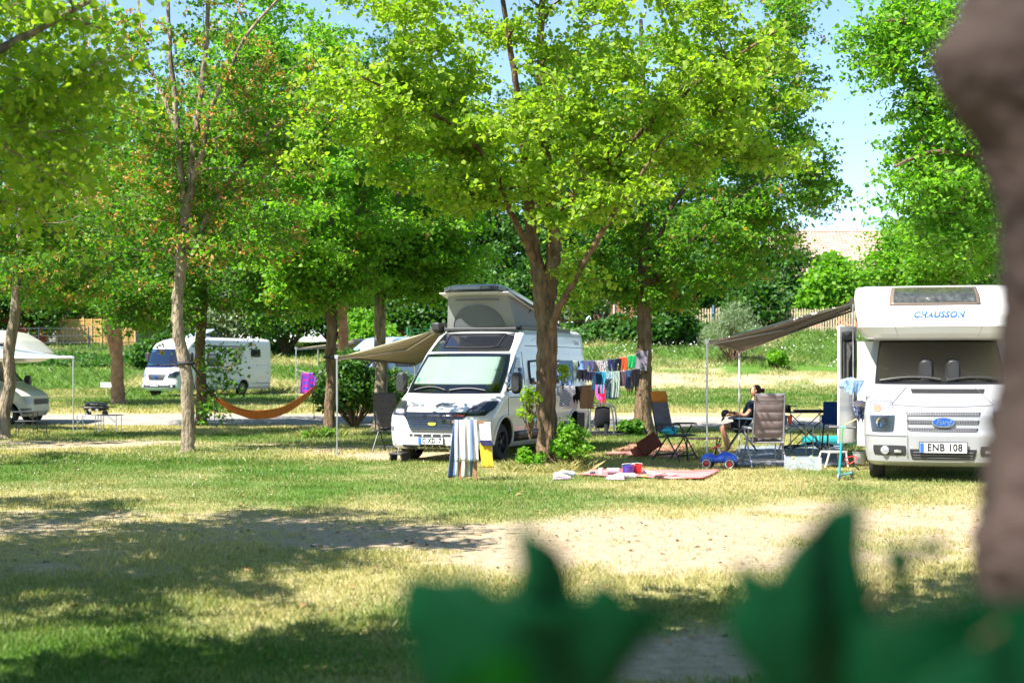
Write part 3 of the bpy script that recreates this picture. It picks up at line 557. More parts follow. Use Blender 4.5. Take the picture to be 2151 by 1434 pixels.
for i, (px, d, rx, h, m, sd, lb) in enumerate([(330, 84, 1.9, 2.2, SHADEL, 6, 'low bush on the slope between the yellow fence and the integrated motorhome'), (480, 91, 3.4, 5.6, SILVER, 7, 'pale leaved shrub on the bank above the integrated motorhome'), (600, 91, 3.6, 6.6, SHADEL, 8, 'dark tall shrub on the bank right of the integrated motorhome'),
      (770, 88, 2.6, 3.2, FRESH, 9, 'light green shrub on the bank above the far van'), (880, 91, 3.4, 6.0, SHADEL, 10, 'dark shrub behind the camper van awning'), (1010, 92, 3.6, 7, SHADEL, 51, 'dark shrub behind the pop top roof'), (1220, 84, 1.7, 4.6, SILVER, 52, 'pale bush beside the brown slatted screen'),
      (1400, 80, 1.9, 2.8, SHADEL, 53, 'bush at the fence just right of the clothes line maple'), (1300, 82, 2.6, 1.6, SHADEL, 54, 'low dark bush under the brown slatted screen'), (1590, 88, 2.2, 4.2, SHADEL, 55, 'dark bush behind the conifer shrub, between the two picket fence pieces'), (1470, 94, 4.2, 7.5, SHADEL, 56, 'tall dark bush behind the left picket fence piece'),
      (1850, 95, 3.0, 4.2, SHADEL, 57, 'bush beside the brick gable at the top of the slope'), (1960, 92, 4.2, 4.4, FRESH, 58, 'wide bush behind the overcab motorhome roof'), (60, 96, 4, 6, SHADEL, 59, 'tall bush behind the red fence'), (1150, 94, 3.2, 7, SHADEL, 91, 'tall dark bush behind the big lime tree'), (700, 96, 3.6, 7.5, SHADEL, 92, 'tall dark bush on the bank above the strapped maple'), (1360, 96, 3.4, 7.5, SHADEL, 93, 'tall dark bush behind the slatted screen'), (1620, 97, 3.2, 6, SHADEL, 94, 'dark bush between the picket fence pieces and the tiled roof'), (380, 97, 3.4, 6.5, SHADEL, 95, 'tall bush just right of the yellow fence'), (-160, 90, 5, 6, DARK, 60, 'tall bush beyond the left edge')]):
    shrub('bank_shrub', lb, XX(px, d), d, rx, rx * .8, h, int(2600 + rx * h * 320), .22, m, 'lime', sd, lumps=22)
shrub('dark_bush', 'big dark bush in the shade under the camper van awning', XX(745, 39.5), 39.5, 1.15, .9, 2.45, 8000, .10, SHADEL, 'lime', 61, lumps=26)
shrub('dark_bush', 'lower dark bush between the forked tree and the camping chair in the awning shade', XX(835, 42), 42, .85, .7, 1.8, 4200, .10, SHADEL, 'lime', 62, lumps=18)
shrub('ground_bush', 'yellow green leafy shoots at the foot of the big lime tree, right side', XX(1200, 23.6), 23.5, .36, .3, 1.02, 1700, .05, FRESH, 'lime', 63, lumps=22)
shrub('ground_bush', 'low green shoots at the foot of the big lime tree, left side', XX(1112, 23.6), 23.5, .32, .28, .42, 700, .055, FRESH, 'lime', 64, lumps=12)
shrub('ground_bush', 'dark plant at the foot of the clothes line maple', XX(1325, 35.5), 35.5, .34, .3, .55, 1100, .08, DARK, 'lime', 65, lumps=12)
shrub('ground_bush', 'green shoots at the foot of the maple tied with a strap', XX(668, 34.3), 34.3, .5, .3, .3, 700, .07, FRESH, 'lime', 66, lumps=10)
# ivy like low hedge strip below the yellow fence
def scatter(name, n, box, zoff, size, m, kind, lab, seed, clump=None, nrm=1.2, hgt=.5, cat='plants'):
    r = np.random.default_rng(seed); x = r.uniform(box[0], box[1], n); y = r.uniform(box[2], box[3], n)
    k = fbm(x * .5, y * .5, seed) > (clump or 0); x, y = x[k], y[k]; z = H(x, y) + r.uniform(0, 1, len(x)) ** 1.4 * hgt * (.4 + 1.2 * fbm(x * .7, y * .7, seed + 3)) + zoff
    o = leaf_obj(name, [leaves(np.stack([x, y, z], -1), size, kind, nrm, r)], m, None); return tag(o, lab, cat, kind='stuff')
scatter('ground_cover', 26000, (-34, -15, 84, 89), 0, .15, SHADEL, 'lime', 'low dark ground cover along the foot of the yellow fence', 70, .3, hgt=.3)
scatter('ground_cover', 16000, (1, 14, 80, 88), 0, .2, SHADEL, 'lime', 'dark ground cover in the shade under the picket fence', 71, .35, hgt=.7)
# ---------------------------------------------------------------- fences
YEL = mat('yellow_wood', (.56, .33, .10), .7, var=.25, vs=3); REDW = mat('red_wood', (.55, .10, .04), .7, var=.25, vs=4); GREYW = mat('pale_wood', (.48, .38, .24), .8, var=.3, vs=4); BRW = mat('brown_wood', (.26, .13, .07), .8, var=.3, vs=4)
WIRE = mat('dark_wire', (.03, .04, .05), .5); STEEL = mat('steel', (.55, .56, .58), .35, .9, var=.05); GREENM = mat('green_metal', (.03, .22, .12), .5)
def fence_frame(px, d): x = XX(px, d); return x
root = thing('lattice_fence', 'yellow wooden panel fence with horizontal slats on the bank at the left', 'fence', (XX(195, 95), 95, HZ(XX(195, 95), 95)))
x0, x1 = XX(102, 95), XX(288, 95); npn = 5; wv = (x1 - x0) / npn
for i in range(npn):
    mb = MB(); xa = x0 + i * wv; xb = xa + wv - .12; zb = HZ((xa + xb) / 2, 95) - 3.2
    for k in range(13): mb.box(((xa + xb) / 2 - root.location.x, (k % 2) * .02, HZ((xa + xb) / 2, 95) - root.location.z + .12 + k * .125), (xb - xa, .02, .095))
    for xx in (xa, xb, (xa + xb) / 2): mb.box((xx - root.location.x, -.04, HZ(xx, 95) - root.location.z + .88), (.06, .035, 1.7))
    mb.build('panel', YEL, root, 0)
    mb = MB(); mb.box((xa - .06 - root.location.x, 0, HZ(xa, 95) - root.location.z + .85), (.1, .1, 2.1)); mb.build('post', YEL, root, 0)
root = thing('board_fence', 'orange red board fence left of the yellow lattice fence', 'fence', (XX(40, 95), 95, HZ(XX(40, 95), 95)))
mb = MB(); xx = XX(-60, 95); e = XX(100, 95); k = 0
while xx < e:
    mb.box((xx - root.location.x, .02 * (k % 2), HZ(xx, 95) - root.location.z + .95), (.1, .02, 1.9 + .05 * math.sin(k * 2.1))); xx += .125; k += 1
mb.build('boards', REDW, root, 0)
mb = MB(); [mb.box((0, .05, zz), (e - XX(-60, 95), .04, .08)) for zz in (.5, 1.5)]; mb.build('rails', REDW, root, 0)
root = thing('wire_fence', 'thin dark wire mesh fence standing in front of the yellow fence', 'fence', (XX(170, 92), 92, HZ(XX(170, 92), 92)))
mb = MB(); zf = lambda x: HZ(x, 92) - root.location.z; xl, xr_ = XX(30, 92), XX(290, 92); q = xl
while q < xr_:
    mb.tube([(q - root.location.x, 0, zf(q)), (q - root.location.x, 0, zf(q) + 1.45)], .012, 4); q += .22
for zz in (.1, .5, .95, 1.42): mb.tube([(a_ - root.location.x, 0, zf(a_) + zz) for a_ in np.linspace(xl, xr_, 20)], .018, 4)
mb.build('mesh_panel', WIRE, root, 0)
for q in np.arange(xl, xr_, 1.6): mb = MB(); mb.box((q - root.location.x, 0, zf(q) + .75), (.06, .06, 1.6)); mb.build('post', WIRE, root, 0)
def picket(lab, pa, pb, d, m, hgt, gap=.16, w=.09, posts=()):
    root = thing('picket_fence', lab, 'fence', (XX((pa + pb) / 2, d), d, HZ(XX((pa + pb) / 2, d), d))); X0 = root.location.x; Z0 = root.location.z
    mb = MB(); q = XX(pa, d); r = random.Random(int(pa))
    while q < XX(pb, d):
        z = HZ(q, d) - Z0; h_ = hgt + r.uniform(-.04, .04); mb.prism([(q - X0 - w / 2, z), (q - X0 + w / 2, z), (q - X0 + w / 2, z + h_ - .05), (q - X0, z + h_), (q - X0 - w / 2, z + h_ - .05)], -.012, .012); q += gap
    mb.build('pickets', m, root, 0)
    mb = MB()
    for zz in (.3, hgt - .3): mb.tube([(a_ - X0, .04, HZ(a_, d) - Z0 + zz) for a_ in np.linspace(XX(pa, d), XX(pb, d), 12)], .035, 4)
    mb.build('rails', m, root, 0)
    for pp in posts: mb = MB(); mb.tube([(XX(pp, d) - X0, -.06, HZ(XX(pp, d), d) - Z0), (XX(pp, d) - X0, -.06, HZ(XX(pp, d), d) - Z0 + hgt + .15)], .05, 8); mb.build('post', mat('blue_post', (.1, .2, .32), .5), root)
    return root
picket('pale wooden picket fence with a blue post, left of the conifer shrub', 1448, 1512, 84.5, GREYW, 1.6, posts=(1498,))
picket('pale picket fence at the top of the slope seen above the motorhome awning', 1636, 1800, 87, GREYW, 1.45)
root = thing('slatted_screen', 'brown slatted garden screen with white posts behind the clothes line', 'fence', (XX(1298, 86), 86, HZ(XX(1298, 86), 86)))
for i in range(3):
    mb = MB(); xa = XX(1266 + i * 24, 86) - root.location.x
    for k in range(12): mb.box((xa + .33, .02 * (k % 2), .15 + k * .13), (.66, .02, .09))
    mb.build('panel', BRW, root, 0); mb = MB(); mb.box((xa - .02, -.05, .85), (.06, .05, 1.8)); mb.build('post', mat('white_paint', (.75, .75, .74), .5), root, 0)
root = thing('green_mesh_fence', 'green metal fence posts with rails on the bank beside the pop top roof', 'fence', (XX(900, 88), 88, HZ(XX(900, 88), 88)))
for pp in (856, 905, 950): mb = MB(); mb.tube([(XX(pp, 88) - root.location.x, 0, HZ(XX(pp, 88), 88) - root.location.z), (XX(pp, 88) - root.location.x, 0, HZ(XX(pp, 88), 88) - root.location.z + 1.9)], .05, 6); mb.build('post', GREENM, root)
mb = MB(); [mb.tube([(XX(856, 88) - root.location.x, 0, zz), (XX(955, 88) - root.location.x, 0, zz)], .012, 4) for zz in np.arange(.3, 1.8, .2)]; mb.build('wires', GREENM, root)
# ---------------------------------------------------------------- houses
TILE = mat('roof_tile', (.42, .29, .23), .85, var=.3, vs=1.5); BRICK = mat('brick', (.50, .16, .10), .85, var=.25, vs=3); PLAST = mat('plaster', (.72, .62, .55), .85, var=.08, vs=.5); WGL = mat('window_dark', (.03, .04, .05), .1)
def roof_tiles(mb, x0, x1, y0, z0, y1, z1):
    n = int((x1 - x0) / .3); rows = int(math.hypot(y1 - y0, z1 - z0) / .36); G = []
    for i in range(rows * 2 + 1):
        t = (i // 2 + (i % 2)) / rows if i % 2 == 0 else (i // 2 + 1) / rows
        t = min(1, (i + 1) // 2 / rows); off = .05 if i % 2 == 0 else 0
        G.append([(x0 + (x1 - x0) * j / (n * 3), lerp(y0, y1, t) - off * .4, lerp(z0, z1, t) + off * .8 + .03 * math.cos(2 * math.pi * j / 3)) for j in range(n * 3 + 1)])
    mb.grid(G)
def house(name, lab, px0, px1, d, zeave, zridge, wall, depth=9, base=None, wins=()):
    x0, x1 = XX(px0, d), XX(px1, d); cx = (x0 + x1) / 2; z0 = HZ(cx, d) - .5; root = thing(name, lab, 'house', (cx, d, z0)); w_ = x1 - x0
    mb = MB(); mb.box((0, depth / 2, (zeave - z0) / 2), (w_, depth, zeave - z0)); mb.prism([(0, zeave - z0), (depth, zeave - z0), (depth / 2, zridge - z0 - .25)], -w_ / 2, w_ / 2, 'x')
    mb.build('wall', wall, root, 0)
    mb = MB(); roof_tiles(mb, -w_ / 2 - .5, w_ / 2 + .5, -.6, zeave - z0 - .15, depth / 2, zridge - z0); roof_tiles(mb, -w_ / 2 - .5, w_ / 2 + .5, depth + .6, zeave - z0 - .15, depth / 2, zridge - z0)
    mb.build('roof', TILE, root, 0, solid=.05)
    mb = MB(); mb.tube([(-w_ / 2 - .5, depth / 2, zridge - z0 + .02), (w_ / 2 + .5, depth / 2, zridge - z0 + .02)], .13, 8); mb.build('ridge_cap', TILE, root)
    mb = MB(); mb.box((0, -.62, zeave - z0 - .2), (w_ + 1, .14, .16)); mb.build('gutter', STEEL, root, 0)
    for wx, wz in wins:
        mb = MB(); mb.box((wx, -.02, wz), (1.1, .1, 1.3)); f = mb.build('window', mat('white_paint', (.75, .75, .74), .5), root, 0)
        mb = MB(); [mb.box((wx + s * .26, -.08, wz), (.44, .02, 1.1)) for s in (-1, 1)]; mb.build('pane', WGL, f, 0)
    return root
zz = lambda py, d: CAMZ - (py - HY) / F * d
house('brick_house', 'long house with pale tiled roof and red brick wall behind the slope', 1640, 2260, 118, zz(578, 118), zz(487, 123), BRICK, 10, wins=((-6, 5.2), (-3, 5.2), (0, 5.2), (4, 5.2)))
house('plaster_house', 'pale plastered house half hidden by leaves behind the yellow fence', 120, 420, 124, zz(640, 124), zz(585, 128), PLAST, 9, wins=((-5, 3.2), (-1, 3.2), (3, 3.2)))
house('plaster_house', 'house with red tiled roof glimpsed left of the pop top roof', 780, 960, 130, zz(660, 130), zz(610, 134), PLAST, 9, wins=((-1, 3.), (1.6, 3.)))
root = thing('garden_shed', 'small shed with white metal roof behind the slatted screen', 'shed', (XX(1290, 92), 92, HZ(XX(1290, 92), 92)))
mb = MB(); mb.box((0, 1.2, 1), (2.6, 2.4, 2.0)); mb.build('wall', BRW, root, 0)
mb = MB(); mb.box((0, 1.2, 2.22), (3.1, 2.9, .06), (R(-9), 0, 0)); mb.build('roof', mat('white_paint', (.75, .75, .74), .5), root, 0)
# ---------------------------------------------------------------- grass
def blades(name, n, region, hmin, hmax, wmin, wmax, lab, seed, dens=None, lean=.5, xr=None):
    r = np.random.default_rng(seed); y = region[0] + (region[1] - region[0]) * r.uniform(0, 1, n) ** region[2]
    x = r.uniform(-.5, .5, n) * (y + 1.0) if xr is None else r.uniform(xr[0], xr[1], n); z = H(x, y); so_ = soil_f(x, y); dr = dry_f(x, y)
    yr = road_c(x); keep = (r.uniform(0, 1, n) > so_ * 1.0 - .05) & (np.abs(y - yr) > 3.3 + 1.2 * r.uniform(0, 1, n))
    if dens is not None: keep &= dens(x, y, r)
    x, y, z, dr, so_ = x[keep], y[keep], z[keep], dr[keep], so_[keep]; n = len(x)
    cl = .45 + 1.1 * fbm(x * 1.7, y * 1.7, 91) ** 1.5 * 1.3; h = r.uniform(hmin, hmax, n) * cl * (1 - .35 * so_); w_ = r.uniform(wmin, wmax, n); a = r.uniform(0, 2 * np.pi, n); b = r.uniform(0, 2 * np.pi, n); le = h * r.uniform(0, lean * 2, n)
    dx, dy = np.cos(a) * w_ / 2, np.sin(a) * w_ / 2; V = np.stack([np.stack([x - dx, y - dy, z - .005], -1), np.stack([x + dx, y + dy, z - .005], -1), np.stack([x + dx * .6 + np.cos(b) * le * .45, y + dy * .6 + np.sin(b) * le * .45, z + h * .6], -1), np.stack([x + np.cos(b) * le, y + np.sin(b) * le, z + h], -1)], 1).reshape(-1, 3)
    Fq = np.arange(n * 4).reshape(n, 4); rn = np.clip(dr * .95 + r.normal(0, .16, n) - .05, 0, 1)
    o = raw_mesh(name, V, Fq, GRASS, None, [('rnd', 'FACE', rn)]); return tag(o, lab, 'grass', kind='stuff')
blades('grass', 520000, (6.8, 26, 1.25), .02, .055, .005, .011, 'short mown grass, green and straw coloured, over the lawn in front', 80)
blades('grass', 260000, (25, 41, 1.0), .03, .08, .012, .024, 'short grass under the trees and round the camping places', 81)
blades('grass', 150000, (49, 70, 1.0), .05, .14, .03, .05, 'grass of the field beyond the gravel track', 82)
blades('tall_grass', 170000, (68, 96, 1.0), .07, .32, .02, .045, 'tall dry grass and weeds growing on the slope', 83, dens=lambda x, y, r: y > 69 + 5 * fbm(x * .3, y * .3, 7), lean=.7)
blades('grass', 5200, (22.6, 24.4, 1), .05, .24, .005, .009, 'long dry grass round the foot of the big lime tree', 84, dens=lambda x, y, r: ((x - .55) / .85) ** 2 + ((y - 23.5) / .75) ** 2 < r.uniform(.2, 1, len(x)), lean=.8, xr=(-.4, 1.5))
blades('grass', 2500, (33.8, 35.2, 1), .08, .22, .01, .016, 'tuft of longer grass beside the strapped maple', 85, dens=lambda x, y, r: ((x + 4.7) / .7) ** 2 + ((y - 34.5) / .6) ** 2 < r.uniform(.2, 1, len(x)), lean=.6, xr=(-5.5, -3.9))
r = np.random.default_rng(90); n = 2600; y = r.uniform(18, 31, n); x = -6.5 + r.normal(0, 2.6, n); k = fbm(x * .8, y * .8, 33) > .5; x, y = x[k], y[k]
tag(leaf_obj('clover_flowers', [leaves(np.stack([x, y, H(x, y) + .05], -1), .014, 'rhomb', .8, r)], mat('clover_white', (.7, .7, .62), .8), None), 'tiny white clover flowers dotted over the green lawn at the left', 'flowers', kind='stuff')
n = 3000; y = r.uniform(68, 86, n); x = r.uniform(-4, 22, n); k = fbm(x * .5, y * .5, 35) > .53; x, y = x[k], y[k]
tag(leaf_obj('weed_flowers', [leaves(np.stack([x, y, H(x, y) + r.uniform(.2, .5, len(x))], -1), .07, 'rhomb', .8, r)], _m['clover_white'], None), 'white wild flowers among the tall grass of the slope', 'flowers', kind='stuff')
n = 2600; y = r.uniform(10, 17.5, n); x = r.uniform(-.36, .36, n) * y; k = soil_f(x, y) > .35; x, y = x[k], y[k]
tag(leaf_obj('pebbles', [leaves(np.stack([x, y, H(x, y) + .006], -1), .018, 'rhomb', .5, r)], mat('pebble', (.36, .31, .26), .9, var=.5), None), 'small pebbles and crumbs of dry earth on the bare patch', 'pebbles', kind='stuff')
n = 1500; y = r.uniform(8, 30, n); x = r.uniform(-.36, .36, n) * y
tag(leaf_obj('fallen_leaves', [leaves(np.stack([x, y, H(x, y) + .015], -1), .045, 'lime', .25, r)], mat('dead_leaf', (.30, .17, .07), .8, var=.4), None), 'scattered dry fallen leaves on the lawn', 'leaves', kind='stuff')
# ---------------------------------------------------------------- vehicles
WHITE = mat('white_coat', (.60, .605, .605), .3, var=.04, vs=1.5, coat=.6); CREAM = mat('cream_coat', (.52, .51, .45), .35, var=.05, vs=1.5, coat=.4); SILVERP = mat('silver_coat', (.30, .305, .32), .35, .1, var=.04, vs=2, coat=.6)
NAVYV = mat('navy_coat', (.05, .08, .13), .25, .2, var=.1, vs=2, coat=.8); BLUEW = mat('pale_blue_coat', (.26, .36, .50), .3, var=.05, vs=1.5, coat=.6)
BLACK = mat('black_plastic', (.022, .022, .025), .45, var=.2, vs=8); GLOSSB = mat('gloss_black', (.010, .011, .016), .06, var=.1, coat=1.); RUBBER = mat('rubber', (.03, .03, .03), .85, var=.3, vs=10, bump=.3, bs=60); ALU = mat('alloy', (.55, .55, .56), .25, .9, var=.06)
CHROME = mat('chrome', (.7, .7, .72), .12, 1., var=.02); DARKIN = mat('cab_dark', (.02, .022, .025), .7, var=.3); SHADE = mat('sun_shade', (.46, .52, .49), .5, var=.05, vs=3); GLASS = glass_mat('clear_glass', (.8, .9, .85), 1.8); GLASSB = glass_mat('blue_glass', (.55, .75, .95), 2.2, .7); GLASSD = glass_mat('tinted_glass', (.5, .55, .6), 6.5, .35)
LENS = glass_mat('lens', (.95, .95, 1), 1., .9); REFL = mat('reflector', (.36, .37, .40), .3, .2, var=.3, vs=30); AMBER = mat('amber', (.62, .26, .16), .3); PLATE = mat('plate_white', (.8, .8, .8), .4, var=.02); EUB = mat('plate_blue', (.02, .12, .55), .4); INK = mat('ink_black', (.015, .015, .02), .5)
LBLUE = mat('letter_blue', (.008, .09, .32), .4); GREYL = mat('letter_grey', (.12, .13, .16), .4); BEIGE = mat('beige_panel', (.38, .34, .25), .4, var=.06, coat=.4); REDP = mat('red_plastic', (.62, .02, .02), .35, var=.05, coat=.3)
FABB = mat('awning_beige', (.34, .30, .20), .85, var=.12, vs=2, bump=.2, bs=200); FABG = mat('awning_grey', (.33, .27, .23), .85, var=.25, vs=1.2, bump=.2, bs=200); FABT = mat('awning_teal', (.22, .30, .32), .8, var=.15, vs=2)
class Body:
    def __init__(s, tab, xr, rr=.15, n=2.6):
        t = np.array(tab, float); s.z, s.x, s.w_, s.D_ = t.T; s.xr = xr; s.rr = rr; s.n = n
    def at(s, z): return np.interp(z, s.z, s.x), np.interp(z, s.z, s.w_), np.interp(z, s.z, s.D_)
    def front(s, y, z, off=0.):
        def f(y, z):
            x, w_, D = s.at(z); q = min(.999, abs(y) / w_); return x - D + D * (1 - q ** s.n) ** (1 / s.n)
        e = .01; x = f(y, z); gy = (f(y + e, z) - f(y - e, z)) / (2 * e); gz = (f(y, z + e) - f(y, z - e)) / (2 * e)
        N = Vector((1, -gy, -gz)).normalized(); return Vector((x, y, z)) + N * off
    def side(s, x, z, sg, off=0.):
        x0, w_, D = s.at(z); t = (x - (x0 - D)) / D; y = w_ if t <= 0 else w_ * max(.0, 1 - min(1, t) ** s.n) ** (1 / s.n)
        gz = (s.at(z + .02)[1] - s.at(z - .02)[1]) / .04
        return Vector((x, sg * y, z)) + Vector((0, sg, -gz)).normalized() * off
    def mesh(s, mb, nz=46, nf=18, ns=14, extra=()):
        zs = np.unique(np.concatenate([np.linspace(s.z[0], s.z[-1], nz), s.z, list(extra)])); G = []
        for z in zs:
            x, w_, D = s.at(z); row = []
            for k in range(2 * nf + 1):
                t = math.pi / 2 * (k / nf - 1); sn, cs = math.sin(t), max(0, math.cos(t))
                row.append((x - D + D * cs ** (2 / s.n), w_ * math.copysign(abs(sn) ** (2 / s.n), sn), z))
            xs_ = np.linspace(x - D, s.xr + s.rr, ns)[1:-1]
            row += [(a, w_, z) for a in xs_]
            row += [(s.xr + s.rr - s.rr * math.sin(q), w_ - s.rr + s.rr * math.cos(q), z) for q in np.linspace(0, math.pi / 2, 5)]
            row += [(s.xr + s.rr - s.rr * math.sin(q), -(w_ - s.rr + s.rr * math.cos(q)), z) for q in np.linspace(math.pi / 2, 0, 5)]
            row += [(a, -w_, z) for a in xs_[::-1]]
            G.append(row)
        n = len(G[0]); V = [p for r_ in G for p in r_]
        mb.add(V, [(i * n + j, i * n + (j + 1) % n, (i + 1) * n + (j + 1) % n, (i + 1) * n + j) for i in range(len(G) - 1) for j in range(n)] + [tuple(range(n))[::-1], tuple((len(G) - 1) * n + j for j in range(n))])
        return mb
def patch(mb, fn, rows, nu=16, nv=8, c=0., thick=.0):
    """rows: list of (left,right,level) spans from bottom to top; fn(a,level)->point. c rounds the corners"""
    zr = [q[2] for q in rows]; G = []
    for i in range(nv + 1):
        row = []
        for j in range(nu + 1):
            s, t = 2 * j / nu - 1, 2 * i / nv - 1
            if c: s, t = s * math.sqrt(1 - c * t * t), t * math.sqrt(1 - c * s * s)
            tt = (t + 1) / 2 * (len(rows) - 1); k = min(int(tt), len(rows) - 2); u = tt - k
            a, b, z = [lerp(rows[k][m], rows[k + 1][m], u) for m in range(3)]
            row.append(fn(lerp(a, b, (s + 1) / 2), z))
        G.append(row)
    return mb.grid(G)
def cut(o, cyl, mt):
    """wheel arches: cut cylinders (x,z,r,y0,y1) out of o; new faces get the dark material"""
    o.data.materials.append(mt); di = len(o.data.materials) - 1
    for x, z, r_, y0, y1 in cyl:
        mb = MB(); mb.lathe([(r_, y0), (r_, y1)], (x, 0, z), 'y', 28); c = mb.build('cutter', mt, None, 0)
        for p in c.data.polygons: p.material_index = 0
        m = o.modifiers.new('b', 'BOOLEAN'); m.operation = 'DIFFERENCE'; m.solver = 'EXACT'; m.object = c
        pm, po, prs = o.parent, o.matrix_world.copy(), o.location.copy(); o.parent = None; bpy.context.view_layer.update()
        dg = bpy.context.evaluated_depsgraph_get(); me = bpy.data.meshes.new_from_object(o.evaluated_get(dg))
        o.modifiers.clear(); old = o.data; o.data = me; o.parent = pm; bpy.data.objects.remove(c)
        for p in me.polygons:
            q = p.center; rr_ = math.hypot(q.x - x, q.z - z)
            if rr_ < r_ * 1.005 and y0 - .01 < q.y < y1 + .01 and (abs(math.hypot(q.x - x, q.z - z) - r_) < .03 or abs(abs(q.y) - min(abs(y0), abs(y1))) < .02): p.material_index = di; p.use_smooth = False
def wheel(root, x, y, r_, wd=.2, steer=0, spokes=6, sg=1, rimm=None):
    a = thing('wheel', '', ''); del a['label']; del a['category']; a.parent = root; a.location = (x, y, r_); a.rotation_euler = (0, 0, steer)
    mb = MB(); h = wd / 2; mb.lathe([(r_ * .62, -h), (r_ * .9, -h), (r_ * .98, -h * .7), (r_, -h * .3), (r_, h * .3), (r_ * .98, h * .7), (r_ * .9, h), (r_ * .62, h)], axis='y', n=36, cap=False)
    for k in range(-2, 3): mb.lathe([(r_ * 1.004, k * h * .26 - .012), (r_ * 1.012, k * h * .26), (r_ * 1.004, k * h * .26 + .012)], axis='y', n=36, cap=False)
    mb.build('tyre', RUBBER, a)
    mb = MB(); q = sg * h; mb.lathe([(r_ * .64, q * .9), (r_ * .58, q * .95), (r_ * .56, q * .2), (.0001, q * .1)], axis='y', n=36, cap=False); mb.lathe([(.0001, q * .92), (r_ * .14, q * .88), (r_ * .16, q * .3)], axis='y', n=16, cap=False)
    for k in range(spokes):
        an = 2 * math.pi * k / spokes; ca, sa = math.cos(an), math.sin(an)
        for d_ in (-.12, .12):
            c2, s2 = math.cos(an + d_), math.sin(an + d_); mb.tube([(r_ * .1 * ca, q * .75, r_ * .1 * sa), (r_ * .6 * c2, q * .72, r_ * .6 * s2)], .018, 5)
    mb.build('rim', rimm or ALU, a); return a
def wl(root): 
    bpy.context.view_layer.update(); return root.matrix_world.inverted()
def plate(root, b, y, z, wd, ht, txt, fsz, dark=False, off=.02, eu=True):
    mb = MB(); fr = b.front; patch(mb, lambda a, l: fr(y, z, off) + Vector((0, a, l)), [(-wd / 2 - .012, wd / 2 + .012, -ht / 2 - .012), (-wd / 2 - .012, wd / 2 + .012, ht / 2 + .012)], 2, 2); pl = mb.build('number_plate', BLACK, root, 0, solid=.012)
    mb = MB(); mb.box(tuple(fr(y, z, off) + Vector((.010, 0, 0))), (.008, wd, ht)); mb.build('plate_face', PLATE, pl, 0)
    o2 = off
    if eu: mb = MB(); mb.box(tuple(fr(y, z, off) + Vector((.0145, -wd / 2 + .03, 0))), (.004, .055, ht * .96)); mb.build('blue_strip', EUB, pl, 0)
    if not txt: return
    mb = MB(); text_mb(mb, txt, fsz, lambda u, v: fr(y, z, off) + Vector((.0185, u + .02, v)), bold=.005, sx=.86, sp=1.08); mb.build('lettering', INK, pl, 0)
def mirror(root, p, sg, m=BLACK, sc=1.):
    mb = MB(); p = Vector(p); mb.loft([(-.06 * sc, 0, 0, .06, .10), (-.03 * sc, 0, 0, .10 * sc, .19 * sc), (.05 * sc, 0, 0, .10 * sc, .20 * sc), (.10 * sc, 0, 0, .07 * sc, .15 * sc)], 16, 3.2)
    mb.xf(Matrix.Translation(p + Vector((0, sg * .2, 0)))); mb.tube([p + Vector((0, -sg * .05, -.12)), p + Vector((0, sg * .12, -.1))], .03, 8); h = mb.build('mirror', m, root)
    mb = MB(); patch(mb, lambda a, z: p + Vector((-.064 * sc, sg * .2 + a, z)), [(-.07 * sc, .07 * sc, -.14 * sc), (-.07 * sc, .07 * sc, .14 * sc)], 4, 4, .2); mb.build('mirror_glass', CHROME, h)
def awning(root, rail, lead, m, name='awning', legs=(0, 1), arms=True, sag=.06, railm=None, legbase=None, legm=None):
    """rail, lead: two world points each. legs at the lead ends"""
    Mi = wl(root); r0, r1, l0, l1 = [Mi @ Vector(q) for q in (*rail, *lead)]
    mb = MB(); G = []
    for i in range(15):
        t = i / 14; a, b = r0.lerp(r1, t), l0.lerp(l1, t); G.append([a.lerp(b, s) - Vector((0, 0, sag * math.sin(math.pi * s) + .01 * math.sin(t * 25) * s * (1 - s) * 4)) for s in np.linspace(0, 1, 15)])
    mb.grid(G); aw = mb.build(name, m, root, 60, solid=.006)
    rm = railm or STEEL
    mb = MB(); mb.tube([l0, l1], .035, 6); ax = (l1 - l0).normalized(); mb.box(tuple((l0 + l1) / 2 - Vector((0, 0, .03))), (.05, .05, .05)); mb.build('lead_rail', rm, aw)
    mb = MB(); mb.tube([r0 - (r1 - r0).normalized() * .05, r1], .065, 8); mb.build('cassette', railm or WHITE, aw)
    if arms:
        for s in (0.02, .98):
            a, b = r0.lerp(r1, s) - Vector((0, 0, .05)), l0.lerp(l1, s) - Vector((0, 0, .05)); e = r0.lerp(r1, .5 + (s - .5) * .45).lerp(l0.lerp(l1, .5 + (s - .5) * .45), .5) - Vector((0, 0, .1))
            mb = MB(); mb.tube([a, e], .022, 6); mb.tube([e, b], .018, 6); mb.build('arm', STEEL, aw)
        mb = MB(); mb.tube([r0.lerp(r1, .01) - Vector((0, 0, .03)), l0.lerp(l1, .01) - Vector((0, 0, .03))], .02, 6); mb.build('tension_rafter', FABB if m == FABB else STEEL, aw)
    for k in legs:
        top = (l0, l1)[k]; wt = root.matrix_world @ top; g = Vector((wt.x, wt.y, HZ(wt.x, wt.y))); b_ = Mi @ g
        mb = MB(); mid = top.lerp(b_, .5); mb.tube([top, mid], .020, 8); mb.tube([mid, b_ + Vector((0, 0, .02))], .015, 8); mb.box(tuple(b_ + Vector((0, 0, .012))), (.08, .08, .024)); mb.box(tuple(top), (.07, .07, .07)); mb.build('leg', legm or STEEL, aw)
    return aw
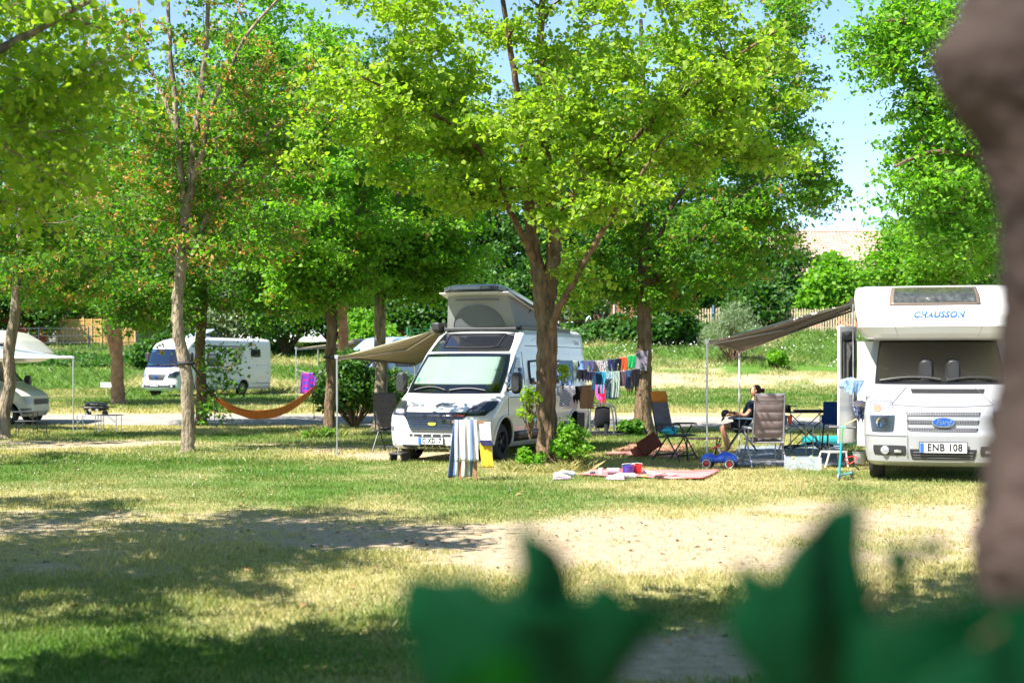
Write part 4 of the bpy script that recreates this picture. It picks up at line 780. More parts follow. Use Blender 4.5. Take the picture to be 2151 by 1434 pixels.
def cab_details(root, b, paint, z=lambda q: q, shade=True, glass=GLASS):
    F_ = b.front
    mb = MB(); patch(mb, lambda a, l: F_(a, l, .006), [(-.955, .955, 1.22), (-.87, .87, 1.97)], 30, 12, .05); mb.build('windscreen_surround', GLOSSB, root)
    if shade:
        mb = MB(); patch(mb, lambda a, l: F_(a, l, .011), [(-.86, .86, 1.39), (-.79, .79, 1.90)], 20, 8, .03); mb.build('sun_shade', SHADE, root)
    mb = MB(); patch(mb, lambda a, l: F_(a, l, .02), [(-.93, .93, 1.24), (-.85, .85, 1.95)], 30, 12, .06); ws = mb.build('windscreen', glass, root)
    for s0, s1, zz_ in ((-.75, -.1, 1.26), (-.02, .66, 1.26)):
        mb = MB(); p = [F_(lerp(s0, s1, t), zz_ + .06 * math.sin(math.pi * t) * (1 if s0 < -.5 else .6), .04) for t in np.linspace(0, 1, 9)]; mb.tube(p, .011, 5); mb.build('wiper', BLACK, ws)
    # headlights
    for sg in (-1, 1):
        mb = MB(); patch(mb, lambda a, l: F_(sg * a, l, .008), [(.56, .90, .84), (.60, .975, .96), (.76, .985, 1.10)], 12, 8, .1); hl = mb.build('headlight', mat('lamp_dark', (.05, .055, .07), .2, .3), root)
        mb = MB(); patch(mb, lambda a, l: F_(sg * a, l, .013), [(.60, .82, .87), (.66, .90, .95)], 8, 4, .2); mb.build('bezel', REFL, hl)
        mb = MB(); patch(mb, lambda a, l: F_(sg * a, l, .024), [(.55, .91, .835), (.59, .98, .96), (.75, .99, 1.105)], 12, 8, .1); mb.build('lens', LENS, hl)
    # grille
    mb = MB(); patch(mb, lambda a, l: F_(a, l, .010), [(-.40, .40, .545), (-.45, .45, .6), (-.54, .54, .78), (-.70, .70, .90)], 20, 8); g = mb.build('grille', GLOSSB, root)
    mb = MB()
    for k in range(6):
        zz_ = .60 + k * .042; ww = lerp(.39, .47, k / 5)
        patch(mb, lambda a, l: F_(a, l, .022 + .01 * math.sin((l - zz_) * 150)), [(-ww, ww, zz_), (-ww, ww, zz_ + .009)], 24, 3)
    mb.build('grille_bars', mat('bar_grey', (.09, .09, .10), .3, .5), g)
    return ws
def ducato(root, paint, shade=True, glass=GLASS, sc=1.0, xr=-5.95):
    b = Body([(.24, -.12, .90, .40), (.30, -.02, .95, .45), (.45, 0, .98, .50), (.62, -.005, 1.0, .52), (.80, -.03, 1.01, .55), (.88, -.07, 1.01, .58), (.95, -.17, 1.01, .58), (1.08, -.42, 1.01, .50), (1.18, -.66, 1.01, .40), (1.23, -.80, 1.0, .32), (1.4, -.98, .98, .28), (1.95, -1.56, .92, .25), (2.02, -1.65, .91, .25), (2.2, -1.92, .89, .24), (2.34, -2.14, .87, .22), (2.41, -2.28, .84, .2), (2.45, -2.42, .79, .18), (2.47, -2.55, .72, .16)], xr, .10)
    mb = MB(); b.mesh(mb, 60, 20, 24); o = mb.build('body', paint, root, 35); cut(o, [(-.98, .36, .44, .62, 1.2), (-.98, .36, .44, -1.2, -.62), (-4.95, .36, .44, .62, 1.2), (-4.95, .36, .44, -1.2, -.62)], DARKIN)
    cab_details(root, b, paint, shade=shade, glass=glass)
    for sg in (-1, 1):
        S = lambda x, z, off=.006: b.side(x, z, sg, off)
        mb = MB(); patch(mb, lambda a, l: S(a, l, .006), [(-2.02, -1.06, 1.24), (-2.02, -1.36, 1.6), (-2.02, -1.74, 1.93)], 10, 8, .04); f = mb.build('side_window', GLOSSB, root)
        mb = MB(); patch(mb, lambda a, l: S(a, l, .014), [(-1.98, -1.42, 1.28), (-1.98, -1.5, 1.6), (-1.98, -1.76, 1.9)], 8, 6, .04); mb.build('pane', GLASSB if paint != WHITE else GLASS, f)
        for x0, x1 in ((-3.3, -2.35), (-4.9, -3.7)):
            mb = MB(); patch(mb, lambda a, l: S(a, l, .01), [(x0, x1, 1.38), (x0, x1, 1.85)], 8, 6, .12); f = mb.build('side_window', BLACK, root, solid=.02); mb = MB(); patch(mb, lambda a, l: S(a, l, .026), [(x0 + .05, x1 - .05, 1.42), (x0 + .05, x1 - .05, 1.81)], 8, 6, .12); mb.build('pane', GLOSSB, f)
        # seams, sill trim, handle
        mb = MB()
        for pts in ([(-2.08, q) for q in np.linspace(.5, 2.0, 12)], [(-3.45, q) for q in np.linspace(.42, 2.2, 12)], [(x_, 1.16) for x_ in np.linspace(-5.9, -1.2, 12)], [(x_, 2.12) for x_ in np.linspace(-5.9, -2.3, 12)], [(-1.15, q) for q in np.linspace(.8, 1.2, 6)]): mb.tube([S(a, l, .002) for a, l in pts], .006, 4)
        mb.build('panel_seam', GREYL, root)
        mb = MB(); patch(mb, lambda a, l: S(a, l, .02), [(-4.4, -1.5, .34), (-4.4, -1.5, .52)], 10, 3); mb.build('sill_trim', BLACK, root, solid=.02)
        mb = MB(); mb.box(tuple(S(-1.95, 1.12, .02)), (.16, .03, .05)); mb.build('door_handle', BLACK, root, bevel=.008)
        for x_ in (-.98, -4.95):
            mb = MB(); mb.tube([S(x_ + .46 * math.cos(q), max(.30, .36 + .46 * math.sin(q)), .012) for q in np.linspace(-.1, math.pi + .1, 20)], .022, 6); mb.build('wheel_arch_trim', paint, root)
        mirror(root, S(-1.2, 1.42, .0), sg); wheel(root, -.98, sg * .84, .345, .23, 0, 5, sg, BLACK if shade else None); wheel(root, -4.95, sg * .84, .345, .23, 0, 5, sg)
        mb = MB(); mb.loft([(-.01, 0, 0, .055, .05), (.02, 0, 0, .05, .045)], 14, 2); mb.xf(Matrix.Translation(b.front(sg * .80, .36, .0))); mb.build('fog_lamp', REFL, root)
        mb = MB(); patch(mb, lambda a, l: b.front(sg * a, l, .006), [(.84, .9, .56), (.82, .93, .64)], 5, 4, .1); mb.build('corner_vent', GREYL, root)
    mb = MB(); patch(mb, lambda a, l: b.front(a, l, .008), [(-.46, .46, .475), (-.46, .46, .515)], 12, 2); mb.build('air_slot', BLACK, root); o_ = MB()
    for k in range(5): a_ = -.37 + k * .185; patch(o_, lambda a, l: b.front(a, l, .014), [(a_ - .012, a_ + .012, .47), (a_ - .012, a_ + .012, .52)], 2, 2)
    o_.build('slot_divider', paint, root)
    mb = MB(); patch(mb, lambda a, l: b.front(a, l, .010), [(-.60, .60, .255), (-.62, .62, .32)], 20, 3); lg = mb.build('lower_grille', BLACK, root); mb = MB()
    for k in range(9): a_ = -.56 + k * .14; patch(mb, lambda a, l: b.front(a, l, .018), [(a_ - .01, a_ + .01, .26), (a_ - .01, a_ + .01, .315)], 2, 2)
    patch(mb, lambda a, l: b.front(a, l, .02), [(-.58, .58, .285), (-.58, .58, .295)], 20, 1); mb.build('grille_bars', CHROME, lg)
    return b
# ---- camper van in the middle
TH = R(21); rd = 25.35; root = thing('camper_van', 'white camper van with raised pop top tent roof and beige side awning in the centre', 'camper van', (XX(908, rd), rd, 0), R(-90) - TH)
b = ducato(root, WHITE); Fr = b.front
plate(root, b, -.02, .40, .47, .11, 'C XD17', .118)
mb = MB(); patch(mb, lambda a, l: Fr(a, l, .008), [(-.82, .82, 2.0), (-.74, .74, 2.36)], 24, 8, .04); mb.build('roof_window_panel', GLOSSB, root)
mb = MB(); mb.tube([Fr(a, 2.06 + .03 * abs(a), .02) for a in np.linspace(-.55, .55, 14)] + [Fr(a, 2.33, .02) for a in np.linspace(.58, -.58, 14)], .012, 5, closed=True); mb.build('panel_rim', BLACK, root)
mb = MB(); text_mb(mb, 'Davis', .17, lambda u, v: Fr(u - .48, 1.02 + v * .62, .022), shear=.35, bold=.005); mb.build('lettering', GREYL, root, 0)
mb = MB(); patch(mb, lambda a, l: Fr(a, l, .016), [(-.08, .10, 1.0), (.02, .34, 1.06)], 6, 3); mb.build('hood_mark', GREYL, root)
mb = MB(); patch(mb, lambda a, l: Fr(a, l, .014), [(.40, .58, .835), (.40, .58, .855)], 8, 1); mb.build('grille_mark', REDP, root, 0)
mb = MB(); patch(mb, lambda a, l: Fr(a, l, .036), [(-.06, .06, .665), (-.09, .09, .72)], 8, 5, .3); mb.build('badge', mat('badge_green', (.35, .45, .03), .3), root)
mb = MB(); patch(mb, lambda a, l: Fr(a, l, .022), [(-.80, -.75, 1.42), (-.80, -.75, 1.50)], 4, 4, .3); mb.build('sticker', GREENM, root)
mb = MB(); text_mb(mb, 'Davis', .14, lambda u, v: b.side(-5.45 - u, 2.12 + v + .1, 1, .012)); mb.build('lettering', GREYL, root, 0)
# pop top
mb = MB(); Rf = lambda t: (lerp(-2.12, -4.95, t), lerp(3.10, 2.52, t))
hw = .66
tv = []
G = []
for i, (x_, zt) in enumerate([Rf(t) for t in np.linspace(0, 1, 10)]):
    xb = lerp(-2.32, -4.95, i / 9)
    G.append([(lerp(xb, x_, s), -hw - .06 + .10 * s * (1 - i / 9), lerp(2.44, zt - .02, s) + .008 * math.sin(i * 3 + s * 9)) for s in np.linspace(0, 1, 8)])
mb.grid(G); mb.grid([[(x_, -y_, z_) for x_, y_, z_ in r_] for r_ in G])
Gf = []
for s in np.linspace(0, 1, 10):
    wv = hw + .06 - .10 * s; Gf.append([(lerp(-2.32, -2.12, s) + .07 * (1 - (a / wv) ** 2) * .6, a, lerp(2.44, 3.08, s)) for a in np.linspace(-wv, wv, 16)])
mb.grid(Gf)
CANV = mat('tent_canvas', (.24, .245, .24), .85, var=.08, vs=3, bump=.3, bs=90); MESH = mat('tent_mesh', (.11, .12, .13), .8, var=.1, vs=5)
tent = mb.build('pop_top_tent', CANV, root, 50, fixn=False)
fx = lambda a, z: (lerp(-2.32, -2.12, (z - 2.44) / .64) + .05 * (1 - (a / .6) ** 2) + .022, a, z)
mb = MB(); G = []
for i in range(11):
    q = i / 10; G.append([fx(.52 * s * math.sqrt(max(0, 1 - q * q)) - .03, 2.47 + q * .42) for s in np.linspace(-1, 1, 13)])
mb.grid(G); mb.build('mesh_window', MESH, tent)
mb = MB(); mb.tube([fx(.53 * math.cos(q) - .03, 2.46 + .44 * math.sin(q)) for q in np.linspace(0, math.pi, 26)], .010, 5); mb.tube([fx(a, 3.0) for a in np.linspace(-.45, .45, 8)], .016, 5); mb.build('zip_seam', GREYL, tent)
mb = MB(); 
for k, (zo, ins) in enumerate(((0, .04), (.03, 0), (.09, .0), (.13, .05))):
    pass
secs = []
n_ = 18; V = []; lay = [(0, .08), (.02, .0), (.08, .0), (.12, .05), (.15, .2)]
for zo, ins in lay:
    for t in range(40):
        q = 2 * math.pi * t / 40; cx_, sx_ = math.cos(q), math.sin(q); px_ = math.copysign(abs(cx_) ** .35, cx_); py_ = math.copysign(abs(sx_) ** .35, sx_)
        X_ = -3.46 + px_ * (1.68 - ins); tt = (-2.12 - X_) / 2.83; V.append((X_, py_ * (.80 - ins) * (1 - .10 * max(0, px_)), Rf(tt)[1] + zo))
mb.add(V, [(i * 40 + j, i * 40 + (j + 1) % 40, (i + 1) * 40 + (j + 1) % 40, (i + 1) * 40 + j) for i in range(4) for j in range(40)] + [tuple(range(40))[::-1], tuple(160 + j for j in range(40))])
lid = mb.build('pop_top_lid', GLOSSB, root, 40)
mb = MB(); mb.box((-3.46, 0, 0), (3.1, 1.42, .02)); mb.v = [(x_, y_, z_ + Rf((-2.12 - x_) / 2.83)[1] - .012) for x_, y_, z_ in mb.v]; mb.build('lid_underside', CREAM, lid, 0)
for sg in (-1, 1): mb = MB(); mb.tube([(-2.5, sg * .63, 2.5), (-3.3, sg * .66, 2.85)], .02, 6); mb.build('gas_strut', BLACK, root)
mb = MB(); mb.box((-2.35, 0, 2.44), (.25, 1.5, .06)); mb.box((-3.8, .80, 2.47), (2.9, .05, .07)); mb.box((-3.8, -.80, 2.47), (2.9, .05, .07)); mb.build('roof_frame', BLACK, root, 0, bevel=.01)
mb = MB(); mb.box((-3.95, -.90, 2.50), (3.6, .16, .15)); mb.build('awning_case', BLACK, root, bevel=.02)
Mw = Matrix.Translation(root.location) @ Matrix.Rotation(root.rotation_euler.z, 4, 'Z')
awning(root, (Mw @ Vector((-2.25, -.98, 2.44)), Mw @ Vector((-5.6, -.98, 2.44))), (P(708, 749, 27.7), P(872, 764, 31.0)), FABB, legs=(0, 1), railm=mat('rail_dark', (.08, .07, .06), .5), legm=STEEL)
# ---- overcab motorhome at the right
TF = R(14); root = thing('overcab_motorhome', 'white overcab motorhome at the right with roof window over the cab and grey awning', 'motorhome', (XX(1981, 20.9), 20.9, 0), R(-90) - TF, rx=R(0)); FORD = root
cb = Body([(.24, -.14, 1.0, .35), (.31, -.03, 1.08, .40), (.45, 0, 1.11, .45), (.70, 0, 1.13, .45), (.78, -.03, 1.13, .45), (1.0, -.06, 1.13, .45), (1.07, -.11, 1.12, .45), (1.14, -.26, 1.11, .42), (1.30, -.62, 1.10, .36), (1.42, -.88, 1.09, .30), (1.46, -.98, 1.08, .26), (2.12, -1.62, .99, .22), (2.22, -1.72, .96, .2)], -2.5, .05)
mb = MB(); cb.mesh(mb, 50, 20, 12); o = mb.build('cab', SILVERP, root, 35); cut(o, [(-.98, .40, .46, .66, 1.4), (-.98, .40, .46, -1.4, -.66)], DARKIN)
ab = Body([(2.13, -1.05, .9, .3), (2.16, -.92, 1.08, .32), (2.22, -.82, 1.17, .32), (2.30, -.76, 1.215, .32), (2.33, -.73, 1.225, .32), (2.36, -.755, 1.225, .32), (2.5, -.78, 1.25, .3), (2.62, -.84, 1.27, .3), (2.80, -1.02, 1.28, .26), (2.92, -1.25, 1.27, .22), (2.97, -1.42, 1.24, .2), (3.0, -1.7, 1.15, .2)], -7.0, .1, 3.2)
mb = MB(); ab.mesh(mb, 40, 22, 10); mb.build('overcab', WHITE, root, 35)
lb = Body([(.42, -2.2, 1.24, .1), (2.128, -2.2, 1.24, .1)], -7.0, .1, 3)
mb = MB(); lb.mesh(mb, 10, 6, 14); o = mb.build('body', WHITE, root, 35); cut(o, [(-5.0, .38, .46, .7, 1.4), (-5.0, .38, .46, -1.4, -.7)], DARKIN)
Fc, Fa = cb.front, ab.front
mb = MB(); patch(mb, lambda a, l: Fa(a, l, .008), [(-.76, .60, 2.655), (-.72, .56, 2.94)], 20, 8, .03); rw = mb.build('roof_window', mat('frame_brown', (.14, .10, .08), .4), root, solid=.02)
FOIL = mat('foil_blind', (.55, .50, .50), .22, .85, var=.35, vs=14, bump=.9, bs=9); mb = MB(); patch(mb, lambda a, l: Fa(a, l, .022), [(-.68, .52, 2.69), (-.65, .49, 2.895)], 20, 8, .02); mb.build('blind', FOIL, rw)
mb = MB(); patch(mb, lambda a, l: Fa(a, l, .034), [(-.70, .54, 2.675), (-.67, .51, 2.915)], 20, 8, .03); mb.build('pane', GLASS, rw)
mb = MB(); text_mb(mb, 'CHAUSSON', .125, lambda u, v: Fa(u - .03, 2.505 + v, .006), shear=.3, bold=.0065, sx=1.02, sp=1.14); mb.build('lettering', LBLUE, root, 0)
mb = MB()
for yy in (-.66, .6): mb.tube([Fa(yy + (l - 2.3) * (-.3 if yy < 0 else .3) * 1.2, l, .002) for l in np.linspace(2.18, 2.62, 14)], .004, 4)
mb.tube([Fa(a, 2.345, .0) for a in np.linspace(-1.2, 1.2, 40)], .008, 5); mb.build('panel_seam', mat('seam_grey', (.4, .4, .4), .5), root)
mb = MB(); patch(mb, lambda a, l: Fc(a, l, .006), [(-.985, .985, 1.44), (-.93, .93, 1.8), (-.90, .90, 2.14)], 24, 12, .04); mb.build('windscreen_surround', GLOSSB, root)
mb = MB(); patch(mb, lambda a, l: Fc(a, l, .020), [(-.94, .94, 1.475), (-.87, .87, 2.09)], 24, 12, .05); ws = mb.build('windscreen', GLASSD, root)
for s0, s1 in ((-.88, .02), (.1, .86)):
    mb = MB(); mb.tube([Fc(lerp(s0, s1, t), 1.475 + .05 * math.sin(math.pi * t * .9), .045) for t in np.linspace(0, 1, 9)], .013, 5); mb.build('wiper', BLACK, ws)
for yy, zz_, m_, w1, h1 in ((-.81, 1.58, GREENM, .08, .08), (-.85, 1.71, _m['pale_wood'], .08, .05), (-.80, 1.68, mat('sticker_white', (.75, .75, .7), .5), .07, .05), (.65, 1.53, _m['sticker_white'], .26, .08)):
    mb = MB(); patch(mb, lambda a, l: Fc(yy + a, zz_ + l, .012), [(-w1 / 2, w1 / 2, -h1 / 2), (-w1 / 2, w1 / 2, h1 / 2)], 6, 6, .3 if m_ == GREENM else .02); mb.build('sticker', m_, root)
mb = MB(); patch(mb, lambda a, l: Fc(a, l, .008), [(-.42, .62, 1.31), (-.44, .64, 1.37)], 14, 3); mb.build('bonnet_vent', BLACK, root)
mb = MB(); mb.tube([Fc(a, 1.115 + .05 * (abs(a)) ** 2, .003) for a in np.linspace(-.75, .75, 24)], .008, 4)
for sg in (-1, 1): mb.tube([Fc(sg * lerp(.50, .74, t), lerp(1.40, 1.13, t), .003) for t in np.linspace(0, 1, 10)], .007, 4)
mb.tube([Fc(a, .69, .003) for a in np.linspace(-1.1, -.52, 14)], .006, 4); mb.tube([Fc(-.50, l, .003) for l in np.linspace(.36, 1.06, 14)], .006, 4); mb.build('panel_seam', GREYL, root)
for k, (z0, z1, ww) in enumerate(((.985, 1.045, .54), (.865, .925, .52), (.755, .81, .50))):
    mb = MB(); patch(mb, lambda a, l: Fc(a, l, .006), [(-ww + .02, ww - .02, z0), (-ww, ww, z1)], 24, 3, .03); g = mb.build('grille', BLACK, root); mb = MB()
    for q in range(3): zq = lerp(z0, z1, (q + .5) / 3); patch(mb, lambda a, l: Fc(a, l, .013), [(-ww + .03, ww - .03, zq - .002), (-ww + .03, ww - .03, zq + .002)], 24, 1)
    a_ = -ww + .05
    while a_ < ww - .03: patch(mb, lambda a, l: Fc(a, l, .013), [(a_ - .002, a_ + .002, z0 + .006), (a_ - .002, a_ + .002, z1 - .006)], 1, 3); a_ += .035
    mb.build('grille_mesh', mat('mesh_grey', (.25, .25, .28), .4), g, 0)
mb = MB(); patch(mb, lambda a, l: Fc(a, l, .030), [(-.16, .16, .82), (-.16, .16, .96)], 20, 12, .5); bd = mb.build('badge', CHROME, root, solid=.02)
mb = MB(); patch(mb, lambda a, l: Fc(a, l, .045), [(-.145, .145, .832), (-.145, .145, .948)], 20, 12, .5); mb.build('badge_face', mat('badge_blue', (.01, .06, .30), .25, coat=1.), bd)
mb = MB(); text_mb(mb, 'Ford', .11, lambda u, v: Fc(u, .89 + v, .049), shear=.4, bold=.002); mb.build('lettering', CHROME, bd, 0)
for sg in (-1, 1):
    mb = MB(); patch(mb, lambda a, l: Fc(sg * a, l, .008), [(.72, 1.0, .765), (.70, 1.03, 1.0), (.72, 1.035, 1.19)], 12, 10, .05); hl = mb.build('headlight', REFL, root)
    mb = MB(); patch(mb, lambda a, l: Fc(sg * a, l, .016), [(.88, .98, 1.04), (.88, .98, 1.13)], 8, 8, .4); mb.build('indicator', AMBER, hl)
    mb = MB(); mb.lathe([(.085, 0), (.07, -.03), (.0001, -.05)], (0, 0, 0), 'x', 18, False); mb.xf(Matrix.Translation(Fc(sg * .87, .88, .05))); mb.build('reflector', CHROME, hl)
    mb = MB(); patch(mb, lambda a, l: Fc(sg * a, l, .03), [(.71, 1.01, .755), (.69, 1.04, 1.0), (.71, 1.045, 1.2)], 12, 10, .05); mb.build('lens', LENS, hl)
    mb = MB(); patch(mb, lambda a, l: Fc(sg * a, l, .006), [(.52, .98, .40), (.52, 1.0, .55)], 12, 5, .1); mb.build('fog_lamp_recess', BLACK, root)
    mb = MB(); mb.lathe([(.001, .03), (.055, .025), (.065, 0)], axis='x', n=18, cap=False); mb.xf(Matrix.Translation(Fc(sg * .82, .475, .015))); mb.build('fog_lamp', REFL, root)
    mb = MB(); mb.box(tuple(Fc(sg * .64, .46, .015)), (.02, .1, .04)); mb.build('towing_cover', STEEL, root, bevel=.005)
    S = lambda x, z, off=.006: cb.side(x, z, sg, off)
    mb = MB(); patch(mb, lambda a, l: S(a, l, .008), [(-2.2, -1.25, 1.5), (-2.2, -1.8, 2.05)], 8, 8, .04); f = mb.build('side_window', GLOSSB, root); mb = MB(); patch(mb, lambda a, l: S(a, l, .018), [(-2.15, -1.4, 1.54), (-2.15, -1.82, 2.0)], 8, 6, .04); mb.build('pane', GLASS, f)
    mirror(root, S(-1.12, 1.62, 0), sg, BLACK, 1.15); wheel(root, -.98, sg * .93, .35, .23, 0, 5, sg, BLACK); wheel(root, -5.0, sg * 1.0, .35, .23, 0, 5, sg)
mb = MB(); patch(mb, lambda a, l: Fc(a, l, .006), [(-.44, .44, .345), (-.48, .48, .50)], 16, 4, .03); g = mb.build('lower_grille', BLACK, root); mb = MB(); [patch(mb, lambda a, l: Fc(a, l, .016), [(-.42, .42, q), (-.42, .42, q + .012)], 16, 1) for q in (.37, .41, .45)]; mb.build('grille_bars', GREYL, g, 0)
plate(root, cb, .0, .525, .66, .145, 'ENB 108', .15, off=.03)
# open entrance door on the near left side
d_ = thing('entrance_door', '', ''); del d_['label']; del d_['category']; d_.parent = root; d_.location = (-2.75, -1.26, 0); d_.rotation_euler = (0, 0, R(-27))
mb = MB(); mb.box((.32, 0, 1.42), (.62, .045, 1.95)); mb.build('door_panel', WHITE, d_, bevel=.02)
for s_ in (-1, 1): mb = MB(); patch(mb, lambda a, l: (a, s_ * .026, l), [(.08, .56, 1.45), (.08, .56, 2.3)], 8, 8, .08); mb.build('door_window', GLOSSB, d_, solid=.01)
mb = MB(); mb.box((.52, -.05, 1.3), (.04, .05, .14)); mb.build('handle', BLACK, d_)
for s_ in (-1, 1):
    mb = MB(); 
    for zz_, hh_ in ((.98, .09), (1.14, .05)): patch(mb, lambda a, l: (a, s_ * 1.244, l), [(-6.8, -2.3, zz_), (-6.8, -2.3, zz_ + hh_)], 6, 1)
    mb.build('blue_stripe', mat('stripe_blue', (.03, .10, .28), .4), root, 0)
mb = MB(); mb.tube([(-2.4, -1.31, 1.1), (-2.4, -1.31, 2.75)], .012, 6); mb.build('crank_rod', STEEL, root)
Mw = Matrix.Translation(root.location) @ Matrix.Rotation(root.rotation_euler.z, 4, 'Z')
awning(root, (P(1791, 633, 24.0), Mw @ Vector((-6.6, -1.34, 2.86))), (P(1485, 717, 25.0), P(1553, 735, 28.4)), FABG, legs=(0, 1), railm=mat('rail_brown', (.30, .23, .17), .5), legm=mat('leg_white', (.72, .72, .72), .4, .3))
# ---- integrated motorhome across the track
rd = 66.0; x0 = XX(327, rd); root = thing('integrated_motorhome', 'white integrated motorhome with blue tinted windscreen parked across the gravel track', 'motorhome', (x0, rd, HZ(x0, rd) - .02), R(-90) - R(28))
kb = Body([(.30, -.12, 1.0, .45), (.42, 0, 1.08, .5), (.9, -.03, 1.12, .5), (1.12, -.12, 1.13, .5), (1.38, -.30, 1.13, .45), (1.45, -.36, 1.12, .42), (2.2, -.72, 1.10, .36), (2.28, -.78, 1.10, .36), (2.5, -1.0, 1.09, .36), (2.66, -1.4, 1.06, .4), (2.76, -1.9, .98, .4), (2.8, -2.3, .86, .4)], -7.3, .18)
mb = MB(); kb.mesh(mb, 44, 18, 18); o = mb.build('body', WHITE, root, 35); cut(o, [(-1.05, .36, .43, .7, 1.3), (-1.05, .36, .43, -1.3, -.7), (-5.0, .36, .43, .7, 1.3), (-5.0, .36, .43, -1.3, -.7)], DARKIN)
K = kb.front
mb = MB(); patch(mb, lambda a, l: K(a, l, .008), [(-1.06, 1.06, 1.36), (-1.03, 1.03, 2.24)], 30, 10, .03); mb.build('windscreen_surround', mat('blue_dark', (.015, .05, .14), .15, coat=.8), root)
mb = MB(); patch(mb, lambda a, l: K(a, l, .014), [(-.92, .45, 1.5), (-.90, .30, 2.18)], 20, 8, .02); mb.build('cab_curtain', mat('curtain_blue', (.25, .50, .62), .7), root)
mb = MB(); patch(mb, lambda a, l: K(a, l, .03), [(-1.04, 1.04, 1.38), (-1.01, 1.01, 2.22)], 30, 10, .03); ws = mb.build('windscreen', GLASSB, root)
for s0, s1 in ((-.9, -.1), (.0, .8)): mb = MB(); mb.tube([K(lerp(s0, s1, t), 1.43 + .06 * t, .06) for t in np.linspace(0, 1, 6)], .018, 4); mb.build('wiper', BLACK, ws)
mb = MB(); patch(mb, lambda a, l: K(a, l, .012), [(-.42, .42, .78), (-.58, .58, 1.05)], 12, 4, .03); g = mb.build('grille', BLACK, root); mb = MB(); mb.lathe([(.05, 0), (.09, .01), (.09, .03), (.05, .04)], axis='x', n=16, cap=False); mb.xf(Matrix.Translation(K(0, .92, .02))); mb.build('badge', LBLUE, g)
mb = MB(); patch(mb, lambda a, l: K(a, l, .012), [(-.8, .8, .44), (-.8, .8, .54)], 16, 2); mb.build('lower_grille', BLACK, root)
plate(root, kb, -.1, .56, .52, .12, 'OG-KT 100', .10, off=.03)
for sg in (-1, 1):
    mb = MB(); patch(mb, lambda a, l: K(sg * a, l, .012), [(.62, 1.0, .92), (.68, 1.1, 1.08), (.92, 1.1, 1.2)], 10, 6, .08); hl = mb.build('headlight', REFL, root); mb = MB(); patch(mb, lambda a, l: K(sg * a, l, .03), [(.60, 1.02, .9), (.66, 1.11, 1.08), (.9, 1.11, 1.22)], 10, 6, .08); mb.build('lens', LENS, hl)
    mb = MB(); patch(mb, lambda a, l: K(sg * a, l, .012), [(.72, .98, .42), (.70, 1.0, .58)], 8, 4, .1); f = mb.build('fog_lamp_recess', BLACK, root); mb = MB(); mb.lathe([(.001, .02), (.07, .01)], axis='x', n=14, cap=False); mb.xf(Matrix.Translation(K(sg * .85, .5, .03))); mb.build('fog_lamp', REFL, f)
    S = lambda x, z, off=.008: kb.side(x, z, sg, off)
    for x0_, x1_, z0_, z1_ in ((-3.3, -2.3, 1.42, 2.02), (-6.35, -5.6, 1.88, 2.28)):
        mb = MB(); patch(mb, lambda a, l: S(a, l, .01), [(x0_, x1_, z0_), (x0_, x1_, z1_)], 8, 8, .12); f = mb.build('side_window', BLACK, root, solid=.03); mb = MB(); patch(mb, lambda a, l: S(a, l, .03), [(x0_ + .07, x1_ - .07, z0_ + .06), (x0_ + .07, x1_ - .07, z1_ - .06)], 8, 6, .12); mb.build('pane', GLOSSB, f)
    mb = MB(); patch(mb, lambda a, l: S(a, l, .006), [(-4.65, -4.15, 1.52), (-5.25, -4.45, 2.38)], 6, 6); mb.build('beige_panel', BEIGE, root)
    mb = MB(); patch(mb, lambda a, l: S(a, l, .005), [(-5.2, -1.2, 2.36), (-5.25, -.9, 2.42)], 16, 2); mb.tube([S(lerp(-4.65, -1.6, t), lerp(1.55, 1.05, t), .01) for t in np.linspace(0, 1, 10)], .022, 4); mb.build('dark_stripe', BLACK, root)
    mb = MB(); bx = lambda x0, x1, z0, z1: mb.tube([S(a, l, .004) for a, l in ((x0, z0), (x1, z0), (x1, z1), (x0, z1))], .010, 4, closed=True)
    bx(-7.0, -6.05, .62, 1.5); bx(-3.3, -2.75, .62, .95); bx(-4.0, -3.55, .65, .95); mb.tube([S(a, .58, .006) for a in np.linspace(-7.2, -5.6, 6)], .02, 4); mb.tube([S(a, .58, .006) for a in np.linspace(-4.4, -1.6, 8)], .02, 4); mb.build('locker_seam', mat('seam_grey', (.4, .4, .4), .5), root)
    mb = MB(); mb.tube([S(-5.0 + .47 * math.cos(q), .36 + .47 * math.sin(q), .02) for q in np.linspace(.1, math.pi - .1, 16)], .05, 6); mb.build('wheel_arch_trim', WHITE, root)
    mb = MB(); mb.box(tuple(S(-6.9, 1.1, .012)), (.05, .02, .05)); mb.build('lock', BLACK, root)
    mirror(root, S(-.95, 1.85, 0), sg, BLACK, 1.2); wheel(root, -1.05, sg * .95, .34, .22, 0, 6, sg); wheel(root, -5.0, sg * .98, .34, .22, 0, 6, sg, mat('rim_gold', (.5, .45, .3), .3, .7))
mb = MB(); mb.box((-2.9, .1, 3.0), (1.3, .9, .04), (0, R(18), 0)); mb.box((-2.9, .1, 2.84), (.9, .7, .1)); mb.build('roof_hatch', mat('hatch_blue', (.45, .55, .75), .2, coat=.5), root, 0)
mb = MB(); mb.lathe([(.16, 0), (.18, .05), (.05, .09), (.0001, .1)], (-4.4, 0, 2.8), 'z', 16); mb.box((-4.0, .2, 2.85), (.7, .05, .05)); mb.build('roof_aerial', BLACK, root)
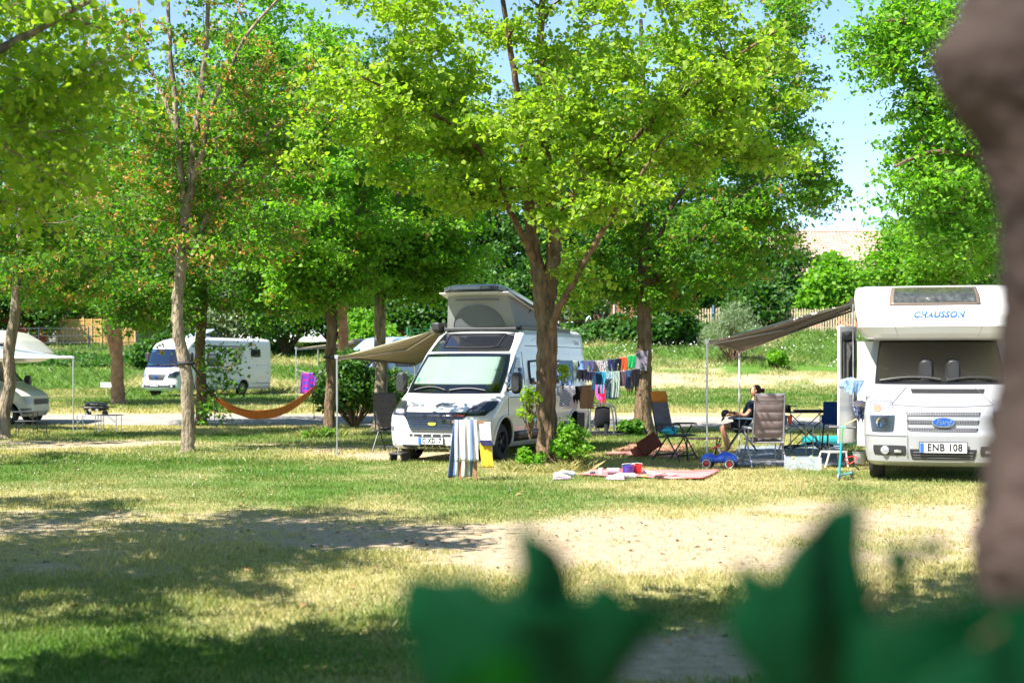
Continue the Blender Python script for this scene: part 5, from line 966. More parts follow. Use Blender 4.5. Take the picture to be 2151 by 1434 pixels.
# ---- far van behind the tied maple, with its own awning
rd = 57.0; x0 = XX(694, rd); root = thing('far_van', 'pale blue campervan with dark front half hidden behind the strapped maple and awning', 'camper van', (x0, rd, HZ(x0, rd)), R(-90) - R(44)); root.scale = (1.08, 1.08, 1.12)
b = ducato(root, BLUEW, shade=False, glass=GLASSB, xr=-5.4)
mb = MB(); patch(mb, lambda a, l: b.front(a, l, .006), [(-.9, .9, .3), (-.95, .95, .6), (-.93, .93, .87)], 24, 6); mb.build('dark_bumper', NAVYV, root)
mb = MB(); text_mb(mb, 'POSSL', .22, lambda u, v: b.side(-2.6 - u, 2.24 + v * .5, 1, .012), shear=.3); mb.build('lettering', NAVYV, root, 0)
plate(root, b, 0, .42, .5, .11, '', .1)
bpy.context.view_layer.update(); Mw = root.matrix_world.copy()
awning(root, (Mw @ Vector((-1.9, -.95, 2.35)), Mw @ Vector((-4.9, -.95, 2.35))), (P(622, 731, 58), P(668, 730, 61)), FABB, legs=(0, 1), railm=_m['rail_dark'])
# ---- overcab motorhome at the left edge, seen from its side
rd = 41.6; x0 = XX(90, rd); root = thing('overcab_motorhome', 'cream older overcab motorhome at the left edge with teal grey awning', 'motorhome', (x0, rd, HZ(x0, rd)), R(-4))
cb2 = Body([(.26, -.10, .92, .35), (.42, 0, .97, .4), (.85, -.04, .99, .45), (.98, -.22, .99, .45), (1.12, -.52, .99, .4), (1.22, -.78, .98, .3), (1.78, -1.35, .92, .22), (1.9, -1.5, .9, .2)], -2.3, .05)
mb = MB(); cb2.mesh(mb, 40, 16, 10); o = mb.build('cab', CREAM, root, 35); cut(o, [(-.68, .33, .40, .6, 1.2), (-.68, .33, .40, -1.2, -.6)], DARKIN)
a2 = Body([(1.80, -.9, 1.0, .3), (1.84, -.35, 1.08, .3), (1.95, .0, 1.11, .3), (2.1, .05, 1.13, .3), (2.45, -.35, 1.13, .3), (2.68, -.75, 1.1, .3), (2.76, -1.2, 1.02, .3)], -6.5, .1, 3)
mb = MB(); a2.mesh(mb, 26, 16, 8); mb.build('overcab', CREAM, root, 35)
l2 = Body([(.4, -2.1, 1.12, .1), (1.795, -2.1, 1.12, .1)], -6.5, .1, 3); mb = MB(); l2.mesh(mb, 8, 6, 10); o = mb.build('body', CREAM, root, 35); cut(o, [(-4.6, .36, .42, .6, 1.4), (-4.6, .36, .42, -1.4, -.6)], DARKIN)
for sg in (-1, 1):
    S = lambda x, z, off=.006: cb2.side(x, z, sg, off)
    mb = MB(); patch(mb, lambda a, l: S(a, l, .006), [(-1.95, -.98, 1.05), (-1.95, -1.42, 1.72)], 10, 8, .04); f = mb.build('side_window', GLOSSB, root); mb = MB(); patch(mb, lambda a, l: S(a, l, .018), [(-1.9, -1.28, 1.08), (-1.9, -1.46, 1.68)], 8, 6, .04); mb.build('pane', GLASS, f)
    mb = MB(); patch(mb, lambda a, l: a2.side(a, l, sg, .008), [(-1.25, -.55, 2.1), (-1.25, -.62, 2.4)], 8, 6, .08); f = mb.build('overcab_window', BLACK, root, solid=.02); mb = MB(); patch(mb, lambda a, l: a2.side(a, l, sg, .024), [(-1.2, -.6, 2.14), (-1.2, -.67, 2.36)], 8, 6, .08); mb.build('pane', GLOSSB, f)
    mb = MB(); mb.tube([S(-1.98, q, .003) for q in np.linspace(.45, 1.7, 8)], .006, 4); mb.tube([S(-1.1, q, .003) for q in np.linspace(.75, 1.1, 8)], .006, 4); mb.build('panel_seam', GREYL, root)
    mb = MB(); mb.box(tuple(S(-1.85, .98, .02)), (.15, .03, .1)); mb.build('door_handle', BLACK, root)
    mirror(root, S(-.95, 1.22, 0), sg, BLACK, 1.1); wheel(root, -.68, sg * .86, .31, .2, 0, 6, sg, CHROME); wheel(root, -4.6, sg * .95, .31, .2, 0, 6, sg)
    mb = MB(); patch(mb, lambda a, l: cb2.front(sg * a, l, .008), [(.55, .85, .62), (.58, .9, .8)], 8, 5, .1); mb.build('headlight', REFL, root)
    mb = MB(); patch(mb, lambda a, l: S(a, l, .012), [(-.30, -.08, .34), (-.30, -.06, .50)], 5, 3); mb.build('bumper_corner', GREYL, root)
    mb = MB(); mb.tube([S(-.68 + .42 * math.cos(q), .33 + .42 * math.sin(q), .012) for q in np.linspace(-.05, math.pi + .05, 16)], .03, 6); mb.build('wheel_arch_trim', CREAM, root)
mb = MB(); patch(mb, lambda a, l: cb2.front(a, l, .008), [(-.8, .8, 1.26), (-.75, .75, 1.74)], 16, 8, .05); mb.build('windscreen', GLOSSB, root)
mb = MB(); patch(mb, lambda a, l: cb2.front(a, l, .01), [(-.5, .5, .6), (-.5, .5, .76)], 12, 3); mb.build('grille', BLACK, root)
bpy.context.view_layer.update(); Mw = root.matrix_world.copy()
awning(root, (Mw @ Vector((-1.75, -1.18, 2.45)), Mw @ Vector((-5.6, -1.18, 2.45))), (P(154, 750, 37.4), P(-200, 752, 37.8)), FABT, legs=(0, 1), arms=True, railm=WHITE)
# ---------------------------------------------------------------- cloth
def cmat(name, c1, c2=None, mode='stripe', sc=30, ang=0, rough=.85, bw=.5, bump=.15):
    if name in _m: return _m[name]
    m = mat(name, c1, rough, var=.14, vs=7, bump=bump, bs=120, spec=.15)
    if c2:
        n = m.node_tree.nodes; L = m.node_tree.links; b = n['Principled BSDF']; tc = [q for q in n if q.type == 'TEX_COORD'][0]; mp = n.new('ShaderNodeMapping'); mp.inputs['Rotation'].default_value = (0, ang, 0); L.new(tc.outputs['Object'], mp.inputs[0])
        if mode == 'noise': w_ = n.new('ShaderNodeTexNoise'); w_.inputs['Scale'].default_value = sc; w_.inputs['Detail'].default_value = 2; o = w_.outputs[0]
        elif mode == 'plaid': w_ = n.new('ShaderNodeTexChecker'); w_.inputs['Scale'].default_value = sc; o = w_.outputs[1]
        else: w_ = n.new('ShaderNodeTexWave'); w_.inputs['Scale'].default_value = sc; w_.wave_profile = 'SIN'; w_.bands_direction = 'Z'; o = w_.outputs[1]
        L.new(mp.outputs[0], w_.inputs['Vector']); r_ = n.new('ShaderNodeMapRange'); r_.inputs[1].default_value = bw - .06; r_.inputs[2].default_value = bw + .06; L.new(o, r_.inputs[0])
        L.new(mixc(n, L, r_.outputs[0], tuple(c1), tuple(c2)), b.inputs['Base Color'])
    return m
def cloth_grid(W, Hh, kind='towel', seed=0, nu=16, nv=16, fold=.025, dirx=None, sheets=1):
    """hanging cloth in local x (width), z down; y folds. returns list of grids"""
    r = np.random.default_rng(seed); ph = r.uniform(0, 6, 4); fr = r.uniform(1.5, 3.2, 3); out = []
    def pt(u, v, side=0):
        a = fold * (.25 + v) * (math.sin(fr[0] * 6.3 * u + ph[0]) + .5 * math.sin(fr[1] * 12 * u + ph[1] + v * 2))
        return (u * W * (1 - .06 * v * math.sin(ph[2])) + .02 * math.sin(v * 3 + ph[3]), a * W * 1.4 + side, -v * Hh - .02 * W * math.sin(6.3 * u * fr[2] + ph[1]) * v)
    def sheet(fn, side=0): out.append([[pt(*fn(s, t), side) for s in np.linspace(0, 1, nu)] for t in np.linspace(0, 1, nv)])
    if kind in ('towel', 'short'): sheet(lambda s, t: (s - .5, t)); 
    if kind == 'towel': sheet(lambda s, t: (s - .5, t * .8), .03)
    elif kind == 'shirt':
        sheet(lambda s, t: ((s - .5) * (.62 if t > .0 else .62), t))
        for g in (-1, 1): sheet(lambda s, t: (g * (.31 + .19 * s + .04 * t * s), t * .55 * (1 - .25 * s) + .02))
    elif kind == 'trousers':
        sheet(lambda s, t: ((s - .5), t * .34))
        for g in (-1, 1): sheet(lambda s, t: (g * (.05 + .03 * t + (.45 - .08 * t) * s), .3 + t * .7))
    elif kind == 'rag': sheet(lambda s, t: ((s - .5) * (1 - .35 * t), t * (1 - .3 * abs(math.sin(s * 7 + seed)))))
    return out
def hang(name, lab, cat, p, rz, W, Hh, kind, m, seed, group, wire_over=True, parent=None):
    mb = MB()
    for G in cloth_grid(W, Hh, kind, seed): mb.grid(G)
    o = mb.build(name, m, parent, 70, solid=.006, fixn=False); o.location = p; o.rotation_euler = (0, 0, rz)
    return tag(o, lab, cat, group) if lab else o
STR = mat('rope_black', (.02, .02, .022), .8); ROPE = mat('rope_pale', (.5, .5, .45), .8)
# ---- clothes lines between the big lime tree and the maple
# every line: world points through image positions at growing depth
def cline(pts): return [P(*q) for q in pts]
ld = {}
ld['top'] = cline([(1168, 752, 24.3), (1180, 757, 25), (1210, 757, 27.5), (1228, 757, 29), (1262, 757, 31.5), (1300, 752, 33.5), (1330, 745, 35), (1350, 735, 35.9)])
ld['mid'] = cline([(1170, 760, 24.3), (1205, 772, 26.5), (1235, 780, 28.4), (1270, 780, 30.6), (1310, 779, 33), (1343, 772, 35), (1352, 766, 35.9)])
ld['low'] = cline([(1172, 808, 25.0), (1205, 811, 28), (1240, 808, 30.2), (1262, 806, 31.4), (1300, 800, 33.8), (1352, 780, 36.0)])
root = thing('clothes_line', 'three thin clothes lines tied between the big lime tree and the maple', 'clothes line', (0, 0, 0))
for k in ld: mb = MB(); mb.tube(spline([tuple(q) for q in ld[k]], 4), .004, 4); mb.build('line', ROPE, root, 0)
def dl(k, px):
    a = ld[k]
    for i in range(len(a) - 1):
        p0, p1 = CX + a[i].x / a[i].y * F, CX + a[i + 1].x / a[i + 1].y * F
        if p0 <= px <= p1 or i == len(a) - 2: t = (px - p0) / (p1 - p0); return a[i].lerp(a[i + 1], t)
C = cmat
items = [ # line, px, width px, height px, kind, material, label
 ('top', 1187, 26, 47, 'trousers', C('c_bl', (.16, .26, .50)), 'light blue trousers hanging nearest the lime tree'), ('top', 1205, 18, 12, 'towel', C('c_bk', (.012, .012, .02)), 'small black cloth folded over the line beside the light blue trousers'),
 ('top', 1202, 18, 50, 'rag', C('c_sage', (.22, .29, .24)), 'sage grey top hanging behind the black cloth'), ('top', 1218, 16, 22, 'short', C('c_bl2', (.16, .30, .60)), 'pale blue shorts next to the sage grey top'),
 ('mid', 1219, 24, 24, 'rag', C('c_bk2', (.01, .01, .016)), 'crumpled black socks bundle on the middle line'), ('top', 1235, 19, 30, 'trousers', C('c_pur', (.07, .07, .17)), 'dark purple leggings left end of the upper row'),
 ('mid', 1238, 18, 22, 'rag', C('c_nv0', (.02, .02, .05)), 'dark navy top hanging below the purple leggings'), ('top', 1253, 15, 26, 'short', C('c_dot', (.45, .42, .42), (.16, .13, .15), 'noise', 60), 'grey speckled cloth on the upper row'),
 ('top', 1269, 15, 26, 'shirt', C('c_wh', (.5, .5, .52), (.1, .1, .13), 'noise', 26), 'white shirt with dark dots on the upper row'), ('top', 1284, 14, 28, 'trousers', C('c_nv', (.015, .02, .07)), 'navy leggings in the middle of the upper row'),
 ('top', 1297, 12, 28, 'trousers', C('c_bk3', (.008, .01, .018)), 'black leggings left of the red trousers'), ('top', 1308, 16, 26, 'trousers', C('c_red', (.50, .06, .02)), 'short orange red trousers on the upper row'),
 ('top', 1325, 17, 24, 'short', C('c_grn', (.015, .30, .09)), 'bright green cloth on the upper row'), ('top', 1346, 24, 38, 'short', C('c_str', (.30, .27, .32), (.05, .045, .08), 'stripe', 13), 'grey striped towel next to the maple trunk'),
 ('mid', 1254, 18, 24, 'short', C('c_pet', (.02, .08, .17)), 'petrol blue shorts on the middle line'), ('mid', 1245, 7, 36, 'short', C('c_pet2', (.02, .06, .11)), 'narrow dark blue garment left of the petrol shorts'),
 ('mid', 1264, 13, 42, 'trousers', C('c_teal', (.03, .24, .36), (.05, .32, .45), 'noise', 40), 'bright teal patterned leggings'), ('mid', 1277, 15, 34, 'shirt', C('c_mint', (.30, .42, .48), (.02, .12, .18), 'noise', 34), 'pale mint patterned romper'),
 ('mid', 1291, 16, 50, 'trousers', C('c_sage2', (.22, .30, .26), (.3, .38, .34), 'noise', 40), 'long sage green leggings'), ('mid', 1306, 13, 28, 'short', C('c_plum', (.08, .05, .07)), 'plum coloured shorts on the middle line'),
 ('mid', 1319, 12, 34, 'trousers', C('c_dnm', (.02, .07, .16)), 'dark denim blue trousers'), ('mid', 1333, 17, 46, 'rag', C('c_bk4', (.008, .008, .012)), 'black dress at the right end of the middle line'),
 ('mid', 1322, 14, 50, 'rag', C('c_brn', (.045, .018, .015)), 'dark brown top hanging low behind the denim trousers'),
 ('low', 1186, 34, 38, 'shirt', C('c_st2', (.50, .48, .52), (.02, .02, .06), 'stripe', 11, .35), 'black and white striped shirt on the low line'), ('low', 1212, 18, 36, 'rag', C('c_bk5', (.012, .010, .012)), 'black top between the striped shirt and the tan dress'),
 ('low', 1234, 28, 44, 'short', C('c_tan', (.42, .24, .13)), 'tan brown dress on the low line'), ('low', 1263, 23, 42, 'rag', C('c_pink', (.62, .01, .06), (.80, .10, .38), 'noise', 5, bw=.55), 'bright red and pink dress'),
 ('low', 1287, 24, 32, 'short', C('c_dgn', (.025, .06, .08)), 'dark green grey towel at the end of the low line')]
for i, (k, px, wp, hp, kd, m, lb) in enumerate(items):
    hp *= 1.12
    p = dl(k, px); p.z -= .003; sc = p.y / F; p.y += -.02 if i % 2 else .02
    hang('garment', lb, 'clothing', p, R(-18 + (i * 37) % 25), wp * sc * 1.15, hp * sc, kd, m, i, 'clothes drying on the lines between the trees')
# ---- hammock
root = thing('hammock', 'empty brown orange hammock strung between the grey maple and the strapped maple', 'hammock', (0, 0, 0)); A_, B_ = P(456, 838, 29.4), P(662, 812, 33.6)
HAM = C('hammock_cloth', (.58, .17, .03)); G = []
for i in range(41):
    t = i / 40; c = A_.lerp(B_, t); c.z -= .50 * (1 - (2 * t - 1) ** 2) ** .9 * 1.12; wv = .03 + .36 * math.sin(math.pi * t) ** .7; row = []
    for j in range(25):
        s = j / 24 * 2 - 1; sag = .17 * math.sin(math.pi * t) ** .8; row.append((c.x + .04 * s, c.y + wv * s * .8, c.z + sag * s * s * (1.0) + .018 * math.sin(j * 2.2) * (1 - .4 * math.sin(math.pi * t)) + .012 * math.sin(j * 1.1 + i * .4)))
    G.append(row)
mb = MB(); mb.grid(G); mb.build('hammock_cloth', HAM, root, 70, solid=.006, fixn=False)
for a, b_ in ((A_, P(402, 765, 28.6)), (B_, P(690, 757, 34.7))): mb = MB(); mb.tube([a, b_], .022 if a is A_ else .012, 6); mb.build('strap', STR, root)
for a, e in ((P(451, 832, 29.6), P(451, 906, 29.6)), (P(656, 815, 33.4), P(660, 877, 33.4))): mb = MB(); mb.tube([a, e], .009, 5); mb.box(tuple(e), (.035, .035, .06)); mb.build('strap_tail', STR, root)
for (px, py, d, w_) in ((391, 763, 28.5, 31), (694, 750, 34.8, 25)):
    p = P(px, py, d); mb = MB(); rr_ = w_ * d / F / 2 * 1.12; mb.lathe([(rr_, -.035), (rr_ * 1.03, 0), (rr_, .035)], tuple(p), 'z', 18, False); mb.build('trunk_band', STR, root, solid=.012)
mb = MB(); mb.tube([P(694, 750, 34.6), P(707, 746, 31), P(709, 748, 27.8)], .012, 5); tag(mb.build('guy_strap', STR), 'black strap from the maple to the camper van awning corner', 'strap')
# ---- plaid blanket drying at the far van
p = P(648, 783, 56); o = hang('plaid_blanket', 'purple and blue checked blanket hanging in front of the far van', 'blanket', p, R(10), .62, .82, 'towel', C('plaid', (.04, .06, .45), (.38, .02, .22), 'plaid', 9), 5, None)
mb = MB(); mb.tube([P(622, 776, 58), p, P(668, 783, 56.5)], .006, 4); tag(mb.build('drying_cord', ROPE), 'thin cord carrying the checked blanket', 'cord')
# ---- grill on folding table
def folding_table(name, lab, px, d, wd, dp, ht, m, rz=0, cols=2):
    x = XX(px, d); root = thing(name, lab, 'table', (x, d, HZ(x, d)), rz); mb = MB(); mb.box((0, 0, ht), (wd, dp, .022)); mb.build('table_top', m, root, bevel=.006)
    for sx in (-1, 1):
        mb = MB(); X_ = sx * wd * .46; y_ = dp * .42; mb.tube([(X_, -y_, ht - .02), (X_, -y_, .02), (X_, y_, .02), (X_, y_, ht - .02)], .011, 6); mb.tube([(X_ - sx * .22, -y_, ht - .02), (X_, -y_, ht - .2)], .007, 5); mb.build('leg', ALU, root)
    return root
g_ = folding_table('folding_table', 'low aluminium folding table under the black grill', 209, 37.0, 1.12, .5, .47, mat('table_grey', (.3, .3, .3), .5), R(-3)); gz = g_.location.z + .482
for sx in (-.03, .04): mb = MB(); mb.tube([(sx, -.21, .46), (sx, -.21, .02), (sx, .21, .02), (sx, .21, .46)], .011, 6); mb.build('leg', ALU, g_)
x = XX(203, 37); root = thing('gas_grill', 'black portable gas grill with closed lid on the low folding table', 'grill', (x, 37, gz)); mb = MB(); mb.loft([(-.28, 0, .18, .14, .03), (-.27, 0, .17, .19, .06), (0, 0, .165, .21, .075), (.27, 0, .17, .19, .06), (.28, 0, .18, .14, .03)], 24, 3); mb.build('fire_box', BLACK, root)
mb = MB(); mb.loft([(-.27, 0, .235, .12, .02), (-.24, 0, .25, .18, .065), (0, 0, .26, .19, .075), (.24, 0, .25, .18, .065), (.27, 0, .235, .12, .02)], 24, 3); ld_ = mb.build('lid', GLOSSB, root); mb = MB(); mb.tube([(-.1, -.19, .27), (-.1, -.24, .27), (.1, -.24, .27), (.1, -.19, .27)], .012, 6); mb.build('handle', BLACK, ld_)
for sx in (-1, 1):
    mb = MB(); mb.box((sx * .38, 0, .2), (.18, .3, .02)); mb.build('side_shelf', BLACK, root, bevel=.006); mb = MB(); mb.box((sx * .22, 0, .05), (.1, .3, .1), taper=.7); mb.build('foot', BLACK, root, bevel=.01)
    mb = MB(); mb.lathe([(.04, 0), (.042, .02), (.0001, .03)], (sx * .09 - .02, -.215, .12), 'y', 16); mb.xf(Matrix.Identity(4)); mb.build('knob', CHROME, root)
# black folding bench and table at the far left
g_ = folding_table('folding_table', 'black folding table beside the overcab motorhome at the left edge', 38, 36.8, .95, .5, .56, BLACK, R(4)); 
for ch in g_.children: ch.data.materials[0] = BLACK if ch.name.startswith('leg') else ch.data.materials[0]
g_ = folding_table('folding_bench', 'low black folding bench before the black folding table', 66, 35.8, .75, .28, .36, BLACK, R(4)); g_['category'] = 'bench'
for ch in g_.children: ch.data.materials[0] = BLACK if ch.name.startswith('leg') else ch.data.materials[0]
# small white sign
x = XX(223, 66); root = thing('small_sign', 'small white sign on a stake in the grass beyond the track', 'sign', (x, 66, HZ(x, 66))); mb = MB(); mb.box((0, 0, .62), (.5, .02, .22)); mb.build('board', PLATE, root, 0); mb = MB(); mb.box((0, .02, .3), (.04, .03, .6)); mb.build('stake', GREYW, root, 0)
# ---- towel post
x, y = XX(984, 21.4), 21.4; root = thing('wooden_rack', 'short wooden posts with crossbar carrying the striped towel', 'rack', (x, y, 0)); WD = mat('post_wood', (.30, .15, .07), .8, var=.3, vs=8)
for dx, dy in ((.10, 0), (-.12, .12)): mb = MB(); mb.box((dx, dy, .42), (.06, .06, .88)); mb.build('post', WD, root, bevel=.006)
mb = MB(); mb.box((0, 0, .885), (.5, .05, .04), (0, 0, R(-6))); mb.build('crossbar', WD, root, 0)
TOW = C('striped_towel', (.62, .60, .54)); n_ = TOW.node_tree.nodes; L = TOW.node_tree.links; tc = [q for q in n_ if q.type == 'TEX_COORD'][0]; sx_ = n_.new('ShaderNodeSeparateXYZ'); L.new(tc.outputs['Object'], sx_.inputs[0]); mr = n_.new('ShaderNodeMapRange'); mr.inputs[1].default_value = -.18; mr.inputs[2].default_value = .18; L.new(sx_.outputs[0], mr.inputs[0]); cr = n_.new('ShaderNodeValToRGB'); cr.color_ramp.interpolation = 'CONSTANT'; e = cr.color_ramp.elements; e[0].position = 0; e[0].color = (.10, .14, .26, 1); e[1].position = .08; e[1].color = (.62, .60, .54, 1)
for ps, c_ in ((.20, (.06, .08, .18)), (.24, (.62, .60, .54)), (.50, (.44, .40, .32)), (.58, (.66, .65, .62)), (.70, (.14, .19, .32)), (.86, (.60, .58, .54))): q = e.new(ps); q.color = (*c_, 1)
L.new(mr.outputs[0], cr.inputs[0]); L.new(cr.outputs[0], n_['Principled BSDF'].inputs['Base Color'])
mb = MB(); G = []
for i in range(30):
    t = i / 29; sarc = (t - .42) * 1.55; fs = abs(sarc); side = -1 if sarc < 0 else 1
    row = []
    for j in range(24):
        s = j / 23 - .5; zz_ = -max(0, fs - .03); yy = -side * (.035 + .05 * fs) * -1 if False else side * (.035 + .07 * fs); f = (.014 + .02 * fs) * math.sin(s * 19 + 1 + side) * min(1, fs * 4)
        row.append((s * (.34 + .03 * fs) + (.04 * fs if side < 0 else -.09 * fs), yy + f, zz_ - .012 * math.sin(s * 12) * fs))
    G.append(row)
G = [[(a, b2, c2) for a, b2, c2 in r_] for r_ in G]; mb.grid(G); o = mb.build('striped_towel', TOW, None, 70, solid=.008, fixn=False); o.location = (x - .05, y, .915); tag(o, 'cream and blue striped towel draped over the wooden rack', 'towel')
p = P(1021, 886, 21.35); hang('swim_shorts', 'white cloth with red spot hanging beside the striped towel', 'clothing', p, R(-10), .17, .55, 'short', C('white_cloth', (.62, .60, .62), (.62, .60, .62)), 41, None)
p = P(1023, 925, 21.3); hang('swim_shorts', 'yellow shorts with dark blue waistband hanging beside the striped towel', 'clothing', p, R(-8), .17, .40, 'short', C('yellow_cloth', (.75, .42, .04)), 42, None)
o = hang('waistband', None, None, P(1023, 924, 21.26), R(-8), .175, .085, 'short', C('c_navyband', (.03, .03, .09)), 42, None); del_ = o; tag(o, 'dark blue waistband cloth above the yellow shorts', 'clothing')
# step / wheel chock before the left front wheel
root = thing('plastic_step', 'small dark grey plastic step by the camper van front wheel', 'step', (XX(838, 25.6), 25.6, 0), R(-20)); mb = MB(); mb.box((0, 0, .155), (.26, .3, .035)); mb.build('tread', BLACK, root, bevel=.01)
for sx in (-1, 1): mb = MB(); mb.box((sx * .11, 0, .07), (.035, .28, .14), (0, R(-sx * 8), 0)); mb.build('leg', BLACK, root, bevel=.006)
# ---- chairs
FRD = mat('frame_dark', (.035, .037, .042), .4, .3); PADG = C('pad_grey', (.15, .15, .17)); PADT = C('pad_taupe', (.20, .155, .155)); PADO = C('pad_orange', (.62, .22, .03)); ARM = mat('arm_grey', (.32, .33, .35), .4)
def chair(name, lab, x, y, rz, pad, frame, back=18, head=None, ht=.74, sw=.50, armm=None, seatz=.46, group='padded camping chairs'):
    root = thing(name, lab, 'chair', (x, y, HZ(x, y)), rz, group=group); a = R(back); ux = Vector((-math.sin(a), 0, math.cos(a))); nx = Vector((math.cos(a), 0, math.sin(a))); o0 = Vector((-.22, 0, seatz + .03))
    def padg(mb, L0, L1, o_, u, n, w_, thick, waves, taper=0):
        for sd in (1, -1):
            G = []
            for i in range(41):
                t = i / 40; l = lerp(L0, L1, t); row = []
                for j in range(17):
                    s = j / 16 * 2 - 1; ed = (1 - abs(s) ** 4) * min(1, 8 * t, 8 * (1 - t)); lump = .45 + .55 * abs(math.sin(math.pi * waves * t)) ** .55 if waves else 1
                    ww = w_ / 2 * (1 - taper * t) * (min(1, .72 + .28 * min(1, min(t, 1 - t) * 10)) if True else 1)
                    row.append(o_ + u * l + Vector((0, s * ww, 0)) + n * (sd * thick * (.18 + .82 * ed * lump)))
                G.append(row)
            mb.grid(G)
    mb = MB(); padg(mb, .02, ht * .80 if head else ht, o0, ux, nx, sw * .92, .032, 5); mb.build('backrest', pad, root, 60, fixn=False)
    mb = MB(); padg(mb, ht * .74, ht, o0 + nx * .012, ux, nx, sw * .96, .040, 0); mb.build('headrest', head or pad, root, 60, fixn=False)
    mb = MB(); padg(mb, 0, .46, Vector((-.2, 0, seatz)), Vector((1, 0, .06)).normalized(), Vector((0, 0, 1)), sw * .92, .028, 3); mb.build('seat', pad, root, 60, fixn=False)
    mb = MB()
    for sg in (-1, 1): mb.tube([o0 + Vector((0, sg * sw * .48, -.06)), o0 + ux * ht * .97 + Vector((0, sg * sw * .45, 0))], .014, 7)
    mb.tube([o0 + ux * ht * .99 + Vector((0, sg * sw * .45, 0)) for sg in (-1, 1)], .014, 7); mb.build('back_frame', frame, root)
    mb = MB(); [mb.tube([(-.24, sg * sw * .48, seatz - .02), (.26, sg * sw * .48, seatz + .02)], .014, 7) for sg in (-1, 1)]; mb.tube([(.26, -sw * .48, seatz + .02), (.26, sw * .48, seatz + .02)], .014, 7); mb.tube([(-.24, -sw * .48, seatz - .02), (-.24, sw * .48, seatz - .02)], .014, 7); mb.build('seat_frame', frame, root)
    for sg in (-1, 1):
        Y = sg * sw * .54
        mb = MB(); mb.tube([(.16, Y, .66), (-.32, Y, .02)], .014, 7); mb.build('leg', frame, root); mb = MB(); mb.tube([(-.12, Y, .66), (.30, Y, .02)], .014, 7); mb.build('leg', frame, root)
        mb = MB(); mb.loft([(-.26, Y, .675, .018, .012), (-.2, Y, .68, .03, .018), (.18, Y, .69, .032, .018), (.26, Y, .685, .02, .012)], 12, 3); mb.build('armrest', armm or frame, root)
    for sx in (-.26, .24): mb = MB(); mb.box((sx, 0, .12), (.02, sw * 1.06, .035)); mb.build('stretcher', frame, root, bevel=.004)
    return root
chair('camping_chair', 'grey camping chair with orange headrest standing on the far pink blanket', XX(1422, 25.6), 25.8, R(-42), PADG, FRD, 14, PADO, .80, .52)
chair('camping_chair', 'large taupe padded camping chair seen from behind under the grey awning', XX(1603, 24.3), 24.2, R(96), PADT, mat('frame_lilac', (.40, .39, .46), .35, .6), 10, None, .78, .56, ARM)
chair('camping_chair', 'dark chair in which the person sits, half hidden by the taupe chair', XX(1557, 28.6), 28.6, R(172), PADG, FRD, 30, None, .80, .52, mat('arm_blue', (.12, .2, .3), .5))
x = XX(822, 28.5); chair('camping_chair', 'dark grey camping chair in the shade left of the camper van', x, 28.6, R(70), C('pad_dark', (.055, .055, .062)), FRD, 12, None, .72, .52)
# ---- brown board leaning under the orange chair
root = thing('folding_mat', 'brown folded foam mat leaning behind the orange headed chair', 'mat', (XX(1367, 26.6), 26.7, 0), R(10)); mb = MB(); mb.box((-.02, 0, .27), (.42, .05, .30), (R(-12), R(-32), 0)); mb.build('panel', C('mat_brown', (.16, .05, .035)), root, bevel=.02)
mb = MB(); mb.box((-.16, .06, .13), (.34, .05, .26), (R(-12), R(-32), 0)); mb.build('panel', C('mat_red', (.26, .07, .045)), root, bevel=.02)
def lumpy(name, lab, cat, p, dims, m, seed, parent=None, amp=.18, rz=0):
    mb = MB(); r = np.random.default_rng(seed); ph = r.uniform(0, 6, 6); G = []
    for i in range(17):
        th = math.pi * i / 16; row = []
        for j in range(25):
            q = 2 * math.pi * j / 24; k = 1 + amp * (math.sin(3 * q + ph[0] + th * 2) * .5 + math.sin(5 * q + ph[1]) * .3 + math.sin(4 * th + ph[2] + q) * .5)
            row.append((dims[0] * k * math.sin(th) * math.cos(q), dims[1] * k * math.sin(th) * math.sin(q), max(-dims[2] * .8, dims[2] * k * math.cos(th))))
        G.append(row)
    mb.grid(G); o = mb.build(name, m, parent, 60, fixn=False); o.location = p; o.rotation_euler = (0, 0, rz); return tag(o, lab, cat)
q = P(1407, 893, 25.6); lumpy('beach_towel', 'turquoise towel with black spots bundled on the seat of the orange headed chair', 'towel', (q.x, q.y, .56), (.14, .16, .075), C('c_turq', (.05, .42, .55), (.01, .02, .04), 'noise', 18, bw=.62), 3)
# ---- blankets on the ground
def ground_sheet(name, lab, cat, corners, m, seed, lift=.02, nx=30, ny=14, amp=.012):
    c = [G_(px, py) for px, py in corners]; Gd = []; r = np.random.default_rng(seed); ph = r.uniform(0, 6, 4)
    for i in range(ny):
        t = i / (ny - 1); row = []
        for j in range(nx):
            s = j / (nx - 1); p = c[0].lerp(c[1], s).lerp(c[3].lerp(c[2], s), t); e = .03 * math.sin(s * 9 + ph[0] + t * 3); p = p + Vector((e * .4, e, 0)); row.append((p.x, p.y, HZ(p.x, p.y) + lift + amp * (1 + math.sin(p.x * 7 + ph[1] + p.y * 3) * math.sin(p.y * 8 + ph[2] + p.x * 2))))
        Gd.append(row)
    mb = MB(); mb.grid(Gd); return tag(mb.build(name, m, None, 60, solid=.008), lab, cat)
def G_(px, py):
    d = CAMZ * F / (py - HY); return Vector((XX(px, d), d, 0))
ground_sheet('picnic_blanket', 'faded pink blanket spread on the sunny grass in front, toys on it', 'blanket', [(1215, 1001), (1475, 1010), (1512, 991), (1245, 989)], C('pink_cloth', (.50, .13, .13), (.56, .20, .20), 'stripe', 6), 1)
ground_sheet('picnic_blanket', 'pink blanket under the orange headed chair, in dappled shade', 'blanket', [(1268, 958), (1425, 963), (1455, 935), (1325, 934)], C('pink_cloth2', (.50, .20, .17)), 2)
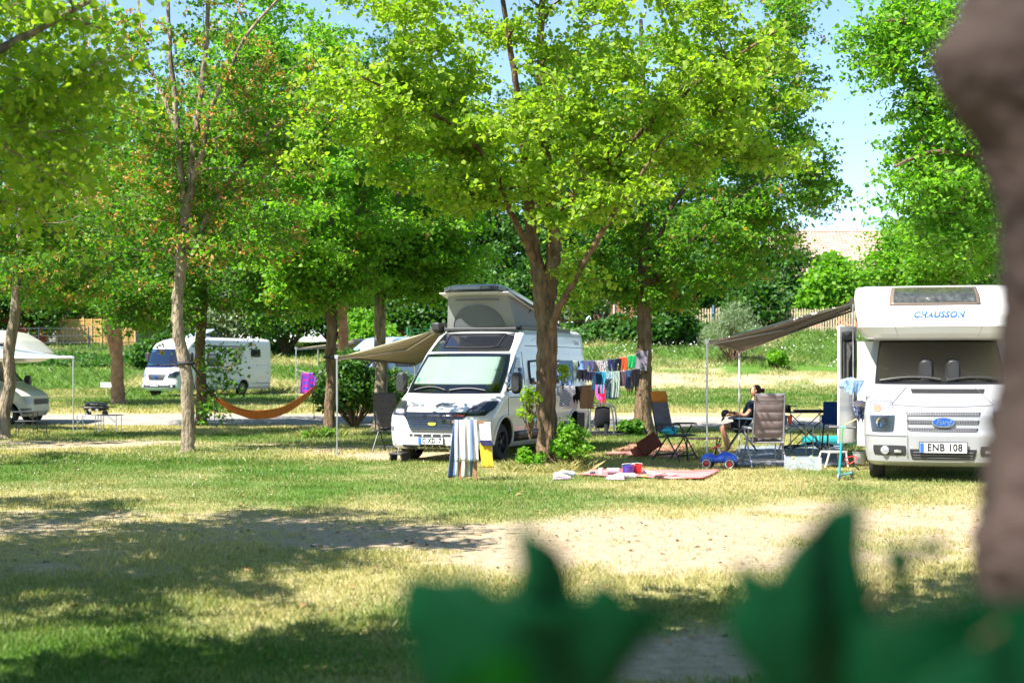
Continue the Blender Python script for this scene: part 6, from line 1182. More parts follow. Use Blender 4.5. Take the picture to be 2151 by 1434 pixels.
ground_sheet('ground_sheet', 'blue grey awning carpet under the table and padded chairs', 'carpet', [(1520, 981), (1790, 981), (1770, 938), (1555, 938)], C('carpet_blue', (.22, .26, .33)), 3)
# ---- things on the front blanket
def at(px, py, lift=.04): g = G_(px, py); return Vector((g.x, g.y, lift))
def bucket(lab, px, py, r_, h, m, hm, nm='toy_bucket'):
    root = thing(nm, lab, 'bucket', at(px, py)); mb = MB(); mb.lathe([(r_ * .78, 0), (r_ * .82, .005), (r_, h), (r_ * 1.07, h), (r_ * 1.05, h - .01), (r_ * .93, h - .012), (r_ * .76, .012), (.0001, .012)], (0, 0, 0), 'z', 28, True); mb.build('tub', m, root)
    mb = MB(); mb.tube([(r_ * math.cos(q), .0, h + .01 - abs(math.sin(q)) * r_ * .0 + r_ * .2 * math.sin(q)) for q in np.linspace(0, math.pi, 12)], .004, 5); mb.build('handle', hm, root); return root
BLUEP = mat('toy_blue', (.015, .10, .62), .22, var=.03, coat=.7); bucket('dark blue toy bucket on the front blanket', 1320, 1000, .10, .13, mat('bucket_blue', (.05, .05, .35), .3, coat=.3), PLATE); bucket('red toy bucket beside the dark blue bucket', 1338, 999, .085, .135, REDP, PLATE)
bucket('white bucket standing by the motorhome front wheel behind the scooter', 1806, 978, .12, .2, mat('bucket_white', (.6, .6, .58), .4), STEEL, 'bucket')
root = thing('white_cup', 'white plastic cup on the red end of the front blanket', 'cup', at(1262, 1001)); mb = MB(); mb.lathe([(.028, 0), (.035, .1), (.038, .1), (.036, .095), (.026, .006), (.0001, .005)], n=20); mb.build('cup_body', PLATE, root)
PLAST_ = glass_mat('clear_plastic', (.8, .85, .95), 1., .85)
root = thing('glass_bowl', 'clear low bowl lying between the white cup and the buckets', 'bowl', at(1287, 1000)); mb = MB(); mb.loft([(-.10, 0, .05, .05, .02), (-.09, 0, .05, .08, .045), (.1, 0, .05, .08, .045), (.12, 0, .05, .05, .02)], 20, 3); mb.build('bowl_body', mat('smoky_plastic', (.32, .34, .42), .15, coat=.5), root)
mb = MB(); mb.loft([(-.04, 0, .025, .03, .015), (0, 0, .025, .04, .025), (.05, 0, .025, .03, .015)], 14, 2.4); o = mb.build('small_toy', mat('toy_dark', (.06, .06, .07), .4), None); o.location = at(1244, 1001); tag(o, 'small dark toy at the left end of the front blanket', 'toy')
lumpy('crumpled_cloth', 'white crumpled cloth right of the red bucket', 'cloth', at(1361, 998), (.11, .07, .035), C('cl_w', (.6, .6, .62)), 5); lumpy('crumpled_cloth', 'pink red crumpled cloth behind the clear bowl', 'cloth', at(1302, 996), (.08, .08, .045), C('cl_r', (.6, .1, .12)), 6); lumpy('yellow_toy', 'small flat yellow toy on the front blanket', 'toy', at(1353, 1005), (.05, .04, .018), C('cl_y', (.8, .6, .12)), 7)
for px, py, a_, lb in ((1408, 1003, 14, 'white paper sheet in the middle of the front blanket'), (1378, 1002, -30, 'pale lilac paper left of the white sheet'), (1385, 1008, 60, 'dark folded card near the edge of the front blanket')):
    mb = MB(); mb.grid([[(u * .1, v * .07, .012 * math.sin(u * 3 + v)) for u in np.linspace(-1, 1, 6)] for v in np.linspace(-1, 1, 5)]); o = mb.build('paper_sheet', PLATE if 'white' in lb else (mat('paper_lilac', (.6, .56, .68), .7) if 'lilac' in lb else INK), None, 60, solid=.002); o.location = at(px, py, .055); o.rotation_euler = (0, 0, R(a_)); tag(o, lb, 'paper')
def shoe(lab, px, py, rz, tip=0, grp='white trainers on the grass'):
    root = thing('trainer', lab, 'shoe', at(px, py, .012 + abs(math.sin(tip)) * .05), rz, grp); 
    inner = Matrix.Rotation(tip, 4, 'X'); SH = C('shoe_white', (.62, .57, .58)); mb = MB(); mb.loft([(-.135, 0, .045, .028, .03), (-.12, 0, .055, .036, .05), (-.07, 0, .06, .038, .055), (-.02, 0, .05, .038, .045), (.04, 0, .04, .044, .034), (.09, 0, .033, .044, .026), (.13, 0, .028, .03, .016), (.142, 0, .026, .012, .01)], 20, 2.4); mb.xf(inner); mb.build('upper', SH, root)
    mb = MB(); mb.loft([(-.14, 0, .012, .03, .012), (-.12, 0, .012, .04, .014), (0, 0, .012, .04, .012), (.09, 0, .012, .048, .012), (.14, 0, .014, .03, .01), (.15, 0, .016, .01, .006)], 20, 3); mb.xf(inner); mb.build('sole', C('shoe_sole', (.55, .45, .55), (.35, .18, .35), 'noise', 50), root)
    mb = MB(); [mb.tube([(xx, -.02, .075 - xx * .35), (xx, .02, .075 - xx * .35)], .005, 4) for xx in (.0, .02, .04, .06)]; mb.xf(inner); mb.build('laces', PLATE, root)
shoe('white trainer lying alone left of the front blanket, sole turned up', 1190, 1004, R(20), R(60)); shoe('white trainer of the same pair, lying on its side at the left', 1181, 1008, R(15), R(0))
shoe('white trainer standing before the blanket, toe pointing left', 1293, 1009, R(165), 0); shoe('white trainer beside it, tipped so that its patterned sole shows', 1318, 1008, R(10), R(75))
# ---- toy car
root = thing('toy_car', 'blue ride on toy car with red steering wheel on the sunny grass', 'toy car', at(1512, 983, 0), R(-18)); prof = [(-.31, .17, .03, .04), (-.29, .17, .08, .055), (-.24, .175, .115, .075), (-.17, .175, .13, .085), (-.10, .165, .115, .075), (-.05, .155, .10, .062), (0, .165, .11, .075), (.05, .185, .125, .095), (.12, .185, .135, .10), (.2, .175, .135, .09), (.26, .16, .12, .07), (.30, .145, .08, .045), (.315, .14, .04, .02)]
mb = MB(); mb.loft([(x_, 0, z_, w_, h_) for x_, z_, w_, h_ in prof], 28, 2.3); bo = mb.build('body', BLUEP, root, 60)
for sx in (-.2, .19):
    for sg in (-1, 1):
        mb = MB(); G = []
        for i in range(9):
            for_ = math.pi * i / 8; 
        mb.loft([(sx - .11, sg * .115, .13, .03, .02), (sx - .085, sg * .12, .155, .04, .05), (sx - .03, sg * .125, .185, .045, .06), (sx + .03, sg * .125, .185, .045, .06), (sx + .085, sg * .12, .155, .04, .05), (sx + .11, sg * .115, .13, .03, .02)], 16, 2.2); mb.build('fender', BLUEP, root, 60)
        a = thing('wheel', '', ''); del a['label']; del a['category']; a.parent = root; a.location = (sx, sg * .145, .085)
        mb = MB(); mb.lathe([(.045, -.03), (.078, -.03), (.085, -.018), (.085, .018), (.078, .03), (.045, .03)], axis='y', n=28, cap=False); mb.build('tyre', mat('tyre_grey', (.09, .085, .085), .7), a)
        mb = MB(); mb.lathe([(.060, sg * .0315), (.068, sg * .0325), (.072, sg * .031)], axis='y', n=28, cap=False); mb.build('white_ring', PLATE, a, solid=.002)
        mb = MB(); mb.lathe([(.058, sg * .031), (.05, sg * .02), (.02, sg * .026), (.0001, sg * .034)], axis='y', n=24, cap=False); mb.build('hub', REDP, a)
mb = MB(); mb.tube([(.02, 0, .24), (-.04, 0, .36)], .014, 8); mb.build('steering_column', PLATE, root)
mb = MB(); t_ = Matrix.Translation((-.045, 0, .365)) @ Matrix.Rotation(R(-28), 4, 'Y'); mb.tube([t_ @ Vector((.075 * math.cos(q), .10 * math.sin(q), 0)) for q in np.linspace(0, 2 * math.pi, 25)[:-1]], .014, 8, closed=True); mb.box((-.045, 0, .365), (.13, .05, .02), (0, R(-28), 0)); mb.box((-.045, 0, .365), (.05, .18, .02), (0, R(-28), 0)); mb.build('steering_wheel', REDP, root)
mb = MB(); mb.loft([(.27, 0, .16, .05, .05), (.305, 0, .155, .05, .05), (.315, 0, .15, .03, .03)], 16, 2); mb.build('nose_badge', PLATE, root); mb = MB(); mb.loft([(.314, 0, .153, .02, .026), (.319, 0, .153, .015, .02)], 10, 2); mb.build('badge_mark', REDP, root)
# ---- low stool with curved brown seat
root = thing('folding_stool', 'low folding stool with brown sagging fabric seat between the chairs', 'stool', (XX(1475, 25.4), 25.4, 0), R(0)); mb = MB(); mb.grid([[(u, v, .46 - .035 * math.cos(v * 4) * (1 - (u / .34) ** 2) - .03 * abs(u)) for v in np.linspace(-.2, .2, 8)] for u in np.linspace(-.34, .3, 14)]); mb.build('seat', C('seat_brown', (.26, .17, .13)), root, 60, solid=.02)
for sg in (-1, 1):
    for sx in (-1, 1): mb = MB(); mb.tube([(sx * .3, sg * .2, .46), (sx * .3 - sx * .0, sg * .2, .45), (sx * .22 - .02, -sg * .2, .015)], .012, 6); mb.build('leg', FRD, root)
# ---- tables under the awning
root = folding_table('camping_table', 'grey topped camping table with cup and pot right of the taupe chair', 1668, 25.6, .62, .45, .66, mat('table_top_grey', (.16, .18, .22), .4), R(8)); tz = .672; tx, ty = root.location.x, root.location.y
root = folding_table('kitchen_stand', 'black topped folding table holding the hot plate, further back', 1692, 28.2, .85, .5, .82, mat('table_top_black', (.04, .04, .045), .4), R(10)); mb = MB(); [mb.tube([(-.4, s * .2, .8), (.4, s * .2, .05)], .01, 6) for s in (-1, 1)]; [mb.tube([(.4, s * .2, .8), (-.4, s * .2, .05)], .01, 6) for s in (-1, 1)]; mb.build('cross_brace', FRD, root); kx, ky = root.location.x, root.location.y
root = thing('hot_plate', 'flat dark griddle on the black topped table', 'griddle', (kx + .06, ky, .832)); mb = MB(); mb.box((0, 0, .02), (.56, .3, .035)); mb.build('plate', BLACK, root, bevel=.01); mb = MB(); mb.tube([(.28, -.06, .02), (.34, -.06, .03), (.34, .06, .03), (.28, .06, .02)], .008, 6); mb.build('handle', BLACK, root)
root = thing('cooking_pot', 'small dark steel pot at the left end of the black topped table', 'pot', (kx - .40, ky - .15, .832)); mb = MB(); mb.lathe([(.075, 0), (.08, .01), (.08, .13), (.084, .132), (.076, .13), (.074, .012), (.0001, .01)], n=24); mb.build('pot_body', mat('dark_steel', (.10, .09, .08), .25, .8), root); mb = MB(); mb.tube([(.08, 0, .11), (.2, 0, .12)], .009, 6); mb.build('handle', BLACK, root)
def cup(lab, xo, yo, m): 
    root = thing('plastic_cup', lab, 'cup', (tx + xo, ty + yo, tz)); mb = MB(); mb.lathe([(.028, 0), (.044, .165), (.047, .168), (.041, .16), (.026, .008), (.0001, .008)], n=22); mb.build('cup_body', m, root); mb = MB(); mb.lathe([(.0465, .158), (.05, .164), (.0465, .17)], n=22, cap=False); mb.build('rim', m, root)
cup('orange red plastic cup on the camping table', -.10, -.12, mat('cup_red', (.75, .10, .02), .3)); cup('blue plastic cup partly behind the orange red cup', -.165, .0, mat('cup_blue', (.03, .30, .50), .3))
mb = MB(); mb.box((.12, -.05, tz + .014), (.12, .07, .018)); o = mb.build('phone', INK, None, bevel=.004); o.location = (tx, ty, 0); tag(o, 'black phone lying on the camping table', 'phone')
# high blue child seat
root = thing('child_seat', 'blue fabric child seat on tall black legs beside the open motorhome door', 'child seat', (XX(1747, 27.6), 27.6, 0), R(80)); CB = C('c_seatblue', (.02, .07, .24))
mb = MB(); mb.box((0, 0, .62), (.3, .34, .04)); mb.build('seat', CB, root, bevel=.015); mb = MB(); mb.box((-.16, 0, .84), (.04, .34, .42), (0, R(-10), 0)); mb.build('backrest', CB, root, bevel=.02)
for s in (-1, 1): mb = MB(); mb.box((0, s * .18, .71), (.3, .025, .16)); mb.build('side_panel', CB, root, bevel=.01)
for sx in (-1, 1):
    for s in (-1, 1): mb = MB(); mb.tube([(sx * .12, s * .15, .62), (sx * .2, s * .2, .01)], .010, 6); mb.build('leg', FRD, root)
mb = MB(); mb.box((-.12, 0, .8), (.03, .22, .26), (0, R(-10), 0)); mb.build('padding', C('c_pad', (.02, .02, .04), (.4, .02, .03), 'noise', 40, bw=.6), root, bevel=.02)
# rolled turquoise mat, bikes lying behind the table
q = P(1745, 918, 30.4); root = thing('rolled_mat', 'turquoise rolled air mattress lying behind the tables', 'air mattress', (q.x, q.y, 0), R(4)); mb = MB(); mb.loft([(-.62, 0, .13, .08, .08), (-.6, 0, .13, .115, .115), (.5, 0, .13, .12, .12), (.55, 0, .13, .09, .09)], 24, 2); mb.build('roll', mat('turquoise_vinyl', (.02, .30, .30), .3, coat=.3), root)
for a_ in (-.35, .3): mb = MB(); mb.lathe([(.124, -.02), (.124, .02)], (a_, 0, .13), 'x', 24, False); mb.build('strap', STR, root, solid=.004)
def bike(lab, x, y, rz, lay, col, wr=.3, sc=1., nm='bicycle', cat='bicycle'):
    root = thing(nm, lab, cat, (x, y, HZ(x, y) + (.05 if lay else 0)), rz); M = Matrix.Rotation(R(78) if lay else 0, 4, 'X') @ Matrix.Scale(sc, 4); 
    for wx in (-.5, .5):
        a = thing('wheel', '', ''); del a['label']; del a['category']; a.parent = root
        mb = MB(); mb.tube([M @ Vector((wx + wr * math.cos(q), 0, wr + wr * math.sin(q))) for q in np.linspace(0, 2 * math.pi, 33)[:-1]], .020, 6, closed=True); mb.build('tyre', RUBBER, a); mb = MB()
        for q in range(12): an = q * math.pi / 6; mb.tube([M @ Vector((wx, .02 * (-1) ** q, wr)), M @ Vector((wx + wr * .95 * math.cos(an), 0, wr + wr * .95 * math.sin(an)))], .0025, 3)
        mb.tube([M @ Vector((wx, -.04, wr)), M @ Vector((wx, .04, wr))], .02, 8); mb.build('spokes', STEEL, a)
    j = {'bb': (-.05, 0, .26), 'rear': (-.5, 0, wr), 'seat': (-.18, 0, .68), 'head': (.32, 0, .66), 'head2': (.35, 0, .55), 'front': (.5, 0, wr)}; V = {k: M @ Vector(v) for k, v in j.items()}
    mb = MB(); [mb.tube([V[a_], V[b_]], .016, 7) for a_, b_ in (('bb', 'rear'), ('bb', 'seat'), ('bb', 'head2'), ('seat', 'head'), ('seat', 'rear'), ('head', 'head2'), ('head2', 'front'))]; mb.build('frame', col, root)
    mb = MB(); mb.tube([V['head'], M @ Vector((.28, 0, .80)), M @ Vector((.30, -.24, .82))], .012, 6); mb.tube([M @ Vector((.28, 0, .80)), M @ Vector((.30, .24, .82))], .012, 6); mb.build('handlebar', BLACK, root)
    mb = MB(); mb.box(tuple(M @ Vector((-.2, 0, .76))), (.22, .1, .05)); mb.tube([V['seat'], M @ Vector((-.2, 0, .76))], .012, 6); mb.build('saddle', BLACK, root, bevel=.015)
    mb = MB(); mb.tube([M @ Vector((-.05 + .09 * math.cos(q), .03, .26 + .09 * math.sin(q))) for q in np.linspace(0, 2 * math.pi, 17)[:-1]], .006, 4, closed=True); mb.tube([M @ Vector((-.05, .05, .26)), M @ Vector((.08, .06, .16))], .01, 5); mb.box(tuple(M @ Vector((.08, .1, .16))), (.09, .08, .02)); mb.build('crank', BLACK, root); return root
bike('bluish child bicycle lying on its side behind the camping table', XX(1690, 29.4), 29.4, R(15), True, mat('bike_blue', (.05, .3, .5), .3, .3), .22, .75)
bike('black bicycle standing behind the clothes, rear wheel beside the bike rack', XX(1243, 36), 36.2, R(-62), False, BLACK, .34, 1.)
root = thing('bike_carrier', 'grey tubular bike carrier hoops with a black bag standing under the clothes line', 'bike carrier', (XX(1268, 35.4), 35.4, HZ(XX(1268, 35.4), 35.4)), R(8)); CG = mat('carrier_grey', (.16, .18, .19), .4, .5)
for yy in (-.12, .14):
    mb = MB(); mb.tube(spline([(-.24 + yy, yy, .0), (-.25 + yy, yy, .5), (-.2 + yy, yy, .74), (0, yy, .80), (.2 + yy * .5, yy, .74), (.27 + yy * .5, yy, .5), (.30 + yy * .5, yy, 0)], 5), .022, 8); mb.build('hoop', CG, root)
mb = MB(); mb.box((0, 0, .05), (1.1, .5, .05)); mb.box((-.1, -.1, .09), (1.3, .07, .06), (0, 0, R(12))); mb.box((.1, .1, .09), (1.3, .07, .06), (0, 0, R(-9))); mb.build('base_rails', BLACK, root, bevel=.015)
mb = MB(); mb.loft([(-.22, -.02, .45, .08, .18), (-.18, -.02, .47, .11, .27), (0, -.02, .48, .12, .28), (.14, -.02, .5, .09, .22)], 18, 2.6); mb.build('bag', C('bag_black', (.015, .015, .02)), root)
mb = MB(); mb.tube([(.02, -.2, .0), (.02, -.2, .3)], .05, 8); mb.build('clamp', BLACK, root)
root = thing('folded_table', 'dark grey folded board leaning at the rear of the camper van behind the bush', 'board', (XX(1219, 29.8), 29.8, 0), R(5)); mb = MB(); mb.box((0, 0, .38), (.17, .12, .76), (R(4), 0, 0)); mb.build('panel', mat('box_grey', (.09, .09, .085), .6), root, bevel=.01); mb = MB(); mb.box((0, -.065, .6), (.1, .01, .03)); mb.build('handle', BLACK, root)
# ---- storage box
root = thing('storage_box', 'clear plastic box filled with small toys beside the taupe chair', 'box', at(1686, 987, 0), R(-3)); mb = MB()
bw_, bd_, bh_ = .56, .36, .21
for c_, d_ in (((0, -bd_ / 2, bh_ / 2), (bw_, .006, bh_)), ((0, bd_ / 2, bh_ / 2), (bw_, .006, bh_)), ((-bw_ / 2, 0, bh_ / 2), (.006, bd_ - .01, bh_)), ((bw_ / 2, 0, bh_ / 2), (.006, bd_ - .01, bh_)), ((0, 0, .012), (bw_ - .01, bd_ - .01, .006))): mb.box(c_, d_)
MILK = mat('milky_plastic', (.55, .62, .68), .25, alpha=.30, var=.03); mb.build('tub', MILK, root, 0); mb = MB(); mb.tube([(-bw_ / 2, -bd_ / 2, bh_), (bw_ / 2, -bd_ / 2, bh_), (bw_ / 2, bd_ / 2, bh_), (-bw_ / 2, bd_ / 2, bh_)], .01, 6, closed=True); mb.build('rim', MILK, root)
r_ = random.Random(3); cols = [mat('t%d' % i, c_, .4) for i, c_ in enumerate([(.25, .15, .1), (.1, .35, .15), (.5, .5, .48), (.15, .15, .2), (.5, .35, .1)])]
mb = MB()
for i in range(70): mb.cm = i % 5; s_ = r_.uniform(.018, .04); mb.lathe([(s_ * .3, -s_ * .6), (s_, 0), (s_ * .4, s_ * .6)], (r_.uniform(-.24, .24), r_.uniform(-.15, .15), r_.uniform(.03, .12) + (.10 if i % 3 == 0 and i < 50 else 0)), r_.choice('xyz'), 7)
o = mb.build('small_toys', cols, None); o.parent = None; o.location = root.location; o.location.x -= .02; tag(o, 'heap of small toys inside the clear plastic box', 'toys', kind='stuff')
# ---- scooter
q = at(1768, 1008, 0); root = thing('scooter', 'turquoise kick scooter standing before the overcab motorhome', 'scooter', q, R(60)); TQ = mat('turq_metal', (.02, .38, .42), .3, .4, coat=.4)
mb = MB(); mb.loft([(-.05, 0, .075, .02, .015), (0, 0, .08, .045, .012), (.42, 0, .08, .05, .012), (.48, 0, .08, .03, .012)], 12, 3); mb.build('deck', TQ, root)
for wx in (-.14, .52):
    mb = MB(); mb.lathe([(.025, -.014), (.05, -.014), (.058, 0), (.05, .014), (.025, .014)], (wx, 0, .058), 'y', 22, False); mb.build('wheel', mat('wheel_grey', (.25, .27, .3), .5), root)
mb = MB(); mb.tube([(-.14, 0, .058), (-.11, 0, .16), (-.02, 0, .58)], .018, 8); mb.build('steering_tube', TQ, root); mb = MB(); mb.tube([(-.02, 0, .56), (.05, 0, .80)], .014, 8); mb.build('upper_tube', mat('green_tube', (.12, .38, .12), .3, .4), root)
mb = MB(); mb.tube([(.05, -.05, .8), (.05, .05, .8)], .013, 8); mb.build('handlebar', TQ, root)
for s in (-1, 1): mb = MB(); mb.tube([(.05, s * .06, .8), (.04, s * .21, .795)], .019, 8); mb.build('grip', BLACK, root)
# step stool and red crank things near the motorhome
root = thing('entrance_step', 'pale folding entrance step left of the scooter', 'step', (XX(1752, 24.0), 24.2, 0), R(18)); mb = MB(); mb.box((.05, 0, .27), (.36, .3, .035)); mb.build('tread', mat('step_pale', (.5, .48, .45), .5), root, bevel=.01)
for s in (-1, 1): mb = MB(); mb.tube([(-.12, s * .14, .26), (-.2, s * .14, .015)], .018, 7); mb.tube([(.2, s * .14, .26), (.24, s * .14, .015)], .018, 7); mb.build('leg', _m['step_pale'], root)
root = thing('hose_reel', 'black and red cable bundle on the carpet beside the motorhome wheel', 'cable', (XX(1788, 23.2), 23.2, 0)); 
for k_, (m_, rr2) in enumerate(((STR, .12), (REDP, .09))): mb = MB(); mb.tube([(rr2 * math.cos(q) * (1 + .1 * math.sin(q * 3)), rr2 * .5 * math.sin(q), .03 + .10 * k_ + .12 * abs(math.sin(q * .5 + k_))) for q in np.linspace(0, 12, 60)], .009, 5); mb.build('cable_loop', m_, root)
# ---- clothes on the motorhome
q = P(1785, 806, 21.9); o = lumpy('denim_jacket', 'light blue denim jacket draped over the motorhome side mirror', 'jacket', q, (.17, .12, .085), C('denim', (.20, .34, .56), (.34, .48, .70), 'noise', 16, bw=.5, bump=.5), 12, amp=.22)
hang('denim_sleeve', 'denim sleeves hanging down below the jacket on the side mirror', 'jacket', P(1792, 797, 21.72), R(15), .34, .26, 'rag', _m['denim'], 13, None)
hang('garment', 'navy and white checked cloth hanging from the motorhome door corner', 'clothing', P(1806, 850, 22.2), R(5), .20, .30, 'rag', C('c_check', (.05, .06, .18), (.30, .34, .50), 'noise', 20), 14, None); lumpy('crumpled_cloth', 'pale pink cloth on top of the navy checked cloth', 'cloth', P(1808, 848, 22.1), (.11, .06, .05), C('cl_p', (.62, .5, .56)), 15)
mb = MB(); mb.tube([P(1775, 893, 22.6), P(1816, 870, 22.3)], .012, 6); tag(mb.build('wooden_stick', GREYW), 'pale wooden stick holding the clothes beside the motorhome', 'stick')
shrub('trunk_shoot', 'yellow green shoots sprouting from the left side of the big lime trunk', XX(1114, 23.35), 23.35, .24, .14, 1.05, 330, .058, LIME, 'lime', 96, cat='shoot', lumps=14, z0=P(1114, 915, 23.35).z)
shrub('trunk_shoot', 'small shoots sprouting from the right side of the big lime trunk', XX(1182, 23.5), 23.5, .13, .12, .55, 120, .055, LIME, 'lime', 97, cat='shoot', lumps=6, z0=P(1188, 815, 23.6).z)
# bottle hanging at the lime tree
q = P(1122, 880, 23.75); root = thing('water_bottle', 'clear plastic bottle hanging on the left side of the big lime trunk', 'bottle', q); mb = MB(); mb.lathe([(.02, -.16), (.042, -.155), (.045, -.02), (.043, .04), (.018, .09), (.016, .12)], n=18); mb.build('bottle_body', PLAST_, root); mb = MB(); mb.lathe([(.046, -.03), (.046, .03)], n=18, cap=False); mb.build('label_band', mat('label_blue', (.1, .4, .6), .5), root)
# ---------------------------------------------------------------- person
SKIN = mat('skin', (.50, .25, .15), .5, var=.06, vs=5); HAIR = mat('hair', (.10, .045, .025), .6, var=.3, vs=20, bump=.6, bs=60); SHIRT = C('shirt_navy', (.012, .02, .035))
def skin_mesh(name, joints, edges, m, parent, sub=2, rootk=None):
    ks = list(joints); me = bpy.data.meshes.new(name); me.from_pydata([joints[k][0] for k in ks], [(ks.index(a), ks.index(b)) for a, b in edges], []); me.materials.append(m)
    o = bpy.data.objects.new(name, me); COL.objects.link(o); o.parent = parent; sk = o.modifiers.new('skin', 'SKIN'); sk.use_smooth_shade = True
    for i, k in enumerate(ks):
        v = me.skin_vertices[0].data[i]; rr = joints[k][1]; v.radius = rr if isinstance(rr, tuple) else (rr, rr); v.use_root = (k == (rootk or ks[0]))
    s = o.modifiers.new('sub', 'SUBSURF'); s.levels = sub; s.render_levels = sub
    dg = bpy.context.evaluated_depsgraph_get(); m2 = bpy.data.meshes.new_from_object(o.evaluated_get(dg)); o.modifiers.clear(); o.data = m2
    for p in m2.polygons: p.use_smooth = True
    return o
px0 = XX(1555, 28.5); PR = thing('person', 'person in a dark navy shirt leaning back in the chair, holding a cap', 'person', (px0, 28.6, HZ(px0, 28.6)), R(180))
# local: +x = facing direction (picture left), z up
J = {'pelvis': ((-.08, 0, .56), .125), 'waist': ((-.15, 0, .70), .115), 'chest': ((-.24, 0, .88), (.125, .15)), 'upper': ((-.30, 0, .99), (.10, .15)), 'neck': ((-.33, 0, 1.08), .052), 'skull0': ((-.345, 0, 1.15), .062),
     'shR': ((-.29, .17, .98), .062), 'elR': ((-.08, .27, .74), .044), 'wrR': ((.17, .26, .80), .030), 'palR': ((.235, .255, .805), (.022, .036)), 'shL': ((-.29, -.17, .98), .062), 'elL': ((-.12, -.27, .74), .044), 'wrL': ((.10, -.25, .74), .030), 'palL': ((.17, -.24, .74), (.022, .036)),
     'hipR': ((-.04, .10, .54), .092), 'knR': ((.36, .13, .53), .062), 'clR': ((.32, .13, .34), .056), 'anR': ((.27, .13, .10), .036), 'hipL': ((-.04, -.10, .54), .092), 'knL': ((.36, -.13, .50), .062), 'clL': ((.26, -.13, .32), .056), 'anL': ((.18, -.13, .09), .036),
     'ftR': ((.32, .13, .045), .034), 'toR': ((.45, .14, .028), .026), 'ftL': ((.24, -.13, .045), .034), 'toL': ((.36, -.14, .028), .026)}
for sd, yy in (('R', .255), ('L', -.24)):
    b_ = Vector(J['pal' + sd][0]); sg = 1 if sd == 'R' else -1
    for k, (oy, ln) in enumerate(((-.030, .068), (-.010, .078), (.010, .074), (.028, .058))): J['f%s%da' % (sd, k)] = (tuple(b_ + Vector((.035, oy, .0))), .0095); J['f%s%db' % (sd, k)] = (tuple(b_ + Vector((.035 + ln * .5, oy, -.012))), .0088); J['f%s%dc' % (sd, k)] = (tuple(b_ + Vector((.035 + ln * .72, oy, -.012 - ln * .42))), .0078)
    J['t%sa' % sd] = (tuple(b_ + Vector((.0, -sg * .036, .0))), .011); J['t%sb' % sd] = (tuple(b_ + Vector((.035, -sg * .050, -.015))), .009); J['t%sc' % sd] = (tuple(b_ + Vector((.058, -sg * .044, -.028))), .008)
Ed = [('pelvis', 'waist'), ('waist', 'chest'), ('chest', 'upper'), ('upper', 'neck'), ('neck', 'skull0')]
for s in 'RL':
    Ed += [('upper', 'sh' + s), ('sh' + s, 'el' + s), ('el' + s, 'wr' + s), ('wr' + s, 'pal' + s), ('pelvis', 'hip' + s), ('hip' + s, 'kn' + s), ('kn' + s, 'cl' + s), ('cl' + s, 'an' + s), ('an' + s, 'ft' + s), ('ft' + s, 'to' + s), ('pal' + s, 't%sa' % s), ('t%sa' % s, 't%sb' % s), ('t%sb' % s, 't%sc' % s)]
    for k in range(4): Ed += [('pal' + s, 'f%s%da' % (s, k)), ('f%s%da' % (s, k), 'f%s%db' % (s, k)), ('f%s%db' % (s, k), 'f%s%dc' % (s, k))]
body = skin_mesh('body', J, Ed, SKIN, PR, 2, 'pelvis')
def head_mesh(c, tilt):
    """head with brow, nose, lips, chin and ears; +x is the face"""
    mb = MB(); G = []
    for i in range(29):
        th = math.pi * i / 28; row = []
        for j in range(41):
            ph = 2 * math.pi * j / 40; x_, y_, z_ = math.sin(th) * math.cos(ph), math.sin(th) * math.sin(ph), math.cos(th)
            X_, Y_, Z_ = x_ * .098, y_ * .076, z_ * .118
            if z_ < 0: Y_ *= 1 - .22 * (-z_); X_ += .012 * (-z_) * (x_ > 0); X_ *= 1 - .12 * (-z_) * (x_ < 0)
            g = lambda a, b2, sa, sb: math.exp(-((y_ - a) / sa) ** 2 - ((z_ - b2) / sb) ** 2) if x_ > 0 else 0
            X_ += .024 * g(0, -.18, .14, .16) + .012 * g(0, -.02, .12, .22) + .007 * g(0, -.47, .28, .07) + .008 * g(0, -.78, .3, .16) - .010 * (g(.36, .04, .18, .12) + g(-.36, .04, .18, .12)) + .006 * g(0, .22, .6, .1)
            row.append((X_, Y_, Z_))
        G.append(row)
    mb.grid(G)
    for s in (-1, 1): mb.loft([(-.012, s * .078, -.005, .006, .018), (.0, s * .084, -.003, .011, .030), (.010, s * .080, -.002, .006, .026)], 10, 2)
    M = Matrix.Translation(c) @ Matrix.Rotation(tilt, 4, 'Y'); mb.xf(M); return mb, M
hc = Vector((-.325, 0, 1.235)); mb, HM = head_mesh(hc, R(-24)); mb.build('head', SKIN, PR, 70, fixn=False)
for s in (-1, 1): mb = MB(); mb.lathe([(.0001, .0), (.011, .004), (.013, .012)], (.080, s * .030, .005), 'x', 12, False); mb.xf(HM); mb.build('eye', mat('eye_white', (.6, .58, .55), .2), PR)
mb = MB(); G = []
for i in range(21):
    th = math.pi * .62 * i / 20; row = []
    for j in range(37):
        ph = 2 * math.pi * j / 36; front = max(0, math.cos(ph)); th2 = th * (1 - .48 * front ** 1.5); row.append((math.sin(th2) * math.cos(ph) * .106 - .004, math.sin(th2) * math.sin(ph) * .085, math.cos(th2) * .128 + .002 * math.sin(ph * 20)))
    G.append(row)
mb.grid(G); mb.loft([(-.17, 0, .055, .015, .015), (-.155, 0, .06, .04, .04), (-.12, 0, .062, .05, .048), (-.09, 0, .06, .03, .03)], 16, 2); mb.xf(HM); mb.build('hair', HAIR, PR, 70, fixn=False)
